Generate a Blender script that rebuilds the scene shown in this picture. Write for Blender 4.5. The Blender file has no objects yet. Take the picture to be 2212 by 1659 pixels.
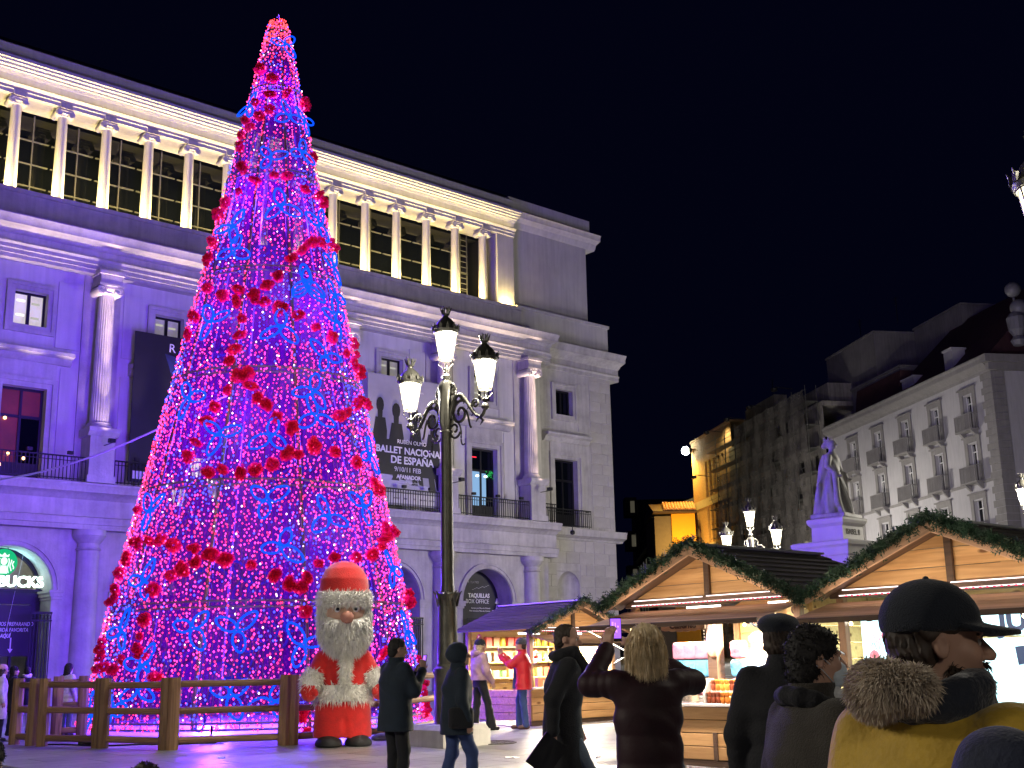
import bpy, bmesh, math, random
import numpy as np
from mathutils import Matrix, Vector
random.seed(7); RNG = np.random.default_rng(7)
SC = bpy.context.scene; COL = SC.collection; R_ = math.radians; PI = math.pi

# ------------------------------------------------------------------ camera, sky, exposure
EYE = np.array([0.0, 0.0, 1.62])
F_PX, PITCH, ROLL = 2584.0, 0.231923, -0.0194991          # focal length in pixels of a 2212 px wide frame
_cp, _sp, _cr, _sr = math.cos(PITCH), math.sin(PITCH), math.cos(ROLL), math.sin(ROLL)
_R0 = np.array([1, 0, 0.]); _U0 = np.array([0, -_sp, _cp]); CF = np.array([0, _cp, _sp])
CR = _R0 * _cr + _U0 * _sr; CU = _U0 * _cr - _R0 * _sr
cam = bpy.data.cameras.new('camera'); cam.sensor_width = 36; cam.lens = 36 * F_PX / 2212
cam.clip_start = 0.1; cam.clip_end = 800
cam_o = bpy.data.objects.new('camera', cam); COL.objects.link(cam_o)
cam_o.matrix_world = Matrix(((CR[0], CU[0], -CF[0], EYE[0]), (CR[1], CU[1], -CF[1], EYE[1]), (CR[2], CU[2], -CF[2], EYE[2]), (0, 0, 0, 1)))
SC.camera = cam_o
W = bpy.data.worlds.new('World'); SC.world = W; W.use_nodes = True
_n = W.node_tree.nodes; _l = W.node_tree.links; _bg = _n['Background']
_sky = _n.new('ShaderNodeTexSky'); _sky.sky_type = 'NISHITA'; _sky.sun_disc = False
_sky.sun_elevation = R_(-5.0); _sky.sun_rotation = R_(200); _sky.air_density = 1.0; _sky.dust_density = 0.3; _sky.ozone_density = 4.0
_bg.inputs[1].default_value = 0.15
_nv = _n.new('ShaderNodeMix'); _nv.data_type = 'RGBA'; _nv.blend_type = 'ADD'; _nv.inputs[0].default_value = 1          # town glow in the night air
_nv.inputs[7].default_value = (.0045, .006, .034, 1); _l.new(_sky.outputs[0], _nv.inputs[6]); _l.new(_nv.outputs[2], _bg.inputs[0])
SC.view_settings.view_transform = 'Standard'; SC.view_settings.look = 'None'; SC.view_settings.gamma = 1
SC.view_settings.use_curve_mapping = False; SC.view_settings.exposure = 0.0
cy = SC.cycles
cy.use_denoising = True; cy.sample_clamp_indirect = 4.0; cy.max_bounces = 6; cy.diffuse_bounces = 3; cy.glossy_bounces = 3
cy.transmission_bounces = 4; cy.transparent_max_bounces = 16; cy.caustics_reflective = False; cy.caustics_refractive = False
try: cy.use_light_tree = True
except Exception: pass

SLOPE = 0.0165                                             # the square rises gently away from the camera
def ray(x, y):
    return CR * (x - 1106) + CU * (829.5 - y) + CF * F_PX
def at(x, y, Y):                                           # point seen at a pixel, Y metres ahead
    v = ray(x, y); return EYE + v * (Y / v[1])
def ground_at(x, y):
    v = ray(x, y); return EYE + v * (-EYE[2] / (v[2] - SLOPE * v[1]))
def gz(Y): return SLOPE * Y
YF = 0.84866
D_ = np.array([math.sin(YF), math.cos(YF), 0]); N_ = np.array([math.cos(YF), -math.sin(YF), 0])   # along the theatre front, out of it
GRID = math.atan2(D_[1], D_[0])
P0 = np.array([4.4265, 54.0, 0.0])
def fac(s, w, z): return P0 + D_ * s + N_ * w + np.array([0, 0, z])

# ------------------------------------------------------------------ lights that stand in the place
def lamp(kind, loc, energy, col, size=.1, rot=None, target=None, size_y=None, spot=None, blend=.5, parent=None, name='lamp_light'):
    L = bpy.data.lights.new(name, kind); L.energy = energy; L.color = col
    if kind == 'AREA':
        L.shape = 'RECTANGLE'; L.size = size; L.size_y = size_y or size
    else: L.shadow_soft_size = size
    if kind == 'SPOT': L.spot_size = spot; L.spot_blend = blend
    o = bpy.data.objects.new(name, L); COL.objects.link(o); o.location = loc
    if target is not None: o.rotation_euler = (Vector(target) - Vector(loc)).to_track_quat('-Z', 'Y').to_euler()
    if rot is not None: o.rotation_euler = rot
    if parent: o.parent = parent
    return o
TREE_C = np.array([-5.79, 27.6]); TREE_H = 17.8
def tree_r(z): return float(np.interp(z, [0.4, 3.07, 5.65, 10.65, 14.52, 17.79], [3.72, 3.28, 2.72, 1.64, .845, .19]))
# the strings of the tree burn all round it: their light, gathered at points along its surface
for i, (z, e) in enumerate([(1.4, 1.1), (4.0, 1.2), (6.8, 1.1), (9.6, .9), (12.6, .6), (15.6, .35)]):
    for k in range(3):
        a = 2 * PI * (k + .5 * (i % 2)) / 3 + .3
        r = tree_r(z) * .55
        lamp('POINT', (TREE_C[0] + r * math.cos(a), TREE_C[1] + r * math.sin(a), z), 3300 * e, ((.055, .028, 1.0), (.17, .028, .95), (.08, .03, 1.0))[k], .25, name='tree_light')

# ------------------------------------------------------------------ helpers
def empty(name, loc=(0, 0, 0), rz=0, label=None, cat=None, group=None, kind=None, parent=None):
    o = bpy.data.objects.new(name, None); COL.objects.link(o); o.location = loc; o.rotation_euler = (0, 0, rz)
    o.empty_display_size = .1
    if parent: o.parent = parent
    return tag(o, label, cat, group, kind)
def tag(o, label=None, cat=None, group=None, kind=None):
    if label: o['label'] = label
    if cat: o['category'] = cat
    if group: o['group'] = group
    if kind: o['kind'] = kind
    return o
def link_mesh(name, me, m, parent=None):
    o = bpy.data.objects.new(name, me); COL.objects.link(o)
    if m is not None and not me.materials: me.materials.append(m)
    if parent: o.parent = parent
    return o
def place(name, me, parent, loc=(0, 0, 0), rot=(0, 0, 0), sc=None):
    o = bpy.data.objects.new(name, me); COL.objects.link(o); o.parent = parent; o.location = loc; o.rotation_euler = rot
    if sc is not None: o.scale = sc if hasattr(sc, '__len__') else (sc, sc, sc)
    return o
def copy_tree(o, parent=None):
    c = o.copy(); COL.objects.link(c); c.parent = parent
    for ch in list(o.children): copy_tree(ch, c)
    return c
class MB:
    def __init__(s): s.v = []; s.f = []
    def add(s, vs, fs):
        b = len(s.v); s.v.extend([tuple(map(float, p)) for p in vs]); s.f.extend([tuple(i + b for i in q) for q in fs]); return s
    def box(s, a, b, M=None):
        (x0, y0, z0), (x1, y1, z1) = a, b
        vs = [(x0, y0, z0), (x1, y0, z0), (x1, y1, z0), (x0, y1, z0), (x0, y0, z1), (x1, y0, z1), (x1, y1, z1), (x0, y1, z1)]
        if M is not None: vs = [tuple(M @ Vector(p)) for p in vs]
        return s.add(vs, [(0, 3, 2, 1), (4, 5, 6, 7), (0, 1, 5, 4), (1, 2, 6, 5), (2, 3, 7, 6), (3, 0, 4, 7)])
    def cbox(s, c, d, rz=0, M=None):
        m = Matrix.Translation(c) @ Matrix.Rotation(rz, 4, 'Z')
        if M is not None: m = M @ m
        return s.box((-d[0] / 2, -d[1] / 2, -d[2] / 2), (d[0] / 2, d[1] / 2, d[2] / 2), m)
    def prism(s, poly, ax, t0, t1):                       # poly in the two other axes, extruded along axis ax
        n = len(poly); vs = []
        for t in (t0, t1):
            for a, b in poly: vs.append((t, a, b) if ax == 0 else (a, t, b) if ax == 1 else (a, b, t))
        fs = [tuple(range(n))[::-1], tuple(range(n, 2 * n))] + [(i, (i + 1) % n, n + (i + 1) % n, n + i) for i in range(n)]
        return s.add(vs, fs)
    def lathe(s, prof, c=(0, 0, 0), n=16, flute=None, a0=0, a1=None, cap=True):
        full = a1 is None; a1 = 2 * PI if full else a1
        m = n if full else n + 1; vs = []
        for r, z in prof:
            for i in range(m):
                a = a0 + (a1 - a0) * i / n; q = r * (flute(a, z) if flute else 1)
                vs.append((c[0] + q * math.cos(a), c[1] + q * math.sin(a), c[2] + z))
        fs = []
        for j in range(len(prof) - 1):
            for i in range(n):
                k = (i + 1) % m
                fs.append((j * m + i, j * m + k, (j + 1) * m + k, (j + 1) * m + i))
        if cap and full:
            fs.append(tuple(range(m))[::-1]); fs.append(tuple((len(prof) - 1) * m + i for i in range(m)))
        return s.add(vs, fs)
    def tube(s, pts, r, n=6, cap=True, closed=False):
        P = [Vector(p) for p in pts]; N = len(P); rs = r if hasattr(r, '__len__') else [r] * N; vs = []; up = None
        for i in range(N):
            t = (P[(i + 1) % N] - P[i - 1]) if closed else (P[min(i + 1, N - 1)] - P[max(i - 1, 0)])
            if t.length < 1e-9: t = Vector((0, 0, 1))
            t.normalize()
            if up is None:
                up = Vector((0, 0, 1)) if abs(t.z) < .9 else Vector((1, 0, 0))
            a = t.cross(up)
            if a.length < 1e-6: a = t.cross(Vector((1, .3, 0)))
            a.normalize(); b = t.cross(a); up = -b if False else up
            for k in range(n):
                q = 2 * PI * k / n; vs.append(P[i] + (a * math.cos(q) + b * math.sin(q)) * rs[i])
        fs = []
        for i in range(N if closed else N - 1):
            j = (i + 1) % N
            for k in range(n): fs.append((i * n + k, i * n + (k + 1) % n, j * n + (k + 1) % n, j * n + k))
        if cap and not closed: fs += [tuple(range(n)), tuple((N - 1) * n + k for k in range(n))[::-1]]
        return s.add(vs, fs)
    def quad(s, a, b, c, d): return s.add([a, b, c, d], [(0, 1, 2, 3)])
    def mesh(s, name, m=None, smooth=False, fix=True):
        me = bpy.data.meshes.new(name); me.from_pydata(s.v, [], s.f); me.validate(clean_customdata=False)
        if fix:
            bm = bmesh.new(); bm.from_mesh(me); bmesh.ops.recalc_face_normals(bm, faces=bm.faces); bm.to_mesh(me); bm.free()
        if smooth: me.shade_smooth() if smooth is True else me.shade_auto(smooth) if hasattr(me, 'shade_auto') else auto_smooth(me, smooth)
        if m is not None: me.materials.append(m)
        return me
    def build(s, name, m, parent=None, smooth=False, fix=True):
        return link_mesh(name, s.mesh(name, m, smooth, fix), m, parent)
def auto_smooth(me, ang):
    bm = bmesh.new(); bm.from_mesh(me)
    for f in bm.faces: f.smooth = True
    for e in bm.edges:
        if len(e.link_faces) == 2 and e.calc_face_angle(0) > ang: e.smooth = False
    bm.to_mesh(me); bm.free()
AS = R_(35)

def mat(name, col, rough=.6, metal=0., var=.12, scale=3., bump=.0, bscale=30., emit=None, es=0., spec=.5, streak=0., mottle=None, sheen=0., alpha=None, coat=0.):
    m = bpy.data.materials.new(name); m.use_nodes = True; nt = m.node_tree; N = nt.nodes; L = nt.links
    b = N['Principled BSDF']; b.inputs['Roughness'].default_value = rough; b.inputs['Metallic'].default_value = metal
    b.inputs['Specular IOR Level'].default_value = spec
    tc = N.new('ShaderNodeTexCoord')
    if var > 0:
        nz = N.new('ShaderNodeTexNoise'); nz.inputs['Scale'].default_value = scale; nz.inputs['Detail'].default_value = 6; nz.inputs['Roughness'].default_value = .65
        L.new(tc.outputs['Object'], nz.inputs['Vector'])
        rmp = N.new('ShaderNodeValToRGB'); rmp.color_ramp.elements[0].position = .3; rmp.color_ramp.elements[1].position = .7
        c2 = mottle
        lo = [max(0, c * (1 - var)) for c in col]; hi = [min(1, c * (1 + var)) for c in col]
        if c2: lo = list(c2)
        rmp.color_ramp.elements[0].color = (*lo, 1); rmp.color_ramp.elements[1].color = (*hi, 1)
        L.new(nz.outputs[0], rmp.inputs[0]); out = rmp.outputs[0]
        if streak > 0:
            mp = N.new('ShaderNodeMapping'); mp.inputs['Scale'].default_value = (3, 3, .25); L.new(tc.outputs['Object'], mp.inputs[0])
            n2 = N.new('ShaderNodeTexNoise'); n2.inputs['Scale'].default_value = 2.2; n2.inputs['Detail'].default_value = 5; L.new(mp.outputs[0], n2.inputs['Vector'])
            mx = N.new('ShaderNodeMix'); mx.data_type = 'RGBA'; mx.blend_type = 'MULTIPLY'
            r2 = N.new('ShaderNodeValToRGB'); r2.color_ramp.elements[0].position = .35; r2.color_ramp.elements[1].position = .6
            v = 1 - streak; r2.color_ramp.elements[0].color = (v, v, v, 1); L.new(n2.outputs[0], r2.inputs[0])
            mx.inputs[0].default_value = 1; L.new(out, mx.inputs[6]); L.new(r2.outputs[0], mx.inputs[7]); out = mx.outputs[2]
        L.new(out, b.inputs['Base Color'])
    else: b.inputs['Base Color'].default_value = (*col, 1)
    if bump > 0:
        n3 = N.new('ShaderNodeTexNoise'); n3.inputs['Scale'].default_value = bscale; n3.inputs['Detail'].default_value = 4
        L.new(tc.outputs['Object'], n3.inputs['Vector'])
        bp = N.new('ShaderNodeBump'); bp.inputs['Strength'].default_value = bump; bp.inputs['Distance'].default_value = .02
        L.new(n3.outputs[0], bp.inputs['Height']); L.new(bp.outputs[0], b.inputs['Normal'])
    if emit is not None:
        b.inputs['Emission Color'].default_value = (*emit, 1); b.inputs['Emission Strength'].default_value = es
    if sheen: b.inputs['Sheen Weight'].default_value = sheen
    if coat: b.inputs['Coat Weight'].default_value = coat
    if alpha is not None: b.inputs['Alpha'].default_value = alpha
    return m
def glow(name, col, s, sampled=False, alpha=None):
    m = bpy.data.materials.new(name); m.use_nodes = True; nt = m.node_tree; nt.nodes.clear()
    o = nt.nodes.new('ShaderNodeOutputMaterial'); e = nt.nodes.new('ShaderNodeEmission'); e.inputs[0].default_value = (*col, 1); e.inputs[1].default_value = s
    if alpha is None: nt.links.new(e.outputs[0], o.inputs[0])
    else:
        t = nt.nodes.new('ShaderNodeBsdfTransparent'); x = nt.nodes.new('ShaderNodeMixShader'); x.inputs[0].default_value = alpha
        nt.links.new(t.outputs[0], x.inputs[1]); nt.links.new(e.outputs[0], x.inputs[2]); nt.links.new(x.outputs[0], o.inputs[0])
    m.cycles.emission_sampling = 'FRONT_BACK' if sampled else 'NONE'
    return m
def net(name, col, a, trans=.5, transcol=(1, 1, 1)):        # woven mesh: part open, part cloth that scatters light both ways
    m = bpy.data.materials.new(name); m.use_nodes = True; nt = m.node_tree; nt.nodes.clear(); N = nt.nodes; L = nt.links
    o = N.new('ShaderNodeOutputMaterial'); t = N.new('ShaderNodeBsdfTransparent'); t.inputs[0].default_value = (*transcol, 1)
    d = N.new('ShaderNodeBsdfDiffuse'); d.inputs[0].default_value = (*col, 1); r = N.new('ShaderNodeBsdfTranslucent'); r.inputs[0].default_value = (*col, 1)
    x = N.new('ShaderNodeMixShader'); x.inputs[0].default_value = trans; y = N.new('ShaderNodeMixShader')
    nz = N.new('ShaderNodeTexNoise'); nz.inputs['Scale'].default_value = 1.3; nz.inputs['Detail'].default_value = 5; tc = N.new('ShaderNodeTexCoord'); L.new(tc.outputs['Object'], nz.inputs['Vector'])
    mr = N.new('ShaderNodeMapRange'); mr.inputs[1].default_value = .3; mr.inputs[2].default_value = .7; mr.inputs[3].default_value = a * .7; mr.inputs[4].default_value = min(1, a * 1.25); L.new(nz.outputs[0], mr.inputs[0])
    L.new(d.outputs[0], x.inputs[1]); L.new(r.outputs[0], x.inputs[2]); L.new(t.outputs[0], y.inputs[1]); L.new(x.outputs[0], y.inputs[2]); L.new(mr.outputs[0], y.inputs[0]); L.new(y.outputs[0], o.inputs[0])
    return m
def wood(name, col, dark, along='X', sc=1.0, rough=.6, knots=True):
    m = mat(name, col, rough, var=0); nt = m.node_tree; N = nt.nodes; L = nt.links; b = N['Principled BSDF']
    tc = N.new('ShaderNodeTexCoord'); oi = N.new('ShaderNodeObjectInfo'); mp = N.new('ShaderNodeMapping')
    s = {'X': (.5, 7, 7), 'Y': (7, .5, 7), 'Z': (7, 7, .5)}[along]; mp.inputs['Scale'].default_value = tuple(q * sc for q in s)
    va = N.new('ShaderNodeVectorMath'); va.operation = 'ADD'; L.new(tc.outputs['Object'], va.inputs[0])
    cb = N.new('ShaderNodeCombineXYZ'); ml = N.new('ShaderNodeMath'); ml.operation = 'MULTIPLY'; ml.inputs[1].default_value = 37; L.new(oi.outputs['Random'], ml.inputs[0])
    for i in range(3): L.new(ml.outputs[0], cb.inputs[i])
    L.new(cb.outputs[0], va.inputs[1]); L.new(va.outputs[0], mp.inputs[0])
    nz = N.new('ShaderNodeTexNoise'); nz.inputs['Scale'].default_value = 2.5; nz.inputs['Detail'].default_value = 7; nz.inputs['Distortion'].default_value = .8; L.new(mp.outputs[0], nz.inputs['Vector'])
    r = N.new('ShaderNodeValToRGB'); r.color_ramp.elements[0].position = .3; r.color_ramp.elements[1].position = .62
    r.color_ramp.elements[0].color = (*dark, 1); r.color_ramp.elements[1].color = (*col, 1); L.new(nz.outputs[0], r.inputs[0]); out = r.outputs[0]
    if knots:
        mp2 = N.new('ShaderNodeMapping'); mp2.inputs['Scale'].default_value = {'X': (1.2, 3, 3), 'Y': (3, 1.2, 3), 'Z': (3, 3, 1.2)}[along]; L.new(va.outputs[0], mp2.inputs[0])
        vo = N.new('ShaderNodeTexVoronoi'); vo.inputs['Scale'].default_value = 1.3 * sc; L.new(mp2.outputs[0], vo.inputs['Vector'])
        rk = N.new('ShaderNodeValToRGB'); rk.color_ramp.elements[0].position = .06; rk.color_ramp.elements[1].position = .13; rk.color_ramp.elements[0].color = (.28, .2, .13, 1); rk.color_ramp.elements[1].color = (1, 1, 1, 1); L.new(vo.outputs[0], rk.inputs[0])
        mx = N.new('ShaderNodeMix'); mx.data_type = 'RGBA'; mx.blend_type = 'MULTIPLY'; mx.inputs[0].default_value = 1; L.new(out, mx.inputs[6]); L.new(rk.outputs[0], mx.inputs[7]); out = mx.outputs[2]
    mv = N.new('ShaderNodeHueSaturation'); vv = N.new('ShaderNodeMapRange'); vv.inputs[3].default_value = .75; vv.inputs[4].default_value = 1.2; L.new(oi.outputs['Random'], vv.inputs[0]); L.new(vv.outputs[0], mv.inputs['Value'])
    L.new(out, mv.inputs['Color']); L.new(mv.outputs[0], b.inputs['Base Color'])
    bp = N.new('ShaderNodeBump'); bp.inputs['Strength'].default_value = .25; bp.inputs['Distance'].default_value = .01; L.new(nz.outputs[0], bp.inputs['Height']); L.new(bp.outputs[0], b.inputs['Normal'])
    return m
def text(name, s, size, m, parent, loc, rot=(PI / 2, 0, 0), ext=.006, align='CENTER', bold=0., shear=0., sx=1., lh=1.):
    c = bpy.data.curves.new(name, 'FONT'); c.body = s; c.size = size; c.extrude = ext; c.align_x = align; c.align_y = 'CENTER'; c.offset = bold; c.shear = shear; c.space_line = lh; c.resolution_u = 3
    o = bpy.data.objects.new(name, c); COL.objects.link(o)
    dg = bpy.context.evaluated_depsgraph_get(); me = bpy.data.meshes.new_from_object(o.evaluated_get(dg)); bpy.data.objects.remove(o)
    me.name = name; me.materials.clear(); me.materials.append(m)
    o = bpy.data.objects.new(name, me); COL.objects.link(o); o.parent = parent; o.location = loc; o.rotation_euler = rot; o.scale = (sx, 1, 1)
    return o

# ------------------------------------------------------------------ solid sculpting: distance fields turned into one smooth surface
class Field:
    def __init__(s, lo, hi, h):
        s.lo = np.array(lo, float); s.h = h; s.n = (np.ceil((np.array(hi) - s.lo) / h).astype(int) + 1)
        s.a = np.full(s.n, .3, np.float32)
    def _sub(s, lo, hi, pad):
        i0 = np.clip(np.floor((np.array(lo) - pad - s.lo) / s.h).astype(int), 0, s.n - 1)
        i1 = np.clip(np.ceil((np.array(hi) + pad - s.lo) / s.h).astype(int) + 1, 1, s.n)
        sl = tuple(slice(a, b) for a, b in zip(i0, i1))
        g = [(s.lo[k] + s.h * np.arange(i0[k], i1[k])).astype(np.float32) for k in range(3)]
        return sl, g[0][:, None, None], g[1][None, :, None], g[2][None, None, :]
    def op(s, fn, lo, hi, k=.02, sub=False):
        sl, X, Y, Z = s._sub(lo, hi, k + 2.5 * s.h)
        if any(q.stop <= q.start for q in sl): return s
        d = fn(X, Y, Z).astype(np.float32); a = s.a[sl]
        if sub:
            d = -d; h = np.clip(.5 - .5 * (d - a) / -k if False else .5 + .5 * (d - a) / k, 0, 1); s.a[sl] = a * (1 - h) + d * h + k * h * (1 - h)
        else:
            h = np.clip(.5 + .5 * (d - a) / k, 0, 1); s.a[sl] = d * (1 - h) + a * h - k * h * (1 - h)
        return s
    def cap(s, p, q, ra, rb=None, k=.02, sub=False, disp=None):
        p = np.array(p, float); q = np.array(q, float); rb = ra if rb is None else rb; m = max(ra, rb); ab = q - p; L2 = max(1e-9, float(ab @ ab))
        def fn(X, Y, Z):
            t = np.clip(((X - p[0]) * ab[0] + (Y - p[1]) * ab[1] + (Z - p[2]) * ab[2]) / L2, 0, 1)
            d = np.sqrt((X - p[0] - t * ab[0]) ** 2 + (Y - p[1] - t * ab[1]) ** 2 + (Z - p[2] - t * ab[2]) ** 2) - (ra + (rb - ra) * t)
            return d + disp(X, Y, Z, t) if disp else d
        return s.op(fn, np.minimum(p, q) - m, np.maximum(p, q) + m, k, sub)
    def ell(s, c, r, k=.02, sub=False, R=None, disp=None):
        c = np.array(c, float); r = np.array(r, float); R = np.eye(3) if R is None else np.array(R); m = float(r.max())
        def fn(X, Y, Z):
            x, y, z = X - c[0], Y - c[1], Z - c[2]
            u = R[0][0] * x + R[1][0] * y + R[2][0] * z; v = R[0][1] * x + R[1][1] * y + R[2][1] * z; w = R[0][2] * x + R[1][2] * y + R[2][2] * z
            k0 = np.sqrt((u / r[0]) ** 2 + (v / r[1]) ** 2 + (w / r[2]) ** 2) + 1e-6; k1 = np.sqrt((u / r[0] ** 2) ** 2 + (v / r[1] ** 2) ** 2 + (w / r[2] ** 2) ** 2) + 1e-6
            d = k0 * (k0 - 1) / k1
            return d + disp(X, Y, Z) if disp else d
        return s.op(fn, c - m, c + m, k, sub)
    def loft(s, prof, k=.02, sub=False, disp=None):       # prof rows: z, rx, ry, cx, cy (rising z)
        P = np.array(prof, float); m = max(P[:, 1].max(), P[:, 2].max()) + .05
        lo = (P[:, 3].min() - m, P[:, 4].min() - m, P[0, 0]); hi = (P[:, 3].max() + m, P[:, 4].max() + m, P[-1, 0])
        def fn(X, Y, Z):
            z = Z.ravel(); i = [np.interp(z, P[:, 0], P[:, j])[None, None, :] for j in range(1, 5)]
            u = X - i[2]; v = Y - i[3]; q = np.sqrt((u / i[0]) ** 2 + (v / i[1]) ** 2)
            mr = np.minimum(i[0], i[1])
            d = (q - 1) * np.where(q > 1e-3, np.sqrt(u * u + v * v) / np.maximum(q, 1e-3), mr)
            d = np.maximum(d, -mr)
            if disp: d = d + disp(X, Y, Z)
            dz = np.maximum(P[0, 0] - Z, Z - P[-1, 0])
            return np.maximum(d, dz)
        return s.op(fn, lo, hi, k, sub)
    def box(s, c, hs, r=.01, k=.01, sub=False, R=None):
        c = np.array(c, float); hs = np.array(hs, float); R = np.eye(3) if R is None else np.array(R); m = float(np.linalg.norm(hs))
        def fn(X, Y, Z):
            x, y, z = X - c[0], Y - c[1], Z - c[2]
            u = abs(R[0][0] * x + R[1][0] * y + R[2][0] * z) - hs[0] + r; v = abs(R[0][1] * x + R[1][1] * y + R[2][1] * z) - hs[1] + r; w = abs(R[0][2] * x + R[1][2] * y + R[2][2] * z) - hs[2] + r
            return np.sqrt(np.maximum(u, 0) ** 2 + np.maximum(v, 0) ** 2 + np.maximum(w, 0) ** 2) + np.minimum(np.maximum(u, np.maximum(v, w)), 0) - r
        return s.op(fn, c - m, c + m, k, sub)
    def mesh(s, name, scale=1.0):
        A = np.pad(s.a, 1, constant_values=.3); I = A < 0; n = A.shape
        c = np.zeros((n[0] - 1, n[1] - 1, n[2] - 1), np.int8)
        for dx in (0, 1):
            for dy in (0, 1):
                for dz in (0, 1): c += I[dx:n[0] - 1 + dx, dy:n[1] - 1 + dy, dz:n[2] - 1 + dz]
        idx = np.argwhere((c > 0) & (c < 8)); vid = -np.ones(c.shape, np.int32); vid[tuple(idx.T)] = np.arange(len(idx))
        acc = np.zeros((len(idx), 3)); cnt = np.zeros(len(idx))
        co = [(x, y, z) for x in (0, 1) for y in (0, 1) for z in (0, 1)]
        val = {q: A[idx[:, 0] + q[0], idx[:, 1] + q[1], idx[:, 2] + q[2]] for q in co}
        for q in co:
            for ax in range(3):
                if q[ax] == 0:
                    e = list(q); e[ax] = 1; e = tuple(e); a, b = val[q], val[e]; m = (a < 0) != (b < 0)
                    t = np.where(m, a / np.where(m, a - b, 1), 0); p = np.array(q, float)[None] + np.zeros((len(idx), 3)); p[:, ax] += t
                    acc[m] += p[m]; cnt[m] += 1
        V = (idx + acc / np.maximum(cnt, 1)[:, None] - 1) * s.h + s.lo
        F = []
        for ax in range(3):
            o1, o2 = [(1, 2), (2, 0), (0, 1)][ax]
            sl0 = [slice(1, -1)] * 3; sl1 = [slice(1, -1)] * 3; sl0[ax] = slice(0, n[ax] - 1); sl1[ax] = slice(1, n[ax])
            a = I[tuple(sl0)]; b = I[tuple(sl1)]
            for flip, msk in ((False, a & ~b), (True, ~a & b)):
                e = np.argwhere(msk); 
                if not len(e): continue
                g = e.copy(); g[:, o1] += 1; g[:, o2] += 1
                def cell(d1, d2):
                    h = g.copy(); h[:, o1] += d1; h[:, o2] += d2; return vid[h[:, 0], h[:, 1], h[:, 2]]
                q = np.stack([cell(-1, -1), cell(0, -1), cell(0, 0), cell(-1, 0)], 1)
                F.append(q[:, ::-1] if flip else q)
        F = np.concatenate(F); F = F[(F >= 0).all(1)]
        me = bpy.data.meshes.new(name); me.vertices.add(len(V)); me.vertices.foreach_set('co', (V * scale).astype(np.float32).ravel())
        me.loops.add(F.size); me.loops.foreach_set('vertex_index', F.astype(np.int32).ravel()); me.polygons.add(len(F))
        me.polygons.foreach_set('loop_start', np.arange(0, F.size, 4, dtype=np.int32)); me.update(calc_edges=True); me.validate(); me.shade_smooth()
        return me
    def build(s, name, m, parent=None, scale=1.0): return link_mesh(name, s.mesh(name, scale), m, parent)

def fur(name, src, count, length, width, m, parent, droop=.4, seed=1, sel=None, swirl=.3, scale=1.0):
    # tapered tufts growing out of a surface
    me = src.data; rng = np.random.default_rng(seed); nv = len(me.vertices)
    co = np.empty(nv * 3); me.vertices.foreach_get('co', co); co = co.reshape(-1, 3); no = np.empty(nv * 3); me.vertex_normals.foreach_get('vector', no); no = no.reshape(-1, 3)
    ok = np.arange(nv) if sel is None else np.nonzero(sel(co))[0]
    i = rng.choice(ok, count); p = co[i] + rng.normal(0, width, (count, 3)); n = no[i] + rng.normal(0, swirl, (count, 3)); n[:, 2] -= droop
    n /= np.linalg.norm(n, axis=1)[:, None]; L = length * rng.uniform(.6, 1.3, (count, 1))
    side = np.cross(n, rng.normal(0, 1, (count, 3))); side /= np.linalg.norm(side, axis=1)[:, None] + 1e-9
    base = p - no[i] * width; mid = base + n * L * .55; n2 = n.copy(); n2[:, 2] -= droop; tip = mid + n2 * L * .5
    V = np.stack([base - side * width, base + side * width, mid + side * width * .6, mid - side * width * .6, tip], 1).reshape(-1, 3)
    b = np.arange(count)[:, None] * 5
    fs = np.concatenate([b + [[0, 1, 2]], b + [[0, 2, 3]], b + [[3, 2, 4]]]).tolist()
    m2 = bpy.data.meshes.new(name); m2.from_pydata(V.tolist(), [], fs); m2.shade_smooth()
    o = link_mesh(name, m2, m, parent); o['kind'] = 'stuff'; return o
# ------------------------------------------------------------------ materials
STONE = mat('granite', (.44, .425, .42), .75, var=.22, scale=1.1, bump=.3, bscale=14, streak=.15)
STUCCO = mat('stucco', (.56, .545, .54), .8, var=.10, scale=.7, bump=.15, bscale=30, streak=.12)
STONE_D = mat('dark_granite', (.27, .26, .26), .7, var=.2, scale=2, bump=.25, bscale=20, streak=.2)
IRON = mat('wrought_iron', (.02, .021, .024), .45, metal=.6, var=.2, scale=8)
BLACKM = mat('black_steel', (.015, .015, .018), .4, metal=.3, var=.1)
GLASS_D = mat('dark_glass', (.003, .004, .007), .05, var=0, spec=.35)
SLATE = mat('slate', (.05, .05, .06), .6, var=.3, scale=4, bump=.3)
WHITE_P = mat('white_print', (.75, .75, .76), .6, var=.03)
GREY_P = mat('grey_print', (.34, .34, .38), .6, var=.15, scale=.6)
INK = mat('black_print', (.012, .012, .018), .5, var=.2, scale=2)
NAVY_P = mat('navy_print', (.018, .018, .03), .45, var=.3, scale=1)
ROOM = mat('plaster_room', (.62, .6, .52), .8, var=.06)
WHITE_GL = glow('tube_white', (1, .95, .85), 6)
LED_WARM = glow('led_warm', (1, .86, .45), 9)

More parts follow.
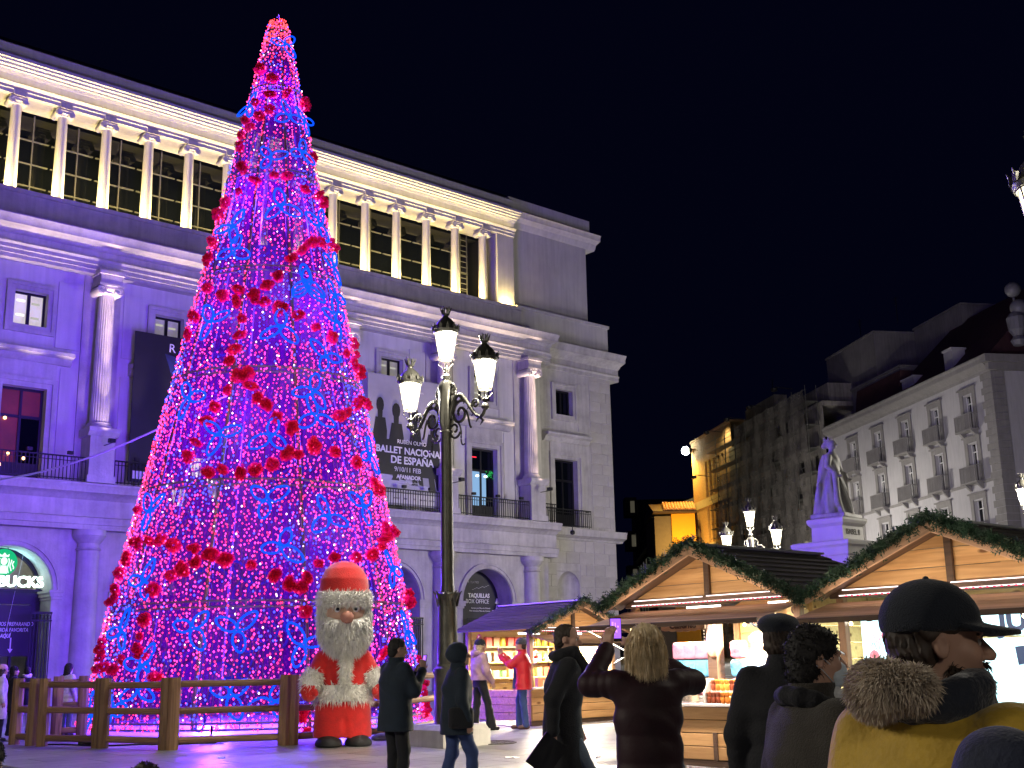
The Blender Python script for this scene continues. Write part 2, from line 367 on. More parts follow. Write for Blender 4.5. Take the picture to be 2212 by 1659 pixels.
# ------------------------------------------------------------------ ground of the square
gm = MB(); L_ = 260
gm.quad((-L_, -60, gz(-60)), (L_, -60, gz(-60)), (L_, 500, gz(500)), (-L_, 500, gz(500)))
PAVE_B = mat('joint_mortar', (.10, .10, .105), .9, var=.2, scale=2)
ground = gm.build('ground', PAVE_B); tag(ground, kind='structure')
def paving():
    m = mat('granite_paving', (.27, .265, .265), .38, var=.25, scale=2.2, bump=.12, bscale=60, streak=0)
    nt = m.node_tree; N = nt.nodes; b = N['Principled BSDF']
    oi = N.new('ShaderNodeObjectInfo'); hs = N.new('ShaderNodeHueSaturation'); mr = N.new('ShaderNodeMapRange'); mr.inputs[3].default_value = .72; mr.inputs[4].default_value = 1.18
    nt.links.new(oi.outputs['Random'], mr.inputs[0]); nt.links.new(mr.outputs[0], hs.inputs['Value']); src = b.inputs['Base Color'].links[0].from_socket
    nt.links.new(src, hs.inputs['Color']); nt.links.new(hs.outputs[0], b.inputs['Base Color'])
    return m
PAVE = paving()
sw, sd = 1.25, .85
sl = MB().box((-sw / 2 + .006, -sd / 2 + .006, -.02), (sw / 2 - .006, sd / 2 - .006, .012)).mesh('paving_slab', PAVE)
tilt = Matrix.Rotation(math.atan(SLOPE), 4, 'X')
cand = []
for i in range(-40, 60):
    for j in range(-60, 60):
        x0 = i * sw + (.5 * sw if j % 2 else 0); y0 = j * sd
        p = np.array([-3, 20, 0]) + D_ * x0 + N_ * y0
        if p[1] < 15.2: continue
        q = np.array([p[0], p[1], gz(p[1])]) - EYE; zf = q @ CF; px = 1106 + F_PX * (q @ CR) / zf; py = 829.5 - F_PX * (q @ CU) / zf
        if -60 < px < 1560 and py < 1700: cand.append((q[1], p, px, py))
cand.sort(key=lambda t: t[0])
big = MB()
for k, (yy, p, px, py) in enumerate(cand):
    M = Matrix.Translation((p[0], p[1], gz(p[1]) + .004)) @ tilt @ Matrix.Rotation(GRID, 4, 'Z')
    if k < 285:
        o = bpy.data.objects.new('paving_slab', sl); COL.objects.link(o); o.parent = ground; o.matrix_local = M
    elif yy < 60:
        big.box((-sw / 2 + .006, -sd / 2 + .006, -.02), (sw / 2 - .006, sd / 2 - .006, .012), M)
o = big.build('paving', PAVE, ground); o['kind'] = 'stuff'
# the paving near the camera, outside the frame, as one sheet
nb = MB(); nb.quad((-60, -30, gz(-30) + .004), (60, -30, gz(-30) + .004), (60, 15.0, gz(15.0) + .004), (-60, 15.0, gz(15.0) + .004))
o = nb.build('paving', PAVE, ground); o['kind'] = 'stuff'

# ------------------------------------------------------------------ the theatre (local x along the front, y into the building, z up)
TH = empty('theatre', P0, GRID, 'pale stone opera house with lit colonnade along its top storey', 'theatre')
def wall_holes(mb, s0, s1, z0, z1, holes, y, depth):
    xs = sorted({s0, s1, *[h[0] for h in holes], *[h[1] for h in holes]}); zs = sorted({z0, z1, *[h[2] for h in holes], *[h[3] for h in holes]})
    for a, b in zip(xs, xs[1:]):
        for c, d in zip(zs, zs[1:]):
            if any(h[0] <= a and b <= h[1] and h[2] <= c and d <= h[3] for h in holes): continue
            mb.quad((a, y, c), (b, y, c), (b, y, d), (a, y, d))
    for a, b, c, d in holes:
        mb.quad((a, y, c), (a, y + depth, c), (a, y + depth, d), (a, y, d)); mb.quad((b, y, c), (b, y + depth, c), (b, y + depth, d), (b, y, d))
        mb.quad((a, y, d), (a, y + depth, d), (b, y + depth, d), (b, y, d)); mb.quad((a, y, c), (a, y + depth, c), (b, y + depth, c), (b, y, c))
def arch_wall(mb, s0, s1, z0, z1, c, R, zs, y, depth, n=18):
    A = [(c + R * math.cos(t), zs + R * math.sin(t)) for t in np.linspace(PI, 0, n + 1)]
    mb.quad((s0, y, z0), (c - R, y, z0), (c - R, y, zs), (s0, y, zs)); mb.quad((c + R, y, z0), (s1, y, z0), (s1, y, zs), (c + R, y, zs))
    mb.add([(s0, y, zs), (A[0][0], y, zs), (s0, y, z1)], [(0, 1, 2)])
    T = [(s0 + (s1 - s0) * i / n, z1) for i in range(n + 1)]
    for i in range(n):
        mb.quad((A[i][0], y, A[i][1]), (A[i + 1][0], y, A[i + 1][1]), (T[i + 1][0], y, T[i + 1][1]), (T[i][0], y, T[i][1]))
        mb.quad((A[i][0], y, A[i][1]), (A[i + 1][0], y, A[i + 1][1]), (A[i + 1][0], y + depth, A[i + 1][1]), (A[i][0], y + depth, A[i][1]))
    mb.add([(s1, y, zs), (A[n][0], y, zs), (s1, y, z1)], [(0, 1, 2)])
    for x in (c - R, c + R): mb.quad((x, y, z0), (x, y + depth, z0), (x, y + depth, zs), (x, y, zs))
def run(mb, prof, s0, s1): return mb.prism(prof, 0, s0, s1)   # prof of (y, z)

SP = 4.64; SL_, SR = -33.5, 0.15                      # facade extends past the left of the frame
PE = -4.75                                              # right end of the projecting colonnade part
BAY = [-7.95 - SP * k for k in range(6)]; COLS = [-5.68 - SP * k for k in range(6)]
WB = -2.86; PW = -.5                                    # wing bay; portico wall plane (y)
# --- ground floor of the portico
gw = MB(); edges = [PE] + [c - .5 * SP + .02 for c in [b for b in BAY]]
for k, b in enumerate(BAY):
    s1 = PE if k == 0 else b + SP / 2; s0 = b - SP / 2 if k < 5 else SL_
    arch_wall(gw, s0, s1, 0, 6.0, b - .1, 1.28, 4.15, -.75, 1.0)
gw.quad((PE, -.75, 0), (PE, .3, 0), (PE, .3, 6.0), (PE, -.75, 6.0))
gw.build('ground_floor_wall', STONE, TH)
for k, b in enumerate(BAY):
    mb = MB()
    for r0, r1, w in ((1.30, 1.42, .05), (1.42, 1.52, .09)):
        n = 22
        for i in range(n):
            t0, t1 = PI * i / n, PI * (i + 1) / n
            P = [(b - .1 + r * math.cos(t), 4.15 + r * math.sin(t)) for r in (r0, r1) for t in (t0, t1)]
            y = -.75 - w
            mb.quad((P[0][0], y, P[0][1]), (P[1][0], y, P[1][1]), (P[3][0], y, P[3][1]), (P[2][0], y, P[2][1]))
            mb.quad((P[2][0], y, P[2][1]), (P[3][0], y, P[3][1]), (P[3][0], -.75, P[3][1]), (P[2][0], -.75, P[2][1]))
            mb.quad((P[0][0], y, P[0][1]), (P[1][0], y, P[1][1]), (P[1][0], -.75, P[1][1]), (P[0][0], -.75, P[0][1]))
    mb.build('archivolt', STONE, TH, smooth=AS)
    mb = MB()
    for sgn in (-1, 1):
        mb = MB()
        for z0, z1, p in ((3.86, 3.95, .05), (3.95, 4.06, .09), (4.06, 4.14, .13)):
            x = b - .1 + sgn * 1.28; a0, a1 = sorted((x + sgn * .32, x - sgn * (p - .02)))
            mb.box((a0, -.75 - p, z0), (a1, .2, z1))
        mb.build('impost', STONE, TH)
# half columns of the ground floor
tus = [(.50, 0), (.50, .25), (.44, .32), (.40, .42), (.385, 1.5), (.36, 3.6), (.335, 5.35), (.40, 5.40), (.335, 5.46), (.335, 5.58), (.46, 5.72), (.50, 5.8), (.52, 5.81), (.52, 5.99)]
tm = MB().lathe(tus, n=24).mesh('tuscan_column', STONE, AS)
for c in COLS: place('tuscan_column', tm, TH, (c - .08, -.82, 0))
# entablature over the ground floor, balcony slab
e1 = MB(); run(e1, [(-1.12, 6.0), (-1.12, 6.14), (-1.16, 6.15), (-1.16, 6.30), (-1.2, 6.36), (-1.02, 6.40), (-1.02, 6.92), (-1.1, 6.98), (-1.16, 7.05), (-1.36, 7.12), (-1.38, 7.26), (-1.44, 7.34), (-1.44, 7.40), (.2, 7.44), (.2, 6.0)], SL_, PE + .25)
e1.build('balcony_entablature', STONE, TH, smooth=AS)
# --- first floor wall of the portico, windows and doors
DOOR = (-.68, .68, 7.44, 10.36); WIN = (-.52, .52, 12.34, 13.45)
fw = MB(); holes = []
for b in BAY: holes += [(b + DOOR[0], b + DOOR[1], DOOR[2], DOOR[3]), (b + WIN[0], b + WIN[1], WIN[2], WIN[3])]
wall_holes(fw, SL_, PE, 7.3, 14.35, holes, PW, .35); fw.quad((PE, PW, 7.3), (PE, .3, 7.3), (PE, .3, 14.35), (PE, PW, 14.35)); fw.build('first_floor_wall', STUCCO, TH)
# --- the wing on the right
ww = MB(); wall_holes(ww, PE, SR, 0, 14.9, [(WB + DOOR[0], WB + DOOR[1], 7.5, 10.45), (WB - .52, WB + .52, 12.45, 13.6), (WB - .66, WB + .66, 2.9, 5.57)], 0, .38)
for sg_ in (-1, 1):
    for i in range(8):
        t0, t1 = PI / 2 * i / 8, PI / 2 * (i + 1) / 8
        P = [(WB + sg_ * .66 * math.cos(t), 0, 4.9 + .66 * math.sin(t)) for t in (t0, t1)]
        ww.quad(P[0], P[1], (WB + sg_ * .66, 0, P[1][2]), (WB + sg_ * .66, 0, P[0][2]))
ww.quad((SR, 0, 0), (SR, 14, 0), (SR, 14, 14.9), (SR, 0, 14.9)); ww.build('wing_wall', STONE, TH)
nc = MB()   # niche: half round recess with a rounded head
n = 14; A = [(WB + .66 * math.cos(t), 4.9 + .66 * math.sin(t)) for t in np.linspace(PI, 0, n + 1)]
for i in range(n):
    t0, t1 = PI - PI * i / n, PI - PI * (i + 1) / n
    nc.quad((WB + .66 * math.cos(t0), .38 * math.sin(t0) + .002, 2.9), (WB + .66 * math.cos(t1), .38 * math.sin(t1) + .002, 2.9), (WB + .66 * math.cos(t1), .38 * math.sin(t1) + .002, 4.9), (WB + .66 * math.cos(t0), .38 * math.sin(t0) + .002, 4.9))
# niche head (arched hood standing just proud of the wall, dark hollow under it built as a quarter dome)
m = 8
for i in range(n):
    for j in range(m):
        q = []
        for (ii, jj) in ((i, j), (i + 1, j), (i + 1, j + 1), (i, j + 1)):
            t = PI - PI * ii / n; f = PI / 2 * jj / m
            q.append((WB + .66 * math.cos(t) * math.cos(f), .38 * math.sin(t) * math.cos(f) + .003, 4.9 + .66 * math.sin(f)))
        nc.quad(*q)
nc.build('niche', STONE, TH, smooth=AS)
# ashlar of the wing: separate stones standing a little proud, open joints
sb = {}
def stone_block(x0, x1, z0, z1):
    w, h = round(x1 - x0, 2), round(z1 - z0, 2)
    if (w, h) not in sb:
        g = .007; b = .012; mb = MB(); a = (-w / 2 + g, w / 2 - g, -h / 2 + g, h / 2 - g)
        mb.add([(a[0], .01, a[2]), (a[1], .01, a[2]), (a[1], .01, a[3]), (a[0], .01, a[3]), (a[0] + b, -.014, a[2] + b), (a[1] - b, -.014, a[2] + b), (a[1] - b, -.014, a[3] - b), (a[0] + b, -.014, a[3] - b)],
               [(4, 5, 6, 7), (0, 1, 5, 4), (1, 2, 6, 5), (2, 3, 7, 6), (3, 0, 4, 7)])
        sb[(w, h)] = mb.mesh('stone_block', ASH)
    place('stone_block', sb[(w, h)], TH, ((x0 + x1) / 2, -.004, (z0 + z1) / 2))
ASH = paving(); ASH.name = 'ashlar'
for nd in ASH.node_tree.nodes:
    if nd.type == 'MAP_RANGE': nd.inputs[3].default_value = .90; nd.inputs[4].default_value = 1.06
ASH.node_tree.nodes['Principled BSDF'].inputs['Roughness'].default_value = .8
for nd in ASH.node_tree.nodes:
    if nd.type == 'VALTORGB' and abs(nd.color_ramp.elements[0].position - .3) < .01:
        nd.color_ramp.elements[0].color = (.36, .345, .33, 1); nd.color_ramp.elements[1].color = (.46, .445, .43, 1)
for r in range(10):
    z0 = 1.9 + r * .5; z1 = z0 + .5
    xs = [PE + .25, -3.9, -3.0, -2.2, -1.32]; 
    if r % 2: xs = [PE + .25, -4.2, -3.35, -2.5, -1.8, -1.32]
    for a, b in zip(xs, xs[1:]):
        if z1 > 2.9 and z0 < 5.6:
            for p, q in ((a, min(b, WB - .7)), (max(a, WB + .7), b)):
                if q - p > .12 and not (p < WB + .69 and q > WB - .69): stone_block(p, q, z0, z1)
        else: stone_block(a, b, z0, z1)
    xs = [-1.28, -.62, .14] if r % 2 else [-1.28, -.35, .14]
    for a, b in zip(xs, xs[1:]): stone_block(a, b, z0, z1)
for r in range(15):
    z0 = 7.55 + r * .48; xs = [-1.25, -.55, .13] if r % 2 else [-1.25, -.2, .13]
    for a, b in zip(xs, xs[1:]): stone_block(a, b, z0, z0 + .48)
# wing ledge
MB().prism([(-.08, 6.92), (-.12, 7.0), (-.34, 7.1), (-.36, 7.28), (-.40, 7.38), (.2, 7.44), (.2, 6.92)], 0, PE + .26, SR + .36).build('wing_ledge', STONE, TH, smooth=AS)
# --- windows
PANE_LIT = mat('lit_room_pane', (.5, .48, .4), .3, var=.5, scale=1.3, emit=(1, .93, .66), es=.55)
PANE_DIM = mat('dim_room_pane', (.3, .29, .26), .3, var=.5, scale=1.1, emit=(.9, .85, .62), es=.16)
def frame_boxes(mb, x0, x1, z0, z1, y, t, dpt):
    mb.box((x0, y, z0), (x0 + t, y + dpt, z1)); mb.box((x1 - t, y, z0), (x1, y + dpt, z1)); mb.box((x0 + t, y, z0), (x1 - t, y + dpt, z0 + t)); mb.box((x0 + t, y, z1 - t), (x1 - t, y + dpt, z1))
def small_window(c, y, z0, z1, lit):
    mb = MB()
    for t0, t1, p in ((0, .14, .06), (.14, .26, .10)):
        x0, x1, a, b = c - .52 - t1, c + .52 + t1, z0 - t1, z1 + t1
        mb.box((x0, y - p, a), (c - .52 - t0, y + .02, b)); mb.box((c + .52 + t0, y - p, a), (x1, y + .02, b)); mb.box((c - .52 - t0, y - p, a), (c + .52 + t0, y + .02, z0 - t0)); mb.box((c - .52 - t0, y - p, z1 + t0), (c + .52 + t0, y + .02, b))
    w = mb.build('window', STONE, TH)
    f = MB(); frame_boxes(f, c - .52, c + .52, z0, z1, y + .2, .07, .08); f.box((c - .05, y + .19, z0 + .07), (c + .05, y + .28, z1 - .07)); f.build('frame', BLACKM, w)
    for sx in (-1, 1):
        a, b = sorted((c + sx * .05, c + sx * .45)); MB().box((a, y + .25, z0 + .07), (b, y + .26, z1 - .07)).build('pane', lit, w)
    if lit is PANE_LIT or lit is PANE_DIM:
        for zz in ((z0 + z1) / 2 - .22, (z0 + z1) / 2 + .25):
            MB().box((c - .36, y + .243, zz), (c - .1, y + .25, zz + .07)).build('ceiling_lamp', glow('ceiling_tube', (1, .98, .85), 1.6 if lit is PANE_LIT else .5), w); MB().box((c + .1, y + .243, zz - .05), (c + .36, y + .25, zz + .02)).build('ceiling_lamp', bpy.data.materials['ceiling_tube'], w)
for k, b in enumerate(BAY): small_window(b, PW, WIN[2], WIN[3], {0: PANE_DIM, 1: PANE_DIM, 3: PANE_DIM, 4: PANE_LIT}.get(k, GLASS_D))
small_window(WB, 0, 12.45, 13.6, GLASS_D)
DOOR_RED = mat('red_room', (.10, .012, .006), .5, var=.7, scale=1.2, emit=(.5, .05, .015), es=.10)
DOOR_CY = glow('cyan_curtain', (.35, .62, 1.0), .75)
def tall_door(c, y, z0, z1, kind):
    mb = MB()
    for t0, t1, p in ((0, .16, .06), (.16, .30, .11)):
        mb.box((c - .68 - t1, y - p, z0), (c - .68 - t0, y + .02, z1 + t1)); mb.box((c + .68 + t0, y - p, z0), (c + .68 + t1, y + .02, z1 + t1)); mb.box((c - .68 - t0, y - p, z1 + t0), (c + .68 + t0, y + .02, z1 + t1))
    w = mb.build('balcony_door', STONE, TH)
    f = MB(); frame_boxes(f, c - .68, c + .68, z0, z1, y + .22, .08, .08); f.box((c - .04, y + .21, z0 + .08), (c + .04, y + .3, z1 - .08)); f.box((c - .6, y + .215, z1 - .95), (c + .6, y + .295, z1 - .86)); f.box((c - .6, y + .215, z0 + .08), (c + .6, y + .295, z0 + .55)); f.build('frame', BLACKM, w)
    for sx in (-1, 1):
        a, b = sorted((c + sx * .04, c + sx * .6))
        MB().box((a, y + .26, z1 - .86), (b, y + .27, z1 - .08)).build('pane', DOOR_RED if kind == 'red' else GLASS_D, w)
        MB().box((a, y + .26, z0 + .55), (b, y + .27, z1 - .95)).build('pane', {'red': DOOR_RED if sx < 0 else GLASS_D, 'cyan': DOOR_CY if sx < 0 else GLASS_D}.get(kind, GLASS_D), w)
    if kind == 'cyan':
        MB().box((c + .06, y + .25, z0 + .6), (c + .30, y + .258, z1 - 1.0)).build('curtain', DOOR_CY, w)
        for dx in (-.2, .24): MB().lathe([(.01, -.05), (.07, -.03), (.07, .03), (.01, .05)], (c + dx, y + .2, z1 - .78 - .35), 8).build('lamp_glow', glow('cool_lamp', (.7, .95, 1), 3.5), w)
        MB().box((c - .55, y + .245, z1 - .38), (c - .2, y + .255, z1 - .34)).build('neon_strip', glow('red_neon', (1, .03, .05), 2.2), w)
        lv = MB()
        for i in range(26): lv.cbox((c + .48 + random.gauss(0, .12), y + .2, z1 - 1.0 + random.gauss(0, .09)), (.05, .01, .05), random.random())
        lv.build('green_reflection', glow('reflection_glow', (.05, .9, .2), .55), w)  # glowing chips imitate a green reflection in the glass
    if kind == 'red':
        for dx, dz in ((-.45, 1.9), (-.28, .8), (-.5, .45), (.2, .7)):
            MB().lathe([(.01, -.05), (.05, -.03), (.05, .03), (.01, .05)], (c + dx, y + .2, z0 + dz), 8).build('lamp_glow', glow('warm_lamp', (1, .55, .25), 5), w)
    hd = MB(); hd.prism([(y - .10, 11.18), (y - .18, 11.24), (y - .24, 11.36), (y - .42, 11.42), (y - .44, 11.52), (y + .05, 11.58), (y + .05, 11.18)], 0, c - 1.36, c + 1.36)
    hd.box((c - .95, y - .05, z1 + .31), (c + .95, y + .02, 11.19))
    hd.build('window_hood', STONE, TH, smooth=AS)
for k, b in enumerate(BAY): tall_door(b, PW, 7.46, 10.36, {0: 'cyan', 4: 'red'}.get(k, 'dark'))
tall_door(WB, 0, 7.5, 10.45, 'dark')
# raised wall panels beside the windows
for b in BAY:
    for sx in (-1, 1):
        a, c = sorted((b + sx * .84, b + sx * 1.62)); MB().box((a, PW - .035, 11.75), (c, PW + .01, 13.95)).build('wall_panel', STUCCO, TH)
        a, c = sorted((b + sx * 1.06, b + sx * 1.62)); MB().box((a, PW - .035, 7.46), (c, PW + .01, 11.1)).build('wall_panel', STUCCO, TH)
for sx in (-1, 1):
    a, c = sorted((WB + sx * .86, WB + sx * 1.46)); MB().box((a, -.03, 11.8), (c, .01, 14.0)).build('wall_panel', STONE, TH)
# --- pilasters, pedestals, fluted columns
def flute(a, z):
    if z < .22 or z > 4.45: return 1
    return 1 - .075 * max(0, math.cos(a * 22)) ** .6 if math.cos(a * 22) > 0 else 1
prof = [(.42, 0), (.42, .08), (.40, .11), (.37, .16), (.36, .17), (.36, .20), (.305, .225), (.30, .26)] + [(.30 - .06 * (z / 4.5) ** 1.6, z) for z in np.linspace(.5, 4.4, 9)] + [(.24, 4.46), (.265, 4.5), (.24, 4.53)]
shaft = MB().lathe(prof, n=110, flute=flute).mesh('shaft', STONE, AS)
def volute(mb, c, r, y0, y1, turns=2.2, sgn=1):
    mb.lathe([(r, 0), (r, y1 - y0)], (0, 0, 0), 18)
    n = 18 * 1; vs = mb.v[-n * 2:]; mb.v[-n * 2:] = [(c[0] + p[0], y0 + p[2], c[1] + p[1]) for p in vs]
    pts = []
    for i in range(30):
        t = i / 29; a = sgn * t * turns * 2 * PI + PI / 2; q = r * (.93 - .8 * t); pts.append((c[0] + q * math.cos(a) * 1, y0 - .006, c[1] + q * math.sin(a)))
    mb.tube(pts, r * .11, 5)
capm = MB(); capm.lathe([(.24, 0), (.27, .05), (.33, .12), (.33, .15)], n=24)
for sgn in (-1, 1): volute(capm, (sgn * .29, .04), .155, -.36, .34, sgn=sgn)
capm.box((-.30, -.34, .08), (.30, .32, .19)); capm.box((-.40, -.38, .19), (.40, .38, .26))
capm = capm.mesh('capital', STONE, AS)
blk = MB().box((-.36, -.36, 0), (.36, .36, .30)).box((-.42, -.42, .30), (.42, .36, .42)).mesh('impost_block', STONE)
pedm = MB(); pedm.box((-.46, -.42, 0), (.46, .42, .22)); pedm.box((-.40, -.36, .22), (.40, .42, 1.48)); pedm.prism([(-.39, 1.48), (-.47, 1.58), (-.50, 1.62), (-.50, 1.74), (.42, 1.74), (.42, 1.48)], 0, -.5, .5); pedm = pedm.mesh('pedestal', STONE, AS)
pil = MB().box((-.62, -.06, 7.46), (.62, .01, 14.34)).mesh('pilaster', STONE)
for k, c in enumerate(COLS):
    place('pilaster', pil, TH, (c, PW, 0)); place('pedestal', pedm, TH, (c, -.92, 7.44))
    s = place('fluted_column', shaft, TH, (c, -.88, 9.18)); place('capital', capm, s, (0, 0, 4.53)); place('impost_block', blk, s, (0, 0, 4.79))
place('pilaster', pil, TH, (PE + .05, -.02, 0), sc=(.5, 1, 1))
# --- main entablature
e2 = MB(); run(e2, [(-.86, 14.34), (-.86, 14.46), (-.92, 14.47), (-.92, 14.60), (-.98, 14.62), (-.98, 14.74), (-1.06, 14.80), (-.90, 14.82), (-.90, 15.10), (-1.0, 15.14), (-1.05, 15.22), (-1.42, 15.27), (-1.44, 15.40), (-1.54, 15.52), (-1.54, 15.56), (-.3, 15.75), (.5, 15.75), (.5, 14.34)], SL_, PE + .3)
e2.build('main_entablature', STONE, TH, smooth=AS)
for c in COLS: pass
e3 = MB(); run(e3, [(-.02, 14.45), (-.06, 14.46), (-.06, 14.62), (-.12, 14.7), (-.03, 14.72), (-.03, 15.0), (-.14, 15.06), (-.2, 15.14), (-.52, 15.26), (-.54, 15.42), (-.62, 15.56), (-.62, 15.6), (.5, 15.75), (.5, 14.45)], PE + .31, SR + .55)
e3.build('wing_entablature', STONE, TH, smooth=AS)
# blocking course and attic
MB().box((SL_, -.12, 15.70), (-5.38, 1.0, 16.78)).box((SL_, -.2, 16.78), (-5.38, 1.0, 16.92)).build('attic_course', STONE, TH)
wa = MB(); wa.box((-5.4, .12, 15.74), (SR + .1, 12, 16.98)); wa.box((-5.46, .06, 16.98), (SR + .16, 12, 17.12)); wa.build('wing_attic', STUCCO, TH)
bk = MB(); bk.box((-5.3, .82, 17.1), (-.32, 12, 21.1)); run(bk, [(.80, 21.05), (.72, 21.15), (.66, 21.3), (.36, 21.42), (.34, 21.6), (.28, 21.68), (.9, 21.72), (12, 21.72), (12, 21.05)], -5.42, .26); bk.box((-5.34, .62, 21.70), (-.2, 12, 22.42)); bk.build('attic_block', STUCCO, TH, smooth=AS)
# --- gallery along the top
GA = [-27.13 + 1.546 * k for k in range(-3, 14)]
gprof = [(.25, 0), (.25, .07), (.22, .12), (.20, .15)] + [(.195 - .03 * (z / 3) ** 1.5, z) for z in np.linspace(.3, 3.05, 7)] + [(.165, 3.10), (.19, 3.13), (.165, 3.16)]
gsh = MB().lathe(gprof, n=28).mesh('shaft', STUCCO, AS)
gc = MB(); gc.lathe([(.165, 0), (.21, .06), (.21, .09)], n=20)
for sgn in (-1, 1): volute(gc, (sgn * .215, .04), .115, -.25, .25, sgn=sgn)
gc.box((-.2, -.24, .06), (.2, .24, .15)); gc.box((-.27, -.27, .15), (.27, .27, .20)); gc = gc.mesh('capital', STUCCO, AS)
for x in GA:
    s = place('gallery_column', gsh, TH, (x, .5, 16.94)); place('capital', gc, s, (0, 0, 3.14))
    MB().box((x - .2, .2, 20.30), (x + .2, .8, 20.52)).build('corbel', STONE, TH)
ge = MB(); run(ge, [(.24, 20.34), (.24, 20.47), (.20, 20.48), (.20, 20.58), (.10, 20.66), (.26, 20.68), (.26, 20.98), (.18, 21.0), (.12, 21.07), (.02, 21.07), (.02, 21.14), (-.10, 21.14), (-.10, 21.22), (-.22, 21.22), (-.22, 21.29), (-.30, 21.30), (-.28, 21.42), (.3, 21.46), (.3, 22.1), (.36, 22.16), (1.4, 22.16), (1.4, 20.34)], -33.5, -5.36)
ge.build('gallery_entablature', STUCCO, TH, smooth=AS)
MB().box((-6.35, .3, 16.93), (-5.4, 1.6, 20.34)).build('end_pilaster', STUCCO, TH)
MB().box((-33.5, 1.55, 16.92), (-6.35, 1.6, 20.6)).build('gallery_glazing', GLASS_D, TH)
gl = MB()
MUL = mat('grey_mullion', (.10, .10, .105), .5, var=.1)
for x in GA[:-1]:
    xm = x + .95
    gb = MB(); gb.box((xm - .02, 1.50, 16.93), (xm + .02, 1.56, 20.34))
    for z in (17.75, 18.55, 19.4): gb.box((x + .05, 1.49, z - .018), (x + 1.5, 1.56, z + .018))
    gb.build('gallery_mullions', MUL, TH)
ladder = MB(); x0 = GA[-2] + .85
for dx in (0, .38): ladder.box((x0 + dx - .02, 1.2, 16.93), (x0 + dx + .02, 1.24, 20.2))
for i in range(12): ladder.box((x0, 1.2, 17.2 + i * .25), (x0 + .38, 1.23, 17.23 + i * .25))
lo = ladder.build('ladder', MUL); lo.parent = None; lo.matrix_world = Matrix.Translation(P0) @ Matrix.Rotation(GRID, 4, 'Z'); tag(lo, 'thin grey ladder standing behind the last bay of the lit gallery', 'ladder')
# roof behind the parapet: a dark vault
rf = MB(); pr = [(1.2, 22.1)] + [(2.2 + 9 * (1 - math.cos(t)), 22.1 + 3.6 * math.sin(t)) for t in np.linspace(0, PI / 2, 8)] + [(24, 25.7), (24, 22.1)]
run(rf, pr, -33.5, -2.5); rf.build('roof', SLATE, TH, smooth=AS)
MB().prism([(10, 25.6), (14, 29.5), (20, 29.5), (20, 25.6)], 0, -34, -24).build('stage_roof', SLATE, TH)
MB().box((-33.4, 1.7, 0), (-.4, 13.5, 22.0)).build('core', STONE_D, TH)
# LED strips on the gallery sill between the columns, and lamp bowls under the main cornice
for i, x in enumerate(GA[:-1]):
    MB().box((x + .3, .20, 16.925), (x + 1.25, .24, 16.95)).build('led_strip', LED_WARM, TH)
    lamp('AREA', fac(x + .773, -.22, 17.0), 165, (1, .75, .24), 1.0, target=fac(x + .773, -.30, 22), size_y=.08, name='sill_led')
lamp('AREA', fac(-5.9, -.10, 17.0), 50, (1, .75, .24), .5, target=fac(-5.9, -.2, 22), size_y=.08, name='sill_led')
for i in range(7):                                     # a second strip on the ledge under the top cornice
    x = -28.5 + 3.3 * i
    MB().box((x, .21, 20.585), (x + 3.2, .235, 20.60)).build('led_strip', LED_WARM, TH)
    lamp('AREA', fac(x + 1.6, .0, 20.66), 15, (1, .78, .26), 3.2, target=fac(x + 1.6, .25, 22), size_y=.05, name='cornice_led')
for k, c in enumerate(COLS):
    fl = MB().box((c - .1, -2.05, 8.62), (c + .1, -1.9, 8.74)).box((c - .02, -2.0, 8.60), (c + .02, -1.42, 8.62)).build('uplight', BLACKM, TH)
    for hh, pw_, an_ in ((4.6, 5600, 11), (3.1, 2500, 12), (1.8, 560, 20), (.7, 100, 44)):     # narrow beams for the top, wide ones for the foot
        lamp('SPOT', fac(c, 1.98, 8.8), pw_, (1, .70, .56), .04, target=fac(c, 1.18, 9.0 + hh), spot=R_(an_), blend=1, name='column_uplight')
for k in range(-1, 6):
    c = COLS[0] - SP * k - SP / 2 if k >= 0 else -4.9
for k, b in enumerate(BAY[:5]):                       # cornice floods on the balcony parapet between the columns
    for q_ in (-1.25, .0, 1.25):
        MB().box((b + q_ - .08, -1.40, 8.24), (b + q_ + .08, -1.28, 8.34)).build('uplight', BLACKM, TH)
        lamp('SPOT', fac(b + q_, 1.36, 8.4), 1900, (1, .74, .56), .06, target=fac(b + q_, 1.85, 15.3), spot=R_(34), blend=1, name='cornice_uplight')
# --- balcony railings
def railing(s0, s1, y, z, ret=None, name='balcony_railing'):
    mb = MB(); h = .78
    mb.box((s0, y - .025, z + h - .04), (s1, y + .025, z + h)); mb.box((s0, y - .015, z + .06), (s1, y + .015, z + .09)); mb.box((s0, y - .015, z + h - .16), (s1, y + .015, z + h - .14))
    n = int((s1 - s0) / .115)
    for i in range(n + 1):
        x = s0 + (s1 - s0) * i / n; mb.box((x - .011, y - .011, z + .03), (x + .011, y + .011, z + h - .03))
    if ret is not None:
        for x in (s0, s1):
            mb.box((x - .02, y + .03, z + h - .04), (x + .02, ret, z + h))
            for j in range(1, int((ret - y) / .12)): mb.box((x - .01, y + .12 * j - .01, z), (x + .01, y + .12 * j + .01, z + h - .04))
    mb.build(name, IRON, TH)
for k, b in enumerate(BAY):
    l, r = (COLS[k + 1] + .47 if k < 5 else SL_), COLS[k] - .47
    railing(l, r, -1.2, 7.44)
railing(COLS[0] + .47, PE + .15, -1.2, 7.44)
railing(WB - 1.4, WB + 1.18, -.3, 7.44, ret=-.02)
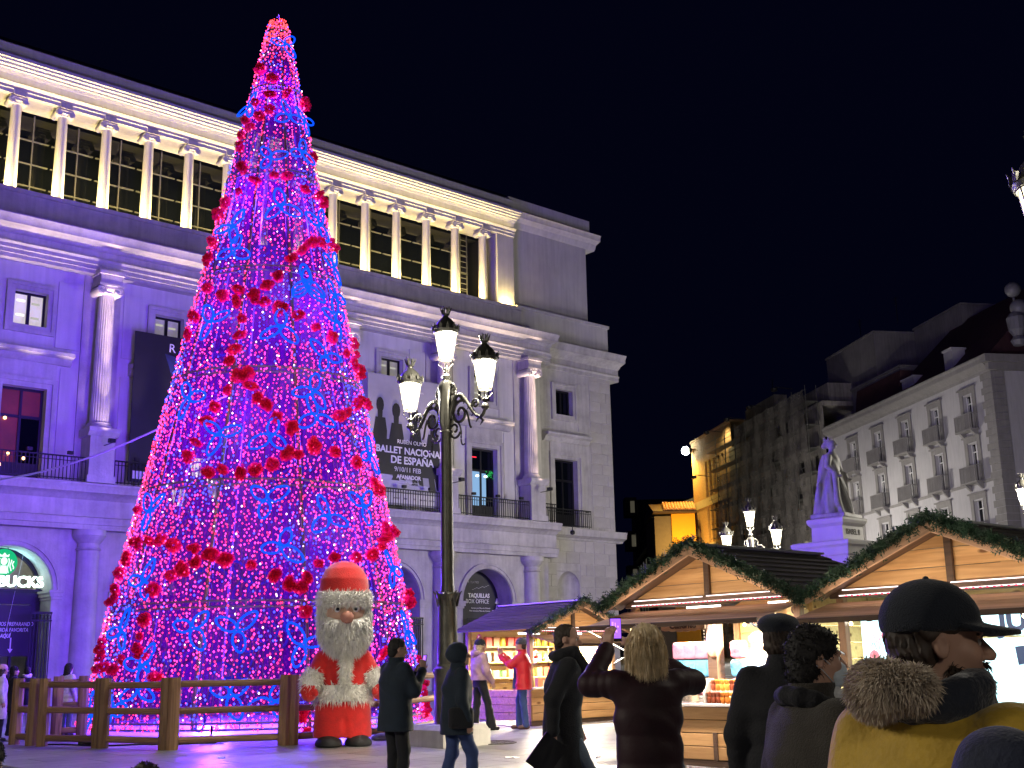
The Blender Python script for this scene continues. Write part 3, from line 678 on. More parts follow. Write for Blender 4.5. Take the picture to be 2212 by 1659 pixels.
cm = MB().lathe([(.02, 0), (.09, .03), (.11, .1), (.09, .18), (.03, .2)], n=12).lathe([(.02, .2), (.02, .36)], n=6).build('security_camera', BLACKM); cm.location = fac(-2.95, .42, 7.1); tag(cm, 'small dark dome camera hanging from the wing ledge under the right balcony', 'camera')
# --- iron gates in the arches
def gate(c, y, side):
    mb = MB(); x0, x1 = (c + .62, c + 1.26) if side > 0 else (c - 1.26, c - .62)
    mb.box((x0, y, 3.42), (x1, y + .04, 3.48)); mb.box((x0, y, 3.2), (x1, y + .04, 3.24)); mb.box((x0, y, .5), (x1, y + .04, .56))
    n = 7
    for i in range(n):
        x = x0 + .03 + (x1 - x0 - .06) * i / (n - 1); mb.box((x - .013, y + .005, .4), (x + .013, y + .032, 3.45))
        if i < n - 1: mb.tube([(x + .045 + .035 * math.cos(t), y + .02, 3.33 + .06 * math.sin(t)) for t in np.linspace(0, 2 * PI, 9)], .009, 4)
    mb.build('iron_gate', IRON, TH)
for b in BAY[:5]:
    for s in (-1, 1): gate(b - .1, -1.0 + .0, s)
# --- what fills the arches
def fill_disc(mb, c, R, zs, y, z0, n=18):
    A = [(c + R * math.cos(t), y, zs + R * math.sin(t)) for t in np.linspace(0, PI, n + 1)]
    mb.add(A + [(c - R, y, z0), (c + R, y, z0)], [tuple(range(n + 3))])
b = BAY[0] - .1
m_ = MB(); fill_disc(m_, b, 1.29, 4.15, .12, 3.45); m_.build('fanlight_panel', NAVY_P, TH)
m_ = MB(); m_.box((b - 1.29, .1, 3.3), (b + 1.29, .2, 3.5)); m_.box((b - 1.29, .14, .3), (b + 1.29, .2, 3.3)); m_.build('doorway_fill', BLACKM, TH)
for b_ in (BAY[1] - .1, BAY[2] - .1):  # flat dark sheets put in for the shade of the deep arches
    m_ = MB(); fill_disc(m_, b_, 1.29, 4.15, .2, .3); m_.build('doorway_fill', NAVY_P, TH)
# cafe arches: lit rooms behind glass
for bi, (bb, colr, pw) in enumerate(((BAY[4] - .1, (.45, .95, 1.0), 75), (BAY[3] - .1, (1, .88, .6), 60), (BAY[5] - .1, (.5, .9, 1), 40))):
    rm = MB(); x0, x1 = bb - 1.6, bb + 1.6
    rm.quad((x0, 2.2, .4), (x1, 2.2, .4), (x1, 2.2, 5.6), (x0, 2.2, 5.6)); rm.quad((x0, .26, 5.6), (x1, .26, 5.6), (x1, 2.2, 5.6), (x0, 2.2, 5.6)); rm.quad((x0, .26, .4), (x0, 2.2, .4), (x0, 2.2, 5.6), (x0, .26, 5.6)); rm.quad((x1, .26, .4), (x1, 2.2, .4), (x1, 2.2, 5.6), (x1, .26, 5.6))
    for i in range(3): rm.box((bb - .9, 2.0, 1.2 + i * .5), (bb + .9, 2.18, 1.25 + i * .5))
    rm.build('cafe_room', ROOM, TH)
    lamp('POINT', fac(bb, -1.2, 5.1), pw * .6, (1, .95, .8), .15, name='cafe_room_light')
    if bi == 0: lamp('AREA', fac(bb, -.08, 4.9), 30, colr, 1.6, target=fac(bb, 1.5, 4.95), size_y=.8, name='cafe_sign_light')
    fr = MB()
    for i in range(18):
        t0, t1 = PI * i / 18, PI * (i + 1) / 18
        P = [(bb + r * math.cos(t), .14, 4.15 + r * math.sin(t)) for r, t in ((1.28, t0), (1.28, t1), (1.17, t1), (1.17, t0))]
        fr.quad(*P); fr.quad(P[2], P[3], (P[3][0], .26, P[3][2]), (P[2][0], .26, P[2][2]))
    fr.box((bb - 1.28, .13, 4.05), (bb + 1.28, .26, 4.15)); fr.box((bb - 1.28, .12, 3.75), (bb + 1.28, .26, 4.05)); fr.box((bb - 1.28, .13, .3), (bb - 1.1, .26, 3.75)); fr.box((bb + 1.0, .13, .3), (bb + 1.28, .26, 3.75)); fr.box((bb - .05, .14, .3), (bb + .05, .24, 2.2)); fr.box((bb + .45, .14, .3), (bb + .52, .24, 2.2))
    fr.build('shopfront_frame', BLACKM, TH)
ORD = ['first from the left', 'second from the left', 'third from the left', 'fourth from the left', 'fifth from the left', 'sixth from the left', 'seventh from the left', 'eighth from the left', 'ninth from the left', 'tenth from the left', 'last on the right', 'twelfth from the left']
# small things on the shelves inside the cafe door
for i in range(10):
    bb = BAY[4] - .1; q = [(.5, .35, .1), (.1, .3, .12), (.55, .5, .42), (.3, .05, .03), (.08, .15, .4)][i % 5]
    o = MB().lathe([(.05, 0), (.06, .1), (.045, .18), (.05, .22)], n=8).build('shelf_cup', mat('cup_%d' % i, q, .4, var=.05) if i < 5 else bpy.data.materials['cup_%d' % (i - 5)])
    o.location = fac(bb + .02 + .14 * (i % 5) - .05, -2.08, 1.25 + .5 * (i // 5)); tag(o, 'small cup inside the cafe doorway, %s on the %s shelf' % (ORD[i % 5], ('lower', 'upper')[i // 5]), 'cup', 'cups on the cafe shelves')
# --- signs on the front (each hangs on the wall: things of their own)
TM = Matrix.Translation(P0) @ Matrix.Rotation(GRID, 4, 'Z')
def on_front(name, label, cat, out=0):
    o = bpy.data.objects.new(name, None); COL.objects.link(o); o.matrix_world = TM @ Matrix.Translation((0, -out, 0)); return tag(o, label, cat)
WP = mat('print_white', (.8, .8, .82), .5, var=0); WPE = glow('cafe_letters', (.75, 1, .9), 3.2, True)
cx = BAY[4] - .1
sg = on_front('cafe_sign', 'glowing white shop name lettering across the arched cafe window', 'sign')
text('lettering', 'STARBUCKS', .46, WPE, sg, (cx + .05, -.08, 4.40), ext=.04, bold=.014, sx=.97)
MB().box((cx - 1.25, -.06, 4.14), (cx + 1.25, -.02, 4.19)).build('bracket', BLACKM, sg)
rd = on_front('roundel_sign', 'green round cafe emblem hanging in the arch above the lettering', 'sign')
GRN = glow('roundel_green', (.01, .42, .17), 1.3, True); RWH = glow('roundel_white', (.75, 1, .9), 1.4)
rc = (cx + .02, -.12, 4.98)
dm = MB().lathe([(.001, 0), (.40, 0), (.40, .06), (.001, .06)], n=36, cap=False); dm.v = [(rc[0] + p[0], rc[1] + .06 - p[2], rc[2] + p[1]) for p in dm.v]; dm.build('disc', GRN, rd)
em = MB()
def flat(poly, y=-.125): em.prism([(rc[0] + a, rc[2] + b_) for a, b_ in poly], 1, y - .008, y)
flat([(.10 * math.cos(t), .03 + .12 * math.sin(t)) for t in np.linspace(0, 2 * PI, 16)[:-1]])
flat([(-.13, .16), (-.15, .25), (-.07, .21), (0, .29), (.07, .21), (.15, .25), (.13, .16)])
for sg_ in (-1, 1):
    for q in range(3):
        xs = [(.13 + .07 * q + .02 * math.sin(7 * t + q)) for t in np.linspace(0, 1, 9)]; zs = np.linspace(.12 - .04 * q, -.32 + .06 * q, 9)
        em.tube([(rc[0] + sg_ * x, rc[1] - .006, rc[2] + z) for x, z in zip(xs, zs)], .019, 5)
flat([(-.08, -.1), (.08, -.1), (.11, -.34), (-.11, -.34)])
em.build('emblem', RWH, rd)
MB().box((rc[0] - .21, -.1, 5.3), (rc[0] - .19, -.07, 5.42)).box((rc[0] + .09, -.1, 5.3), (rc[0] + .11, -.07, 5.42)).build('hanger', BLACKM, rd)
bn = on_front('door_poster', 'dark cafe poster with three lines of slanted white writing', 'poster')
MB().box((cx - 1.1, .02, 2.2), (cx + .98, .05, 3.72)).build('board', INK, bn)
for i, (t_, bo) in enumerate((('ESTAMOS PREPARANDO', .0), ('TU BEBIDA FAVORITA', .0), ('JUSTO AQUÍ', .004))):
    text('lettering', t_, .165, WP, bn, (cx - .27, .012, 3.15 - i * .175), ext=.003, align='LEFT', bold=bo, shear=.2, sx=.74)
ar = MB(); ar.box((cx + .42, .012, 2.4), (cx + .455, .02, 2.75)); ar.prism([(cx + .36, 2.42), (cx + .51, 2.42), (cx + .44, 2.3)], 1, .012, .02); ar.build('arrow', WP, bn)
tq = on_front('ticket_sign', 'black fan shaped ticket office sign with white words and bent arrow', 'sign')
tx = BAY[0] - .1
tb = MB(); fill_disc(tb, tx, 1.2, 4.15, .08, 3.5); tb.build('board', NAVY_P, tq)
text('lettering', 'TAQUILLAS', .235, WP, tq, (tx - .35, .06, 4.42), ext=.004, align='LEFT', bold=.006, sx=.92); text('lettering', 'BOX OFFICE', .235, WP, tq, (tx - .48, .06, 4.19), ext=.004, align='LEFT', sx=.92)
text('lettering', 'Acceso por Plaza de Oriente', .085, WP, tq, (tx - .2, .06, 3.93), ext=.003, align='LEFT'); text('lettering', 'Main entrance Plaza de Oriente', .085, WP, tq, (tx - .3, .06, 3.82), ext=.003, align='LEFT')
text('lettering', 'R TEATRO', .12, GREY_P, tq, (tx - .35, .06, 4.95), ext=.003, align='LEFT')
aw = MB(); aw.tube([(tx + .9, .06, 3.82), (tx + 1.05, .06, 3.83), (tx + 1.13, .06, 3.9), (tx + 1.15, .06, 4.02), (tx + 1.15, .06, 4.15)], .038, 6); aw.prism([(tx + 1.04, 4.14), (tx + 1.26, 4.14), (tx + 1.15, 4.34)], 1, .03, .07); aw.build('arrow', WP, tq)
st = MB()
for i in range(9): st.cbox((tx - .1 + .1 * i, .065, 4.66 + .02 * (i % 3) + .018 * i), (.09, .004, .02), M=None)
st.build('drawing', GREY_P, tq)
np_ = on_front('notice_poster', 'white notice sheet with a dark photograph on top, under the ticket sign', 'poster')
MB().box((tx - .18, .09, 1.5), (tx + .85, .12, 3.22)).build('sheet', WHITE_P, np_); MB().box((tx - .1, .08, 2.72), (tx + .77, .092, 3.16)).build('photograph', INK, np_)
MB().prism([(tx - .05, 2.75), (tx + .2, 2.75), (tx + .28, 3.1), (tx + .02, 3.0)], 1, .07, .085).build('picture_patch', GREY_P, np_)
ln = MB()
for i in range(14): ln.box((tx + .1, .083, 1.7 + i * .065), (tx + .3 + .3 * random.random(), .091, 1.712 + i * .065))
ln.build('text_lines', GREY_P, np_)
# ballet banner
px0, px1 = -14.05, -10.5
bl = on_front('ballet_banner', 'large grey dance banner with dark hatted figures between two columns', 'banner', .2)
MB().box((px0, -.82, 7.62), (px1, -.78, 12.58)).build('cloth', GREY_P, bl)
MB().box((px0 + .02, -.826, 7.7), (px1 - .02, -.821, 8.08)).build('sponsor_strip', WHITE_P, bl)
MB().prism([(px0 + .02, 8.9), (px1 - .02, 8.3), (px1 - .02, 8.1), (px0 + .02, 8.1)], 1, -.8245, -.8205).build('stage_floor', mat('pale_print', (.5, .5, .55), .6), bl)
def figure(c, z0, h, w):
    f = MB(); y0, y1 = -.834, -.827
    f.prism([(c - .15 * w, z0 + h * .72), (c - .24 * w, z0 + h * .5), (c - .20 * w, z0 + h * .3), (c - .10 * w, z0 + .12), (c - .15 * w, z0), (c + .12 * w, z0), (c + .02 * w, z0 + h * .25), (c + .16 * w, z0 + .06), (c + .34 * w, z0 + .02), (c + .24 * w, z0 + h * .3), (c + .27 * w, z0 + h * .55), (c + .2 * w, z0 + h * .72)], 1, y0, y1)
    f.prism([(c - .07 * w, z0 + h * .72), (c + .09 * w, z0 + h * .72), (c + .1 * w, z0 + h * .8), (c + .02 * w, z0 + h * .84), (c - .08 * w, z0 + h * .8)], 1, y0 - .001, y1)
    f.prism([(c + .14 * w * math.cos(t) + .01, z0 + h * (.88 + .1 * math.sin(t))) for t in np.linspace(0, 2 * PI, 13)[:-1]], 1, y0 - .002, y1)
    f.build('dancer_print', INK, bl)
for c, z0, h, w in ((-13.5, 8.75, 3.0, 1.25), (-12.75, 8.55, 3.05, 1.35), (-11.85, 8.4, 3.1, 1.2), (-11.0, 8.25, 3.1, 1.35)): figure(c, z0, h, w)
MB().box((px0 + .3, -.836, 8.75), (px1 - .25, -.8355, 10.1)).build('shade_print', INK, bl)
def bt(t, s, x, z, bo=0, m=WP): text('lettering', t, s, m, bl, (x, -.842, z), ext=.003, bold=bo)
bt('R', .42, -12.45, 12.1); bt('TEATRO REAL', .10, -11.75, 12.08); bt('RUBÉN OLMO', .22, -12.0, 10.05); bt('BALLET NACIONAL', .365, -12.08, 9.70, .010); bt('DE ESPAÑA', .40, -11.98, 9.33, .010)
bt('9/10/11 FEB', .26, -12.2, 8.98); bt('AFANADOR', .21, -12.15, 8.7, .006); bt('Coreografía Marcos Morau', .09, -12.15, 8.5); bt('COPRODUCCIÓN DEL BALLET NACIONAL', .08, -12.15, 8.4); bt('ESTRENO ABSOLUTO', .15, -12.1, 8.2, .004)
for i in range(7): text('sponsor_mark', ['R T', 'M', 'INAEM', 'BNE', 'TR', 'MADRID', 'ABONO'][i], .09, INK, bl, (px0 + .5 + i * .42, -.83, 7.88), ext=.002)
dx0, dx1 = -23.25, -20.0
db = on_front('opera_banner', 'large near-black theatre banner beside the left fluted column', 'banner', .2)
MB().box((dx0, -.82, 7.62), (dx1, -.78, 12.62)).build('cloth', INK, db)
MB().box((dx0 + .12, -.826, 7.72), (dx1 - .12, -.821, 7.98)).build('sponsor_strip', WHITE_P, db)
def dt(t, s, x, z, m=WP): text('lettering', t, s, m, db, (x, -.83, z), ext=.003)
dt('R', .42, -21.95, 12.2); dt('TEATRO REAL', .12, -21.2, 12.2); dt('26 ENE - 3 FEB', .26, -21.55, 9.2); dt('LA OPERA ABIERTA', .13, -21.8, 8.9); dt('THE OPERA', .11, -21.85, 8.72); dt('ESTRENO', .16, -21.9, 8.25)
for i in range(5): text('sponsor_mark', 'TR', .09, INK, db, (dx0 + .5 + i * .55, -.83, 7.85), ext=.002)
MB().prism([(-22.2, 12.0), (-21.6, 11.9), (-21.3, 10.9), (-21.9, 11.2)], 1, -.827, -.822).build('picture_patch', mat('blue_print', (.03, .04, .12), .5, var=.6, scale=2), db)
# power cable hung from the front to the tree
cb = MB(); pa = fac(-30, 1.3, 6.9); pb = np.array([TREE_C[0] - 1.2, TREE_C[1] + .9, 8.2])
cb.tube([tuple(pa + (pb - pa) * t - np.array([0, 0, .7 * math.sin(PI * t)])) for t in np.linspace(0, 1, 20)], .025, 6)
o = cb.build('power_cable', mat('pale_cable', (.55, .55, .6), .4)); tag(o, 'pale cable slung from the theatre balcony to the lit tree', 'cable')
# ------------------------------------------------------------------ the tree of lights
TX, TY = TREE_C; TZ0 = gz(TY) + .02
TREE = empty('light_tree', (TX, TY, TZ0), 0, 'tall cone shaped Christmas tree made of pink and blue light strings', 'light tree')
FRAME = mat('tree_steel', (.16, .15, .14), .5, metal=.4, var=.1)
def tr(z): return tree_r(z + TZ0)
TH_ = TREE_H - TZ0
for z in (.12, 2.95 - TZ0, 5.5 - TZ0, 8.08 - TZ0, 10.6 - TZ0, 13.22 - TZ0, 15.63 - TZ0, TH_ - .45):
    r = tr(z) + .01; mb = MB(); n = 56
    for dz, dr, t in ((-.06, 0, .024), (.06, 0, .024)):
        mb.tube([((r + dr) * math.cos(2 * PI * i / n), (r + dr) * math.sin(2 * PI * i / n), z + dz) for i in range(n)], t, 5, closed=True)
    for i in range(n): a = 2 * PI * i / n; mb.cbox((r * math.cos(a), r * math.sin(a), z), (.02, .02, .12))
    mb.build('frame_ring', FRAME, TREE)
for k in range(10):
    a = 2 * PI * k / 10 + .17; mb = MB()
    mb.tube([((tr(z) - .05) * math.cos(a), (tr(z) - .05) * math.sin(a), z) for z in np.linspace(.05, TH_ - .2, 9)], .035, 6); mb.tube([((tr(z) - .22) * math.cos(a), (tr(z) - .22) * math.sin(a), z) for z in np.linspace(.05, TH_ - 3, 8)], .02, 5)
    mb.build('frame_rib', FRAME, TREE)
o_ = MB(); o_.tube([(0, .0 + .13 * math.cos(t), TH_ + .02 + .16 * math.sin(t)) for t in np.linspace(0, PI, 9)], .015, 6); o_.build('lifting_eye', FRAME, TREE)
# added inner cloth cone that imitates the hazy glow between the lamps
NETM = net('tree_glow_net', (.026, .0012, .013), .74, .62)
nb = MB(); nb.lathe([(tr(z) - .09, z) for z in np.linspace(.15, TH_ - .3, 14)], n=64, cap=False); nb.build('glow_net', NETM, TREE, smooth=True)
# light strings: one lamp after the other down each string
def led_mesh(name, P, r, m):
    P = np.asarray(P); n = len(P); o = np.array([(1, 0, 0), (-1, 0, 0), (0, 1, 0), (0, -1, 0), (0, 0, 1.2), (0, 0, -1.2)]) * r
    rr = RNG.uniform(.75, 1.3, (n, 1, 1)); V = (P[:, None, :] + o[None] * rr).reshape(-1, 3); b = np.arange(n)[:, None] * 6
    F = np.concatenate([b + [[4, 0, 2]], b + [[4, 2, 1]], b + [[4, 1, 3]], b + [[4, 3, 0]], b + [[5, 2, 0]], b + [[5, 1, 2]], b + [[5, 3, 1]], b + [[5, 0, 3]]])
    me = bpy.data.meshes.new(name); me.from_pydata(V.tolist(), [], F.tolist()); o = link_mesh(name, me, m, TREE); o['kind'] = 'stuff'; return o
red, pink, blue, white = [], [], [], []
wires = MB(); NS = 215
for k in range(NS):
    a = 2 * PI * k / NS + RNG.normal(0, .006); ztop = RNG.uniform(.9, 1) * TH_ if k % 5 == 0 else None
    # strings thin out towards the top
    zt = TH_ - .2 if k % 6 == 0 else (TH_ - 4.5 if k % 3 == 0 else (TH_ - 9.2 if k % 2 == 0 else TH_ - 11.8)); zt = max(2.6, zt + RNG.normal(0, .4))
    zt = min(zt, TH_ - .15); off = RNG.uniform(0, .12)
    wires.tube([((tr(z) + .0) * math.cos(a), (tr(z)) * math.sin(a), z) for z in np.linspace(.15, zt, 6)], .0065, 3, cap=False)
    for z in np.arange(.15 + off, zt, .092 if k % 6 else .075):
        if RNG.random() < .06: continue
        aa = a + RNG.normal(0, .035) / max(.3, tr(z)); rr = tr(z) + RNG.uniform(-.03, .06); p = (rr * math.cos(aa), rr * math.sin(aa), z + RNG.normal(0, .02))
        # blue lamps come in patches between the pink ones
        t = math.sin(3.1 * a + 1.2 * z) + math.sin(5.3 * a - .9 * z + 2) + RNG.normal(0, .8); u = RNG.random()
        if t > 1.1: (blue if u < .72 else white if u < .8 else pink).append(p)
        else: (red if u < .42 else pink if u < .91 else white if u < .94 else blue).append(p)
LED_R = glow('led_red', (1, .03, .13), 3.6); LED_P = glow('led_pink', (1, .05, .28), 4.0); LED_B = glow('led_blue', (.05, .07, 1.0), 4.0); LED_W = glow('led_white', (1, .62, .85), 5)
led_mesh('red_lights', red, .0205, LED_R); led_mesh('pink_lights', pink, .0205, LED_P); led_mesh('blue_lights', blue, .0205, LED_B); led_mesh('white_lights', white, .018, LED_W)
WIREM = mat('pink_wire', (.09, .03, .05), .5, var=.1); o = wires.build('light_wires', WIREM, TREE); o['kind'] = 'stuff'
crown = [(tr(z) * math.cos(a) * 1.05, tr(z) * math.sin(a) * 1.05, z) for z, a in zip(RNG.uniform(TH_ - .75, TH_ - .05, 420), RNG.uniform(0, 2 * PI, 420))]
led_mesh('crown_lights', crown, .02, glow('led_crown', (1, .05, .06), 4.5))
base = [((tr(.1) + RNG.uniform(-.12, .18)) * math.cos(a), (tr(.1) + RNG.uniform(-.12, .18)) * math.sin(a), RNG.uniform(.03, .16)) for a in RNG.uniform(0, 2 * PI, 500)]
led_mesh('base_lights', base, .022, LED_R)
def cone_hit(x, y, out=.0):
    v = ray(x, y); v = v / np.hypot(v[0], v[1]); s = float(v[0] * TX + v[1] * TY) - 3
    b = v[0] * TX + v[1] * TY; perp = abs(v[0] * TY - v[1] * TX)
    for _ in range(30):
        z = EYE[2] + v[2] * s; r = tree_r(z) + out
        s = b - math.sqrt(max(0, r * r - perp * perp))
    p = EYE + v * s; a = math.atan2(p[1] - TY, p[0] - TX); r = tree_r(p[2]) + out
    return np.array([r * math.cos(a), r * math.sin(a), p[2] - TZ0]), a
# three-petalled rope light motifs
def motif_mesh(name, seed):
    mb = MB(); rg = random.Random(seed)
    for k in range(3):
        a = 2 * PI * k / 3 + rg.uniform(-.2, .2); L = .40 * rg.uniform(.85, 1.15); w = .125 * rg.uniform(.8, 1.2); pts = []
        for i in range(22):
            t = 2 * PI * i / 22; u = .5 - .5 * math.cos(t); q = w * math.sin(t) * (1 - .25 * u)
            x = .03 + L * u; pts.append((0, x * math.cos(a) - q * math.sin(a), x * math.sin(a) + q * math.cos(a)))
        n = len(pts); radii = [.029 if i % 2 else .017 for i in range(n * 2)]
        P2 = []
        for i in range(n):
            p, q = Vector(pts[i]), Vector(pts[(i + 1) % n]); P2 += [p, (p + q) / 2]
        mb.tube(P2, radii, 5, closed=True)
    return mb.mesh(name)
ROPE = glow('rope_light', (.003, .07, 1.0), 1.7); ROPE_D = glow('rope_light_dim', (.004, .03, 1.0), 1.1)
mots = [motif_mesh('flower_motif', i) for i in range(5)]
for m in mots: m.materials.append(ROPE)
motd = [m.copy() for m in mots[:3]]
for m in motd: m.materials.clear(); m.materials.append(ROPE_D)
MOT = [(616, 95), (537, 230), (626, 250), (659, 261), (583, 340), (652, 328), (607, 444), (691, 485), (501, 489), (504, 541), (586, 537, 1), (721, 575), (663, 608), (664, 620), (724, 640), (727, 693), (456, 693), (606, 706), (465, 757, 1), (705, 770),
       (676, 844), (683, 898), (408, 857), (475, 937), (584, 940), (734, 937, 1), (798, 981), (596, 1020, 1), (664, 1010, 1), (577, 1080), (785, 1092), (710, 1116), (323, 1102), (382, 1145, 1), (609, 1181), (308, 1256), (537, 1253, 1), (785, 1264, 1), (850, 1231),
       (415, 1357), (512, 1361), (656, 1393), (613, 1357, 1), (260, 1364), (883, 1368), (303, 1440), (299, 1487), (242, 1537), (199, 1537), (497, 1501), (587, 1516), (515, 1397, 1), (508, 1458, 1), (425, 1523, 1), (386, 1440, 1), (814, 1487), (860, 1450, 1), (450, 1235, 1), (700, 1330, 1)]
for i, q in enumerate(MOT):
    p, a = cone_hit(q[0], q[1], -.25 if len(q) > 2 else .09)
    lean = .23
    lamp('POINT', (TX + p[0] * .985, TY + p[1] * .985, TZ0 + p[2]), 8, (.01, .06, 1.0), .08, name='rope_glow')
    s = 1.12 if q[1] > 420 else .95
    o = place('flower_motif', (motd[i % 3] if len(q) > 2 else mots[i % 5]), TREE, p, (0, 0, 0), s)
    o.rotation_euler = (Matrix.Rotation(a, 3, 'Z') @ Matrix.Rotation(-lean, 3, 'Y') @ Matrix.Rotation(random.uniform(0, 2 * PI), 3, 'X')).to_euler()
# a few of the motifs turned to the sides and the back of the tree, out of sight of the camera
for i in range(16):
    a = R_(20 + 140 * random.random()); z = random.uniform(.8, 12); r = tr(z) + .09
    o = place('flower_motif', mots[i % 5], TREE, (r * math.cos(a), r * math.sin(a), z)); o.rotation_euler = (Matrix.Rotation(a, 3, 'Z') @ Matrix.Rotation(-.23, 3, 'Y') @ Matrix.Rotation(random.uniform(0, 6), 3, 'X')).to_euler()
# tulle pompoms
def pom_mesh(seed):
    rg = np.random.default_rng(seed); V, F = [], []
    for i in range(70):
        d = rg.normal(0, 1, 3); d /= np.linalg.norm(d); u = np.cross(d, rg.normal(0, 1, 3)); u /= np.linalg.norm(u); w = np.cross(d, u); L = .17 * rg.uniform(.75, 1.15); s = .075
        b = len(V); V += [d * .04, d * L * .8 + u * s, d * L + w * .03, d * L * .8 - u * s, d * L * .55 + w * s * .8]; F += [(b, b + 1, b + 2), (b, b + 2, b + 3), (b, b + 4, b + 2)]
    me = bpy.data.meshes.new('pompom'); me.from_pydata([tuple(v) for v in V], [], F); return me
POM = net('red_tulle', (.88, .016, .07), .68, .4)
poms = [pom_mesh(i) for i in range(4)]
for m in poms: m.materials.append(POM)
def zc(L, ox, oy, s): return [(ox + x * s, oy + y * s) for x, y in L]
PO = zc([(440, 400), (510, 455), (595, 535), (495, 545), (690, 590), (710, 610), (410, 590), (495, 630), (435, 670), (380, 735), (355, 700), (330, 780), (320, 850), (330, 960), (340, 975), (315, 1110), (240, 1170), (200, 1240), (160, 1400), (140, 1490), (125, 1510), (410, 1045), (520, 1015), (595, 1020), (700, 1095), (780, 1130), (810, 1170), (800, 1190), (745, 910), (850, 1400), (870, 1440), (790, 1400), (745, 1400), (710, 1420), (680, 1450), (610, 1495), (630, 1490), (545, 1590), (480, 1640)], 398, 0, .3732)
PO += zc([(630, 70), (560, 130), (365, 160), (475, 175), (470, 200), (240, 190), (260, 200), (545, 240), (480, 240), (160, 150), (355, 245), (345, 225), (670, 280), (640, 285), (770, 330), (890, 410), (1000, 480), (1095, 590), (390, 350), (375, 465), (340, 560), (320, 630), (300, 640), (365, 740), (400, 750), (450, 810), (430, 720), (290, 840), (500, 880), (480, 895), (550, 930), (560, 950), (205, 950), (150, 1045), (80, 1190), (35, 1290), (20, 1270), (620, 1020), (730, 1080), (720, 1110), (870, 1190), (880, 1220), (700, 1260), (680, 1275), (770, 1270), (1015, 1250), (1030, 1260), (1160, 1320), (1170, 1340), (590, 1340), (480, 1370), (475, 1395), (385, 1390), (370, 1400), (255, 1370), (170, 1400), (160, 1390), (1100, 985), (1050, 1010), (1170, 930), (1190, 900), (1230, 930), (1240, 950), (1150, 660), (1190, 740), (1180, 700), (1150, 520), (1180, 600), (65, 340), (25, 460), (1280, 1450), (1320, 1510), (1290, 1490)], 398, 575, .31995)
PO += zc([(335, 110), (310, 300), (340, 310), (400, 295), (470, 290), (550, 320), (665, 335), (680, 345), (750, 380), (770, 370), (880, 400), (860, 410), (690, 420), (670, 430), (540, 500), (600, 460), (610, 480), (790, 385), (270, 390), (265, 420), (230, 490), (200, 590), (180, 660), (190, 640), (425, 590), (1015, 440), (1155, 505), (1165, 490), (1250, 560), (1240, 550), (1320, 560), (1310, 580), (1350, 500), (1355, 520), (1420, 430), (1520, 390), (1510, 400), (1645, 395), (1740, 380), (1800, 330), (1810, 290), (1830, 270), (1820, 215), (1860, 240), (1870, 250), (1340, 720), (1970, 620), (1960, 660), (1975, 670), (375, 770), (380, 755), (345, 870), (330, 930), (335, 950), (360, 985), (240, 1010), (195, 1060), (180, 1070), (130, 1050), (105, 1000), (110, 950), (120, 900), (95, 1060), (440, 1110), (450, 1170), (1320, 1350), (1340, 1460), (1330, 1320), (2050, 1040), (2030, 1020), (2060, 1150), (2050, 1200), (2060, 1260), (1810, 970), (2075, 1300), (2060, 1330)], 177, 1062, .36)
for i, (x, y) in enumerate(PO):
    p, a = cone_hit(x, y, .08)
    o = place('pompom', poms[i % 4], TREE, p, (random.uniform(0, 6), random.uniform(0, 6), random.uniform(0, 6)), [random.uniform(.5, 1.1) for _ in range(3)])
# floodlight bars on the paving at the foot of the tree
for i, (px, py, lab) in enumerate(((197, 1612, 'low black floodlight bar by the fence post nearest the left side of the tree'), (456, 1607, 'low black floodlight bar in front of the tree near the middle fence posts'))):
    g = ground_at(px, py); b = MB(); b.box((-.22, -.06, .02), (.22, .06, .09)); b.box((-.02, -.02, .09), (.02, .02, .3)); b.box((-.1, -.1, 0), (.1, .1, .02))
    o = b.build('floodlight_bar', BLACKM); o.location = (g[0], g[1], gz(g[1]) + .016); o.rotation_euler[2] = .1; tag(o, lab, 'floodlight')
    lamp('AREA', (g[0], g[1] + .1, gz(g[1]) + .35), 35, (.12, .03, 1), .4, target=(g[0], g[1] + 3, 2.2), size_y=.1, name='floodlight')

# ------------------------------------------------------------------ wooden rail fence
LOG = wood('fence_log', (.30, .17, .085), (.16, .085, .04), 'Z', 1.0, .7, knots=False); LOGX = wood('fence_rail', (.30, .17, .085), (.16, .085, .04), 'X', 1.0, .7, knots=False)
def log(name, a, b, r, parent):
    a, b = Vector(a), Vector(b); L = (b - a).length
    mb = MB(); n = 9
    mb.tube([(0, 0, L * t) for t in np.linspace(0, 1, 5)], [r * q for q in (1, 1.03, .98, 1.02, .97)], n)
    o = mb.build(name, LOG, parent, smooth=AS); o.location = a; o.rotation_euler = (b - a).to_track_quat('Z', 'Y').to_euler(); return o
def fence(name, label, posts, gaps):
    P = [ground_at(x, y) for x, y in posts]; c = sum(P) / len(P); c[2] = gz(c[1])
    e = empty(name, c, 0, label, 'fence', 'rail fence round the tree')
    for p in P: h = 1.2; log('post', p - c, p - c + np.array([random.uniform(-.02, .02), 0, h]), .105, e)
    for i in range(len(P) - 1):
        if i in gaps: continue
        for z in (.16, .64, 1.08):
            q = np.array([0, .03, z]); log('rail', P[i] - c + q + np.array([0, 0, random.uniform(-.015, .015)]), P[i + 1] - c + q, .06, e)
    return e
fence('wooden_fence', 'short rail fence section at the far left edge of the square', [(30, 1610), (66, 1613)], [])
fence('wooden_fence', 'rail fence section second from the left, with a long haired person behind it', [(90, 1614), (209, 1617)], [])
fence('wooden_fence', 'rail fence section left of the middle double post, in front of the tree', [(221, 1618), (354, 1622)], [])
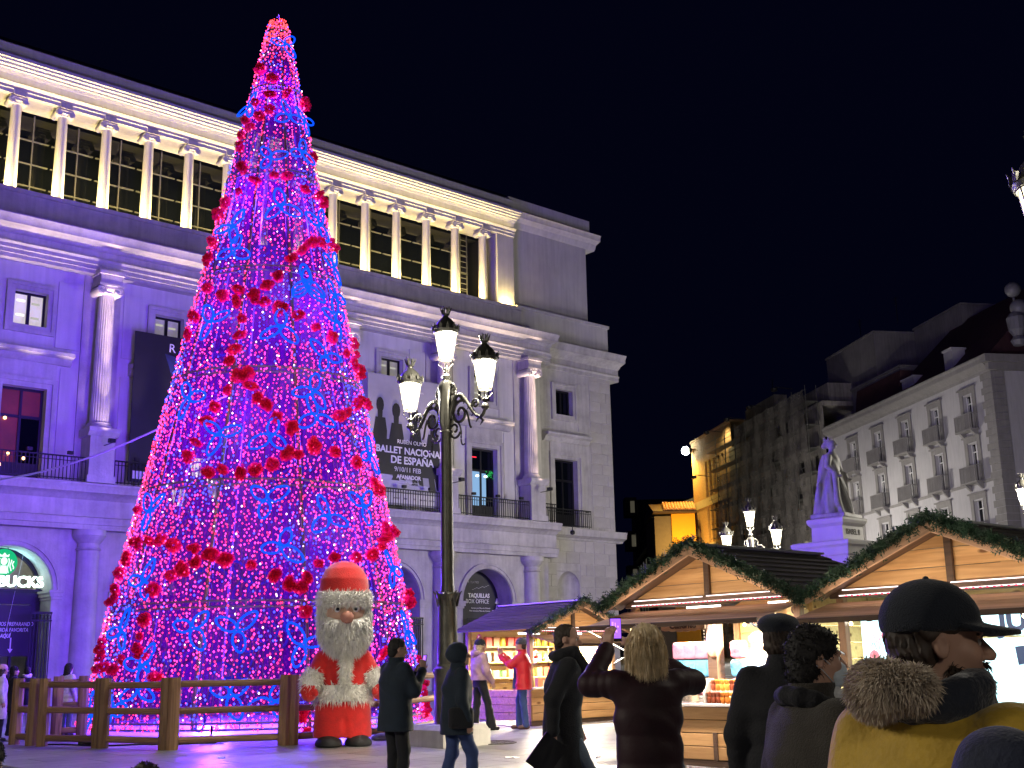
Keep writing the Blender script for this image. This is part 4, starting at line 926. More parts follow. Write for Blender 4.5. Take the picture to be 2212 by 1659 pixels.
fence('wooden_fence', 'rail fence section between the middle double post and the Santa figure', [(371, 1622), (612, 1612)], [])
fence('wooden_fence', 'rail fence section passing behind the Santa figure', [(631, 1611), (836, 1598)], [])
fence('wooden_fence', 'rail fence section running back to the stone footed street lamp', [(846, 1597), (962, 1577)], [])
fence('wooden_fence', 'rail fence section returning behind the left side of the tree', [(120, 1597), (175, 1595)], [])

# ------------------------------------------------------------------ street lamps
CASTI = mat('cast_iron', (.075, .072, .058), .42, metal=.55, var=.3, scale=6, bump=.2, bscale=30)
GILT = mat('pale_iron', (.26, .24, .16), .4, metal=.4, var=.2)
LGLASS = glow('lantern_glass', (1, .88, .55), 7, alpha=.62); LCORE = glow('lantern_core', (1, .92, .68), 40)
def lamp_parts():
    # lantern: glass body, frame bars, crowned cap
    g = MB().lathe([(.115, 0), (.20, .50)], n=6, cap=False).mesh('glass', LGLASS)
    core = MB().lathe([(.01, 0), (.07, .05), (.085, .2), (.06, .36), (.01, .4)], n=10).mesh('lamp_bulb', LCORE, True)
    b = MB()
    for k in range(6):
        a = 2 * PI * k / 6; b.tube([(.118 * math.cos(a), .118 * math.sin(a), 0), (.204 * math.cos(a), .204 * math.sin(a), .50)], .008, 4)
    for r, z in ((.12, 0), (.205, .50)): b.tube([(r * math.cos(t), r * math.sin(t), z) for t in np.linspace(0, 2 * PI, 19)[:-1]], .012, 5, closed=True)
    for k in range(4):
        a = PI / 4 + PI / 2 * k; b.tube([(.02 * math.cos(a), .02 * math.sin(a), -.22), (.07 * math.cos(a), .07 * math.sin(a), -.13), (.13 * math.cos(a), .13 * math.sin(a), -.07), (.12 * math.cos(a), .12 * math.sin(a), .0)], .012, 5)
    b.lathe([(.02, -.28), (.06, -.26), (.03, -.22), (.05, -.17), (.02, -.12)], n=10)
    cage = b.mesh('lantern_frame', CASTI, AS)
    c = MB(); c.lathe([(.225, .50), (.235, .55), (.215, .57), (.20, .62), (.15, .71), (.085, .78), (.05, .81), (.05, .83), (.075, .85), (.05, .87)], n=18)
    for k in range(12):
        a = 2 * PI * k / 12; c.cbox((.235 * math.cos(a), .235 * math.sin(a), .585), (.03, .05, .075), rz=a)
        c.tube([(.235 * math.cos(a), .235 * math.sin(a), .60), (.262 * math.cos(a), .262 * math.sin(a), .66)], [.016, .005], 4)
    for k in range(6):
        a = 2 * PI * k / 6; c.tube([(.05 * math.cos(a), .05 * math.sin(a), .86), (.085 * math.cos(a), .085 * math.sin(a), .93), (.105 * math.cos(a), .105 * math.sin(a), .99)], [.02, .016, .006], 5)
        c.tube([(.06 * math.cos(a), .06 * math.sin(a), .88), (.03 * math.cos(a), .03 * math.sin(a), .99)], [.012, .006], 4)
    cap = c.mesh('crown_cap', CASTI, AS)
    return g, cage, cap, core
LG, LCAGE, LCAP, LBULB = lamp_parts()
pm = MB(); pm.lathe([(.27, .0), (.27, .1), (.235, .16), (.235, .95), (.255, 1.0), (.255, 1.06), (.20, 1.1), (.19, 1.14)], n=24); POSTBASE = pm.mesh('post_base', CASTI, AS)
pm = MB(); pm.lathe([(.17, 1.14), (.185, 1.2), (.17, 1.3), (.15, 2.1), (.155, 2.2), (.19, 2.25), (.2, 2.3), (.16, 2.34)], n=40, flute=lambda a, z: 1 + .06 * abs(math.sin(a * 7 + 9 * z)) if 1.25 < z < 2.2 else 1)
for k in range(8):
    a = 2 * PI * k / 8; pm.tube([(.16 * math.cos(a), .16 * math.sin(a), 2.1), (.2 * math.cos(a), .2 * math.sin(a), 2.3), (.25 * math.cos(a), .25 * math.sin(a), 2.36)], [.02, .025, .008], 5)
POSTCOL = pm.mesh('post_collar', CASTI, AS)
pm = MB(); pm.lathe([(.115, 2.3), (.12, 2.42), (.108, 2.46), (.10, 5.1), (.12, 5.14), (.10, 5.18)], n=20); POLE = pm.mesh('pole', CASTI, AS)
pm = MB(); pm.lathe([(.10, 5.18), (.135, 5.3), (.125, 5.7), (.14, 5.95), (.11, 6.05), (.06, 6.12), (.09, 6.16), (.05, 6.2)], n=40, flute=lambda a, z: 1 + .1 * math.sin(a * 6 + 14 * z) if 5.2 < z < 5.98 else 1); HEAD = pm.mesh('twisted_head', CASTI, AS)
def spiral(c, r, a0, turns, sgn, n=22): return [(c[0] + r * (1 - .8 * i / n) * math.cos(a0 + sgn * turns * 2 * PI * i / n), 0, c[1] + r * (1 - .8 * i / n) * math.sin(a0 + sgn * turns * 2 * PI * i / n)) for i in range(n + 1)]
def bez(P, n=16):
    P = [np.array(p, float) for p in P]; out = []
    for i in range(n + 1):
        t = i / n; Q = P
        while len(Q) > 1: Q = [a * (1 - t) + b * t for a, b in zip(Q, Q[1:])]
        out.append(tuple(Q[0]))
    return out
am = MB()
am.tube(bez([(.1, 0, 5.35), (.28, 0, 6.05), (.55, 0, 5.9), (.62, 0, 5.30), (1.0, 0, 5.05), (1.08, 0, 5.42)], 24), [.04 - .012 * i / 24 for i in range(25)], 7)
am.tube(spiral((.40, 5.42), .23, 1.2, 1.4, 1), .026, 6); am.tube(spiral((.82, 5.52), .10, 3.6, 1.5, -1), .02, 5); am.tube(spiral((.24, 5.15), .17, -.4, 1.2, -1), .022, 5)
am.tube(bez([(.35, 0, 5.25), (.5, 0, 5.05), (.35, 0, 4.95), (.42, 0, 4.8), (.52, 0, 4.86)]), .016, 5); am.tube(bez([(.55, 0, 5.45), (.66, 0, 5.3), (.62, 0, 5.15), (.7, 0, 5.12)]), .02, 5)
am.tube(bez([(.12, 0, 5.4), (.35, 0, 5.7), (.3, 0, 6.05), (.12, 0, 5.98)]), .022, 6); am.tube(spiral((.2, 5.85), .1, 0, 1.3, 1), .018, 5)
for t in np.linspace(.15, .8, 7):
    p = bez([(.1, 0, 5.35), (.28, 0, 6.05), (.55, 0, 5.9), (.62, 0, 5.30), (1.0, 0, 5.05), (1.08, 0, 5.42)], 100)[int(t * 100)]
    am.tube([p, (p[0] + .05, .04, p[2] - .07), (p[0] + .02, 0, p[2] - .15)], [.025, .03, .006], 5)
am.lathe([(.03, 5.36), (.07, 5.40), (.07, 5.44), (.03, 5.47)], (1.08, 0, 0), 12)
ARM = am.mesh('scroll_arm', CASTI, True)
def lantern(parent, loc, power):
    l = place('lantern', LCAGE, parent, loc); place('glass', LG, l); place('crown_cap', LCAP, l); place('lamp_bulb', LBULB, l, (0, 0, .005), sc=.3); return l
def street_lamp(loc, label, power=90, plinth=True, rz=None):
    e = empty('street_lamp', loc, GRID + PI / 2 if rz is None else rz, label, 'street lamp', 'three lantern street lamps')
    place('post_base', POSTBASE, e); place('post_collar', POSTCOL, e); place('pole', POLE, e); place('twisted_head', HEAD, e)
    for k in (0, 1): place('scroll_arm', ARM, e, rot=(0, 0, PI * k))
    for x, z in ((1.08, 5.72), (-1.08, 5.72), (0, 6.46)):
        lantern(e, (x, 0, z), power)
        lamp('POINT', (x, 0, z + .28), power, (1, .93, .80), .1, parent=e, name='lantern_light')
    return e
LX, LY = -1.18, 20.84
ml = street_lamp((LX, LY, gz(LY) + .2), 'tall iron street lamp with three lanterns on a stone block beside the Santa', 950)
pl = MB(); pl.box((-.5, -.5, -.05), (.5, .5, .28)); pl.prism([(-.5, .28), (-.43, .36), (.43, .36), (.5, .28)], 1, -.46, .46)
po = pl.build('stone_plinth', STONE); po.location = (LX, LY, gz(LY)); po.rotation_euler[2] = GRID; tag(po, 'square grey stone block under the tall three lantern street lamp', 'plinth')
street_lamp((-8.98, 33.5, gz(33.5)), 'three lantern street lamp standing behind the left side of the light tree', 70)
street_lamp((8.25, 42, gz(42) - .9), 'three lantern street lamp rising behind the middle stall roof', 1700)
street_lamp((17.0, 62, gz(62) - .1), 'added three lantern street lamp hidden behind the white statue pedestal', 3300)  # added unseen lamp, lights the scaffolding and the corner block
street_lamp((17.4, 88, gz(88)), 'added three lantern street lamp down the street, hidden behind the drinks stall roof', 6500)  # added out of sight to brighten the scaffolded house
street_lamp((16.95, 37.2, gz(37) - .0), 'street lamp mostly out of frame, its lantern low at the edge above the garland', 3600)
# the near lamp at the right edge: only one lantern reaches into the frame
q = at(2262, 470, 9.0); zl = q[2] - .25
nl = street_lamp((q[0] + 1.08 * -N_[0] * -1, q[1] + 1.08 * N_[1], zl - 5.72), 'near street lamp at the edge whose bright lantern hangs high in the night sky', 260)
street_lamp((3.2, -8.5, gz(-8.5)), 'added three lantern street lamp standing behind the viewer, out of the picture', 850)  # added lamp out of view, lights the people in the foreground
street_lamp((-11.5, 6.0, gz(6)), 'added three lantern street lamp outside the picture at the near left', 2300)  # added lamp out of view, lights stalls, fence and Santa

# ------------------------------------------------------------------ the big Santa figure
SX, SY = -3.02, 21.3
SANTA = empty('santa_figure', (SX, SY, gz(SY) + .016), R_(14), 'giant plush Santa figure with long white beard standing in front of the tree', 'santa figure'); SANTA.scale = (1.0, 1.04, 1.09)
PLUSH = mat('red_plush', (.68, .014, .012), .85, var=.2, scale=5, bump=.5, bscale=70, sheen=.4); FURW = mat('white_fur', (.93, .91, .84), .9, var=.08, scale=8, sheen=.3); SKINS = mat('plush_skin', (.62, .38, .28), .7, var=.06); NOSEM = mat('plush_nose', (.55, .24, .17), .6, var=.1); BOOT = mat('black_plush', (.012, .012, .014), .7, bump=.3, bscale=80)
h = .02
f = Field((-.75, -.55, 0), (.75, .55, 1.6), h)
f.loft([(.12, .50, .36, 0, 0), (.3, .50, .37, 0, 0), (.62, .47, .36, 0, 0), (.9, .45, .36, 0, 0), (1.2, .42, .33, 0, 0), (1.42, .34, .28, 0, 0), (1.52, .25, .22, 0, 0)], .05)
f.cap((0, -.44, .0), (0, -.38, .36), .07, .05, .06, sub=True)
for sx in (-1, 1): f.cap((sx * .34, 0, 1.30), (sx * .52, -.12, 1.02), .17, .15, .05)
f.build('body', PLUSH, SANTA)
f = Field((-.95, -.6, .55), (.95, .4, 1.15), h)
for sx in (-1, 1):
    f = Field((-.95, -.6, .55), (.95, .4, 1.15), h); f.ell((sx * .60, -.26, .84), (.145, .13, .165), .04); f.cap((sx * .54, -.34, .88), (sx * .50, -.38, .80), .05, .05, .03); f.build('mitten', PLUSH, SANTA)
f = Field((-.62, -.5, .6), (.62, .5, 1.0), h); f.loft([(.67, .47, .40, 0, 0), (.73, .50, .42, 0, 0), (.86, .50, .42, 0, 0), (.92, .46, .39, 0, 0)], .03); f.loft([(.6, .38, .3, 0, 0), (1.0, .38, .3, 0, 0)], .02, sub=True)
be = f.build('belt_trim', FURW, SANTA); fur('belt_fur', be, 2600, .09, .010, FURW, be, .5, 2)
f = Field((-.12, -.5, .85), (.12, -.1, 1.55), h); f.box((0, -.33, 1.16), (.085, .09, .32), .04, .02); ft = f.build('front_trim', FURW, SANTA); fur('trim_fur', ft, 900, .07, .009, FURW, ft, .4, 3, sel=lambda c: c[:, 1] < -.3)
for sx in (-1, 1):
    f = Field((-.9, -.5, .75), (.9, .3, 1.25), h); f.cap((sx * .53, -.16, 1.01), (sx * .57, -.21, .95), .165, .165, .02); c_ = f.build('cuff', FURW, SANTA); fur('cuff_fur', c_, 900, .08, .010, FURW, c_, .4, 4)
for sx in (-1, 1):
    f = Field((-.6, -.7, -.02), (.6, .5, .2), h); f.ell((sx * .25, -.18, .03), (.23, .36, .14), .02); f.box((0, 0, -.1), (1, 1, .1), .01, .01, sub=True); f.build('boot', BOOT, SANTA)
HZ = 1.97
f = Field((-.6, -.6, 1.4), (.6, .6, 2.6), h); f.ell((0, 0, HZ), (.40, .40, .46), .05); f.ell((0, -.30, HZ + .02), (.27, .14, .12), .05); f.build('head', SKINS, SANTA)
f = Field((-.2, -.75, 1.75), (.2, -.3, 2.15), .012); f.ell((0, -.50, HZ - .02), (.115, .12, .10), .02); f.build('nose', NOSEM, SANTA)
for sx in (-1, 1):
    e_ = MB().lathe([(.001, -.055), (.04, -.04), (.055, 0), (.04, .04), (.001, .055)], n=12).build('eye', mat('eye_white', (.75, .75, .72), .2, var=0) if sx < 0 else bpy.data.materials['eye_white'], SANTA, smooth=True); e_.location = (sx * .155, -.385, HZ + .11)
    p_ = MB().lathe([(.001, -.03), (.025, -.022), (.034, 0), (.025, .022), (.001, .03)], n=12).build('pupil', mat('pupil', (.01, .015, .03), .1, var=0) if sx < 0 else bpy.data.materials['pupil'], e_, smooth=True); p_.location = (0, -.034, 0)
f = Field((-.65, -.8, 1.15), (.65, .45, 2.25), h); f.ell((0, -.18, HZ - .23), (.44, .34, .33), .06); f.ell((0, -.24, HZ - .36), (.31, .26, .27), .08)
for sx in (-1, 1): f.ell((sx * .16, -.40, HZ - .11), (.19, .12, .07), .04); f.ell((sx * .36, -.02, HZ + .02), (.08, .2, .22), .05)
f.ell((0, -.36, HZ + .10), (.31, .26, .17), .04, sub=True)
bd = f.build('beard', FURW, SANTA); fur('beard_fur', bd, 9000, .075, .011, FURW, bd, .9, 5, sel=lambda c: (c[:, 1] < .15) & ~((abs(c[:, 0]) < .30) & (c[:, 2] > HZ - .08)))
f = Field((-.65, -.6, 1.95), (.65, .65, 2.95), h); f.loft([(HZ + .24, .43, .43, 0, .02), (HZ + .36, .445, .45, 0, .03), (HZ + .60, .42, .43, .0, .05), (HZ + .77, .33, .36, .0, .08), (HZ + .87, .19, .23, 0, .1), (HZ + .91, .03, .05, 0, .12)], .06); f.build('hat', PLUSH, SANTA)
f = Field((-.68, -.68, 2.0), (.68, .65, 2.55), h); f.loft([(HZ + .155, .41, .42, 0, .0), (HZ + .19, .455, .48, 0, 0), (HZ + .34, .465, .48, 0, 0), (HZ + .39, .43, .44, 0, .01)], .04, disp=lambda X, Y, Z: (.10 - .22 * (Y + .5)) * 0)
hb = f.build('hat_brim', FURW, SANTA); fur('brim_fur', hb, 5200, .065, .009, FURW, hb, .1, 6)
# loose cables and a crumpled ground sheet beside the Santa
f = Field((-.45, -.3, 0), (.45, .3, .2), .02); f.ell((-.1, 0, .03), (.26, .16, .10), .04); f.ell((.17, .05, .03), (.2, .13, .08), .05); f.ell((.0, -.1, .02), (.3, .1, .06), .05, disp=lambda X, Y, Z: .02 * np.sin(40 * X + 20 * Y))
o = f.build('ground_sheet', mat('grey_canvas', (.12, .13, .12), .8, bump=.5)); g = ground_at(845, 1600); o.location = (g[0], g[1], gz(g[1]) + .016); tag(o, 'crumpled grey canvas bundle on the paving just behind the Santa and navy man', 'canvas')

# manhole cover, scraps of paper and a loose cable on the paving
mh = MB(); mh.lathe([(.001, .012), (.36, .012), (.36, .02), (.40, .02), (.40, 0), (.001, 0)], n=28, cap=False)
for i in range(5):
    for j in range(5):
        if (i - 2) ** 2 + (j - 2) ** 2 < 6: mh.cbox(((i - 2) * .13, (j - 2) * .13, .014), (.05, .05, .008))
o = mh.build('manhole_cover', CASTI); g = ground_at(1066, 1607); o.location = (g[0], g[1], gz(g[1]) + .012); o.rotation_euler = (math.atan(SLOPE), 0, .4); tag(o, 'round iron manhole cover in the paving right of the lamp block', 'manhole cover')
for i, (px, py, lab) in enumerate(((1245, 1600, 'white paper scrap on the paving left of the striding man'), (1290, 1640, 'white paper scrap on the paving between the striding man and the blond woman'), (480, 1640, 'white paper scrap on the paving in front of the rail fence'), (1110, 1640, 'small paper scrap on the bright paving near the lower edge'))):
    sc_ = MB(); n = 5; w_ = .05 + .012 * i
    for a in range(n):
        for b in range(n - 2):
            z = lambda u, v: .012 * math.sin(u * 2.1 + i) * math.cos(v * 1.7) + .012
            sc_.quad(*[(w_ * (u - 2) * .5, w_ * (v - 1) * .5, z(u, v)) for u, v in ((a, b), (a + 1, b), (a + 1, b + 1), (a, b + 1))])
    o = sc_.build('paper_scrap', WHITE_P); g = ground_at(px, py); o.location = (g[0], g[1], gz(g[1]) + .016); o.rotation_euler[2] = i; tag(o, lab, 'litter')
cb2 = MB(); pts = []
for i in range(40):
    t = i / 39; x = -8.6 + 5.6 * t; y = 22.6 - .5 * math.sin(t * 5) + .12 * math.sin(t * 23); pts.append((x, y, gz(y) + .03))
cb2.tube(pts, .014, 5); o = cb2.build('ground_cable', BLACKM); tag(o, 'thin black cable snaking over the paving just behind the fence', 'cable')
# ------------------------------------------------------------------ market stalls
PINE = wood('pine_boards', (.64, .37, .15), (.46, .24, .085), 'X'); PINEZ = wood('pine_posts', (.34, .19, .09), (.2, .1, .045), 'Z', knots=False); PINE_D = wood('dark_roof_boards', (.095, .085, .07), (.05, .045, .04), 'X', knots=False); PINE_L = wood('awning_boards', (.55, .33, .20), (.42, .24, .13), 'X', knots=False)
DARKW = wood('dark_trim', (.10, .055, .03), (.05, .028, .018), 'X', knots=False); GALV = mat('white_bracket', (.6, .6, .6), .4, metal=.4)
INNER = wood('stall_lining', (.62, .42, .16), (.5, .32, .11), 'X'); COUNTER = mat('counter_top', (.6, .55, .5), .35, var=.1)
NEEDLE = mat('fir_needles', (.022, .055, .028), .55, var=.5, scale=6)
def brd(mbname, dims, parent, loc, m, rot=(0, 0, 0), cache={}):
    k = (mbname, tuple(round(d, 3) for d in dims), m.name)
    if k not in cache:
        x, y, z = [d / 2 for d in dims]; c = min(.006, x * .4, y * .4, z * .4)
        vs = [(-x, -y + c, -z + c), (-x, y - c, -z + c), (-x, y - c, z - c), (-x, -y + c, z - c), (x, -y + c, -z + c), (x, y - c, -z + c), (x, y - c, z - c), (x, -y + c, z - c),
              (-x + c, -y, -z + c), (x - c, -y, -z + c), (x - c, -y, z - c), (-x + c, -y, z - c), (-x + c, y, -z + c), (x - c, y, -z + c), (x - c, y, z - c), (-x + c, y, z - c),
              (-x + c, -y + c, -z), (x - c, -y + c, -z), (x - c, y - c, -z), (-x + c, y - c, -z), (-x + c, -y + c, z), (x - c, -y + c, z), (x - c, y - c, z), (-x + c, y - c, z)]
        bm = bmesh.new(); pv = [bm.verts.new(v) for v in vs]; bmesh.ops.convex_hull(bm, input=pv)
        bmesh.ops.dissolve_limit(bm, angle_limit=.01, verts=bm.verts, edges=bm.edges)
        me = bpy.data.meshes.new(mbname); bm.to_mesh(me); bm.free(); me.materials.append(m); cache[k] = me
    return place(mbname, cache[k], parent, loc, rot)
def stall(org, rz, label, w=2.9, d=2.4, eave=2.2, rise=.62, cnt=.78, trims=True, awn=True, planks=True):
    # local: x along the gabled front, -y is the front, origin at the middle of the front on the ground
    e = empty('market_stall', org, rz, label, 'market stall', 'wooden Christmas market stalls')
    for x in (-w / 2 + .05, w / 2 - .05):
        for y in (.05, d - .05): brd('post', (.1, .1, eave), e, (x, y, eave / 2), PINEZ)
    # counter boards
    z = .10; k = 0
    brd('plinth_board', (w, .05, .1), e, (0, .02, .05), DARKW)
    hs = [.165, .165, .165, .165]; hs = [(cnt - .1) / 4] * 4
    for i, h_ in enumerate(hs):
        if i < 2:
            brd('counter_board', (w * .5 - .06, .03, h_ - .008), e, (-w * .25, 0, z + h_ / 2), PINE); brd('counter_board', (w * .5 - .06, .03, h_ - .008), e, (w * .25, 0, z + h_ / 2), PINE)
        else: brd('counter_board', (w - .02, .03, h_ - .008), e, (0, 0, z + h_ / 2), PINE)
        z += h_
    brd('counter_light_block', (w - .06, .02, cnt - .12), e, (0, .032, .1 + (cnt - .12) / 2), DARKW)  # added dark boards, front and sides, block inside light at the joints
    for sx in (-1, 1): brd('side_light_block', (.02, d - .16, cnt - .12), e, (sx * (w / 2 - .042), d / 2, .1 + (cnt - .12) / 2), DARKW)
    brd('counter_batten', (.07, .045, (cnt - .1) / 2 + .02), e, (0, -.012, .1 + (cnt - .1) / 4), DARKW)
    brd('counter_top', (w + .04, .42, .04), e, (0, .12, cnt + .022), COUNTER)
    # sides and back
    for sx in (-1, 1):
        for i in range(4): brd('side_board', (.03, d - .1, (cnt - .1) / 4 - .008), e, (sx * (w / 2 - .012), d / 2, .1 + (cnt - .1) / 4 * (i + .5)), PINE)
    nb_ = 10; hb = (eave - .1) / nb_
    for i in range(nb_): brd('back_board', (w - .04, .03, hb - .006), e, (0, d - .03, .1 + hb * (i + .5)), INNER)
    # gables: horizontal boards cut to the slope
    slope = math.atan2(rise, w / 2); oh = .22
    gm_ = 3
    for yy in (.03, d - .03):
        for i in range(gm_):
            z0, z1 = rise * i / gm_, rise * (i + 1) / gm_ - .008; x0, x1 = (w / 2) * (1 - z0 / rise), (w / 2) * (1 - z1 / rise)
            MB().prism([(-x0, eave + z0), (x0, eave + z0), (x1, eave + z1), (-x1, eave + z1)], 1, yy - .015, yy + .015).build('gable_board', PINE, e)
    brd('king_post', (.09, .05, rise - .02), e, (0, -.01, eave + rise / 2 - .02), DARKW)
    brd('tie_beam', (w + .1, .07, .10), e, (0, -.02, eave - .03), DARKW)
    # roof slats on both slopes, barge boards
    Ls = math.hypot(w / 2, rise) + oh; ns = 9; sw_ = Ls / ns
    for sx in (-1, 1):
        for i in range(ns):
            t = (i + .5) * sw_; x = sx * t * math.cos(slope); zz = eave + rise + .05 - t * math.sin(slope) + .012
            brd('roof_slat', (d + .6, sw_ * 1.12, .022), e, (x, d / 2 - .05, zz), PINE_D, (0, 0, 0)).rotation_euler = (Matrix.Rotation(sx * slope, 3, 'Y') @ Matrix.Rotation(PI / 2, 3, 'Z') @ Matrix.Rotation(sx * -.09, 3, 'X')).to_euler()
        t = Ls / 2; o = brd('barge_board', (Ls, .03, .13), e, (sx * t * math.cos(slope), -.36, eave + rise + .0 - t * math.sin(slope)), PINE_L); o.rotation_euler = (0, sx * slope, 0)
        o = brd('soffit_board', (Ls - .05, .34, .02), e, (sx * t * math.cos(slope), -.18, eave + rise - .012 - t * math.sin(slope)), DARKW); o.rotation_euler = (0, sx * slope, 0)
    brd('ridge_cap', (.14, d + .62, .03), e, (0, d / 2 - .05, eave + rise + .085), GALV)
    # awning flap hinged under the tie beam, its struts and light strips
    if awn:
        aw_l = .92; an = R_(14)
        for i in range(5):
            t = (i + .5) * aw_l / 5; o = brd('awning_board', (w + .1, aw_l / 5 - .006, .02), e, (0, -.05 - t * math.cos(an), eave - .14 - t * math.sin(an) * 1), PINE_L); o.rotation_euler = (an, 0, 0)
        for x in (-w / 2 + .1, -w / 6, w / 6, w / 2 - .1):
            o = brd('awning_batten', (.06, aw_l, .03), e, (x, -.05 - aw_l / 2 * math.cos(an), eave - .165 - aw_l / 2 * math.sin(an)), DARKW); o.rotation_euler = (an, 0, 0)
        o = brd('awning_edge', (w + .14, .03, .06), e, (0, -.05 - aw_l * math.cos(an) - .02, eave - .14 - aw_l * math.sin(an)), DARKW); o.rotation_euler = (an, 0, 0)
        for x in (-w / 2 + .06, w / 2 - .06):
            mb = MB(); mb.tube([(x, .02, eave - .75), (x, -.05 - aw_l * math.cos(an), eave - .17 - aw_l * math.sin(an))], .012, 5); mb.build('awning_strut', GALV, e)
    for i, (x0, x1, dz) in enumerate(((-w / 2 + .15, -.05, .045), (.02, w / 2 - .2, .05), (-w / 2 + .1, w / 2 - .1, -.02))):
        MB().box((x0, -.075, eave - .03 + dz - .006), (x1, -.066, eave - .03 + dz + .006)).build('light_strip', glow('strip_white', (1, .80, .78), 3) if 'strip_white' not in bpy.data.materials else bpy.data.materials['strip_white'], e)
    fl_ = MB()
    for i in range(34): fl_.cbox((-w / 2 + .2 + (w - .4) * i / 33, -.07, eave - .055), (.03, .012, .014))
    fl_.build('coloured_lights', glow('strip_red', (1, .03, .12), 2) if 'strip_red' not in bpy.data.materials else bpy.data.materials['strip_red'], e)
    return e
def garland(name, pts, r, count, label, parent_loc, group='fir garlands on the stall roofs'):
    P = [Vector(p) for p in pts]; seg = [(P[i + 1] - P[i]).length for i in range(len(P) - 1)]; tot = sum(seg)
    V, F = [], []; rg = random.Random(hash(label) % 1000)
    for _ in range(count):
        t = rg.random() * tot; i = 0
        while t > seg[i] and i < len(seg) - 1: t -= seg[i]; i += 1
        ax = (P[i + 1] - P[i]).normalized(); c = P[i].lerp(P[i + 1], t / seg[i])
        d = Vector((rg.gauss(0, 1), rg.gauss(0, 1), rg.gauss(.25, 1))); d.normalize(); d = (d + ax * rg.uniform(-.9, .9)).normalized()
        L = r * rg.uniform(.5, 1.5); side = d.cross(Vector((rg.gauss(0, 1), rg.gauss(0, 1), rg.gauss(0, 1)))).normalized(); wdt = r * .035
        c = c + Vector((rg.gauss(0, r * .3), rg.gauss(0, r * .3), rg.gauss(0, r * .22)))
        for q in range(5):       # a twig with needles
            b = c + d * (L * (.2 + .2 * q)); n1 = (d * .6 + side * (1 if q % 2 else -1)).normalized(); 
            k = len(V); V += [b - d * .012, b + d * .012, b + n1 * L * .45]; F.append((k, k + 1, k + 2))
        k = len(V); V += [c - side * wdt, c + side * wdt, c + d * L * 1.1]; F.append((k, k + 1, k + 2))
    me = bpy.data.meshes.new(name); me.from_pydata([tuple(v) for v in V], [], F)
    o = link_mesh(name, me, NEEDLE); return tag(o, label, 'garland', group)
def stall_point(e, p): return tuple(Matrix.Translation(e.location) @ Matrix.Rotation(e.rotation_euler[2], 4, 'Z') @ Vector(p))
RZB = math.atan2(N_[1], N_[0])                           # fronts run along the theatre's normal
def on_line(t): p = np.array([2.34, 16.64, 0]) + N_ * t; p[2] = gz(p[1]) + .004; return p
SB = stall(on_line(.38), RZB, 'hot drinks stall with white capped vendor, between the red coat and the capped men', w=2.9)
SC_ = stall(on_line(3.92), RZB, 'stall with bright cyan and white picture panels behind the man in yellow', w=3.1, rise=.64)
A0 = at(1240, 1440, 26.0); SA = stall((A0[0], A0[1], gz(A0[1]) + .004), GRID, 'far stall with purple dark roof and bright yellow goods behind the red coat', w=2.5, d=2.1, eave=1.95, rise=.50, cnt=.72)
SA2p = on_line(.38) - N_ * 3.9 + D_ * 2.2
SD = stall((np.array([8.2, 24.5, gz(24.5) + .004])), RZB, 'stall behind the two gabled fronts with only its roof corner showing below the statue', w=2.9, eave=2.3)
def roof_garland(e, w, eave, rise, label, n=900, r=.15):
    pts = [(-w / 2 - .3, -.38, eave - .10), (-w / 4, -.38, eave + rise * .5 + .06), (0, -.38, eave + rise + .10), (w / 4, -.38, eave + rise * .5 + .06), (w / 2 + .3, -.38, eave - .10)]
    garland('fir_garland', [stall_point(e, p) for p in pts], r, n, label, None)
roof_garland(SB, 2.9, 2.2, .62, 'dark fir garland over the gable of the hot drinks stall', 2300, .08)
roof_garland(SC_, 3.1, 2.2, .64, 'dark fir garland over the gable of the cyan lit stall', 2600, .08)
roof_garland(SA, 2.5, 1.95, .50, 'dark fir garland over the far yellow lit stall by the theatre', 1000, .09)
ng = MB(); ng.prism([(-.07, -.02), (.05, -.07), (.1, .03), (-.02, .08)], 1, -.004, .004)
o = ng.build('paper_tag', mat('orange_card', (.75, .33, .04), .6)); o.location = at(2166, 1181, on_line(4.6)[1] - .35); o.rotation_euler = (0, 0, RZB); tag(o, 'small orange card caught in the fir garland of the cyan lit stall', 'card')
# light inside the stalls
def stall_light(e, w, d, eave, power, col, y=.75): 
    for x in (-w / 4, w / 4):
        mb = MB(); mb.box((x - .3, y - .02, eave - .10), (x + .3, y + .02, eave - .06)); mb.build('tube_lamp', WHITE_GL, e)
        lamp('AREA', (x, y, eave - .14), power, col, .6, rot=(0, 0, 0), size_y=.12, parent=e, name='stall_lamp')
    lamp('AREA', (0, -.35, eave - .34), power * .14, (1, .85, .76), w * .8, rot=(R_(25), 0, 0), size_y=.08, parent=e, name='front_strip')
    lamp('AREA', (0, -.55, eave - .12), 11, (1, .80, .62), w * .85, rot=(R_(145), 0, 0), size_y=.06, parent=e, name='gable_fill_light')  # added light without a fixture, brightens the gable boards
stall_light(SB, 2.9, 2.4, 2.2, 800, (1, .88, .62)); stall_light(SC_, 3.1, 2.4, 2.2, 130, (.75, .95, 1)); stall_light(SA, 2.5, 2.1, 1.95, 400, (1, .90, .66), .7)
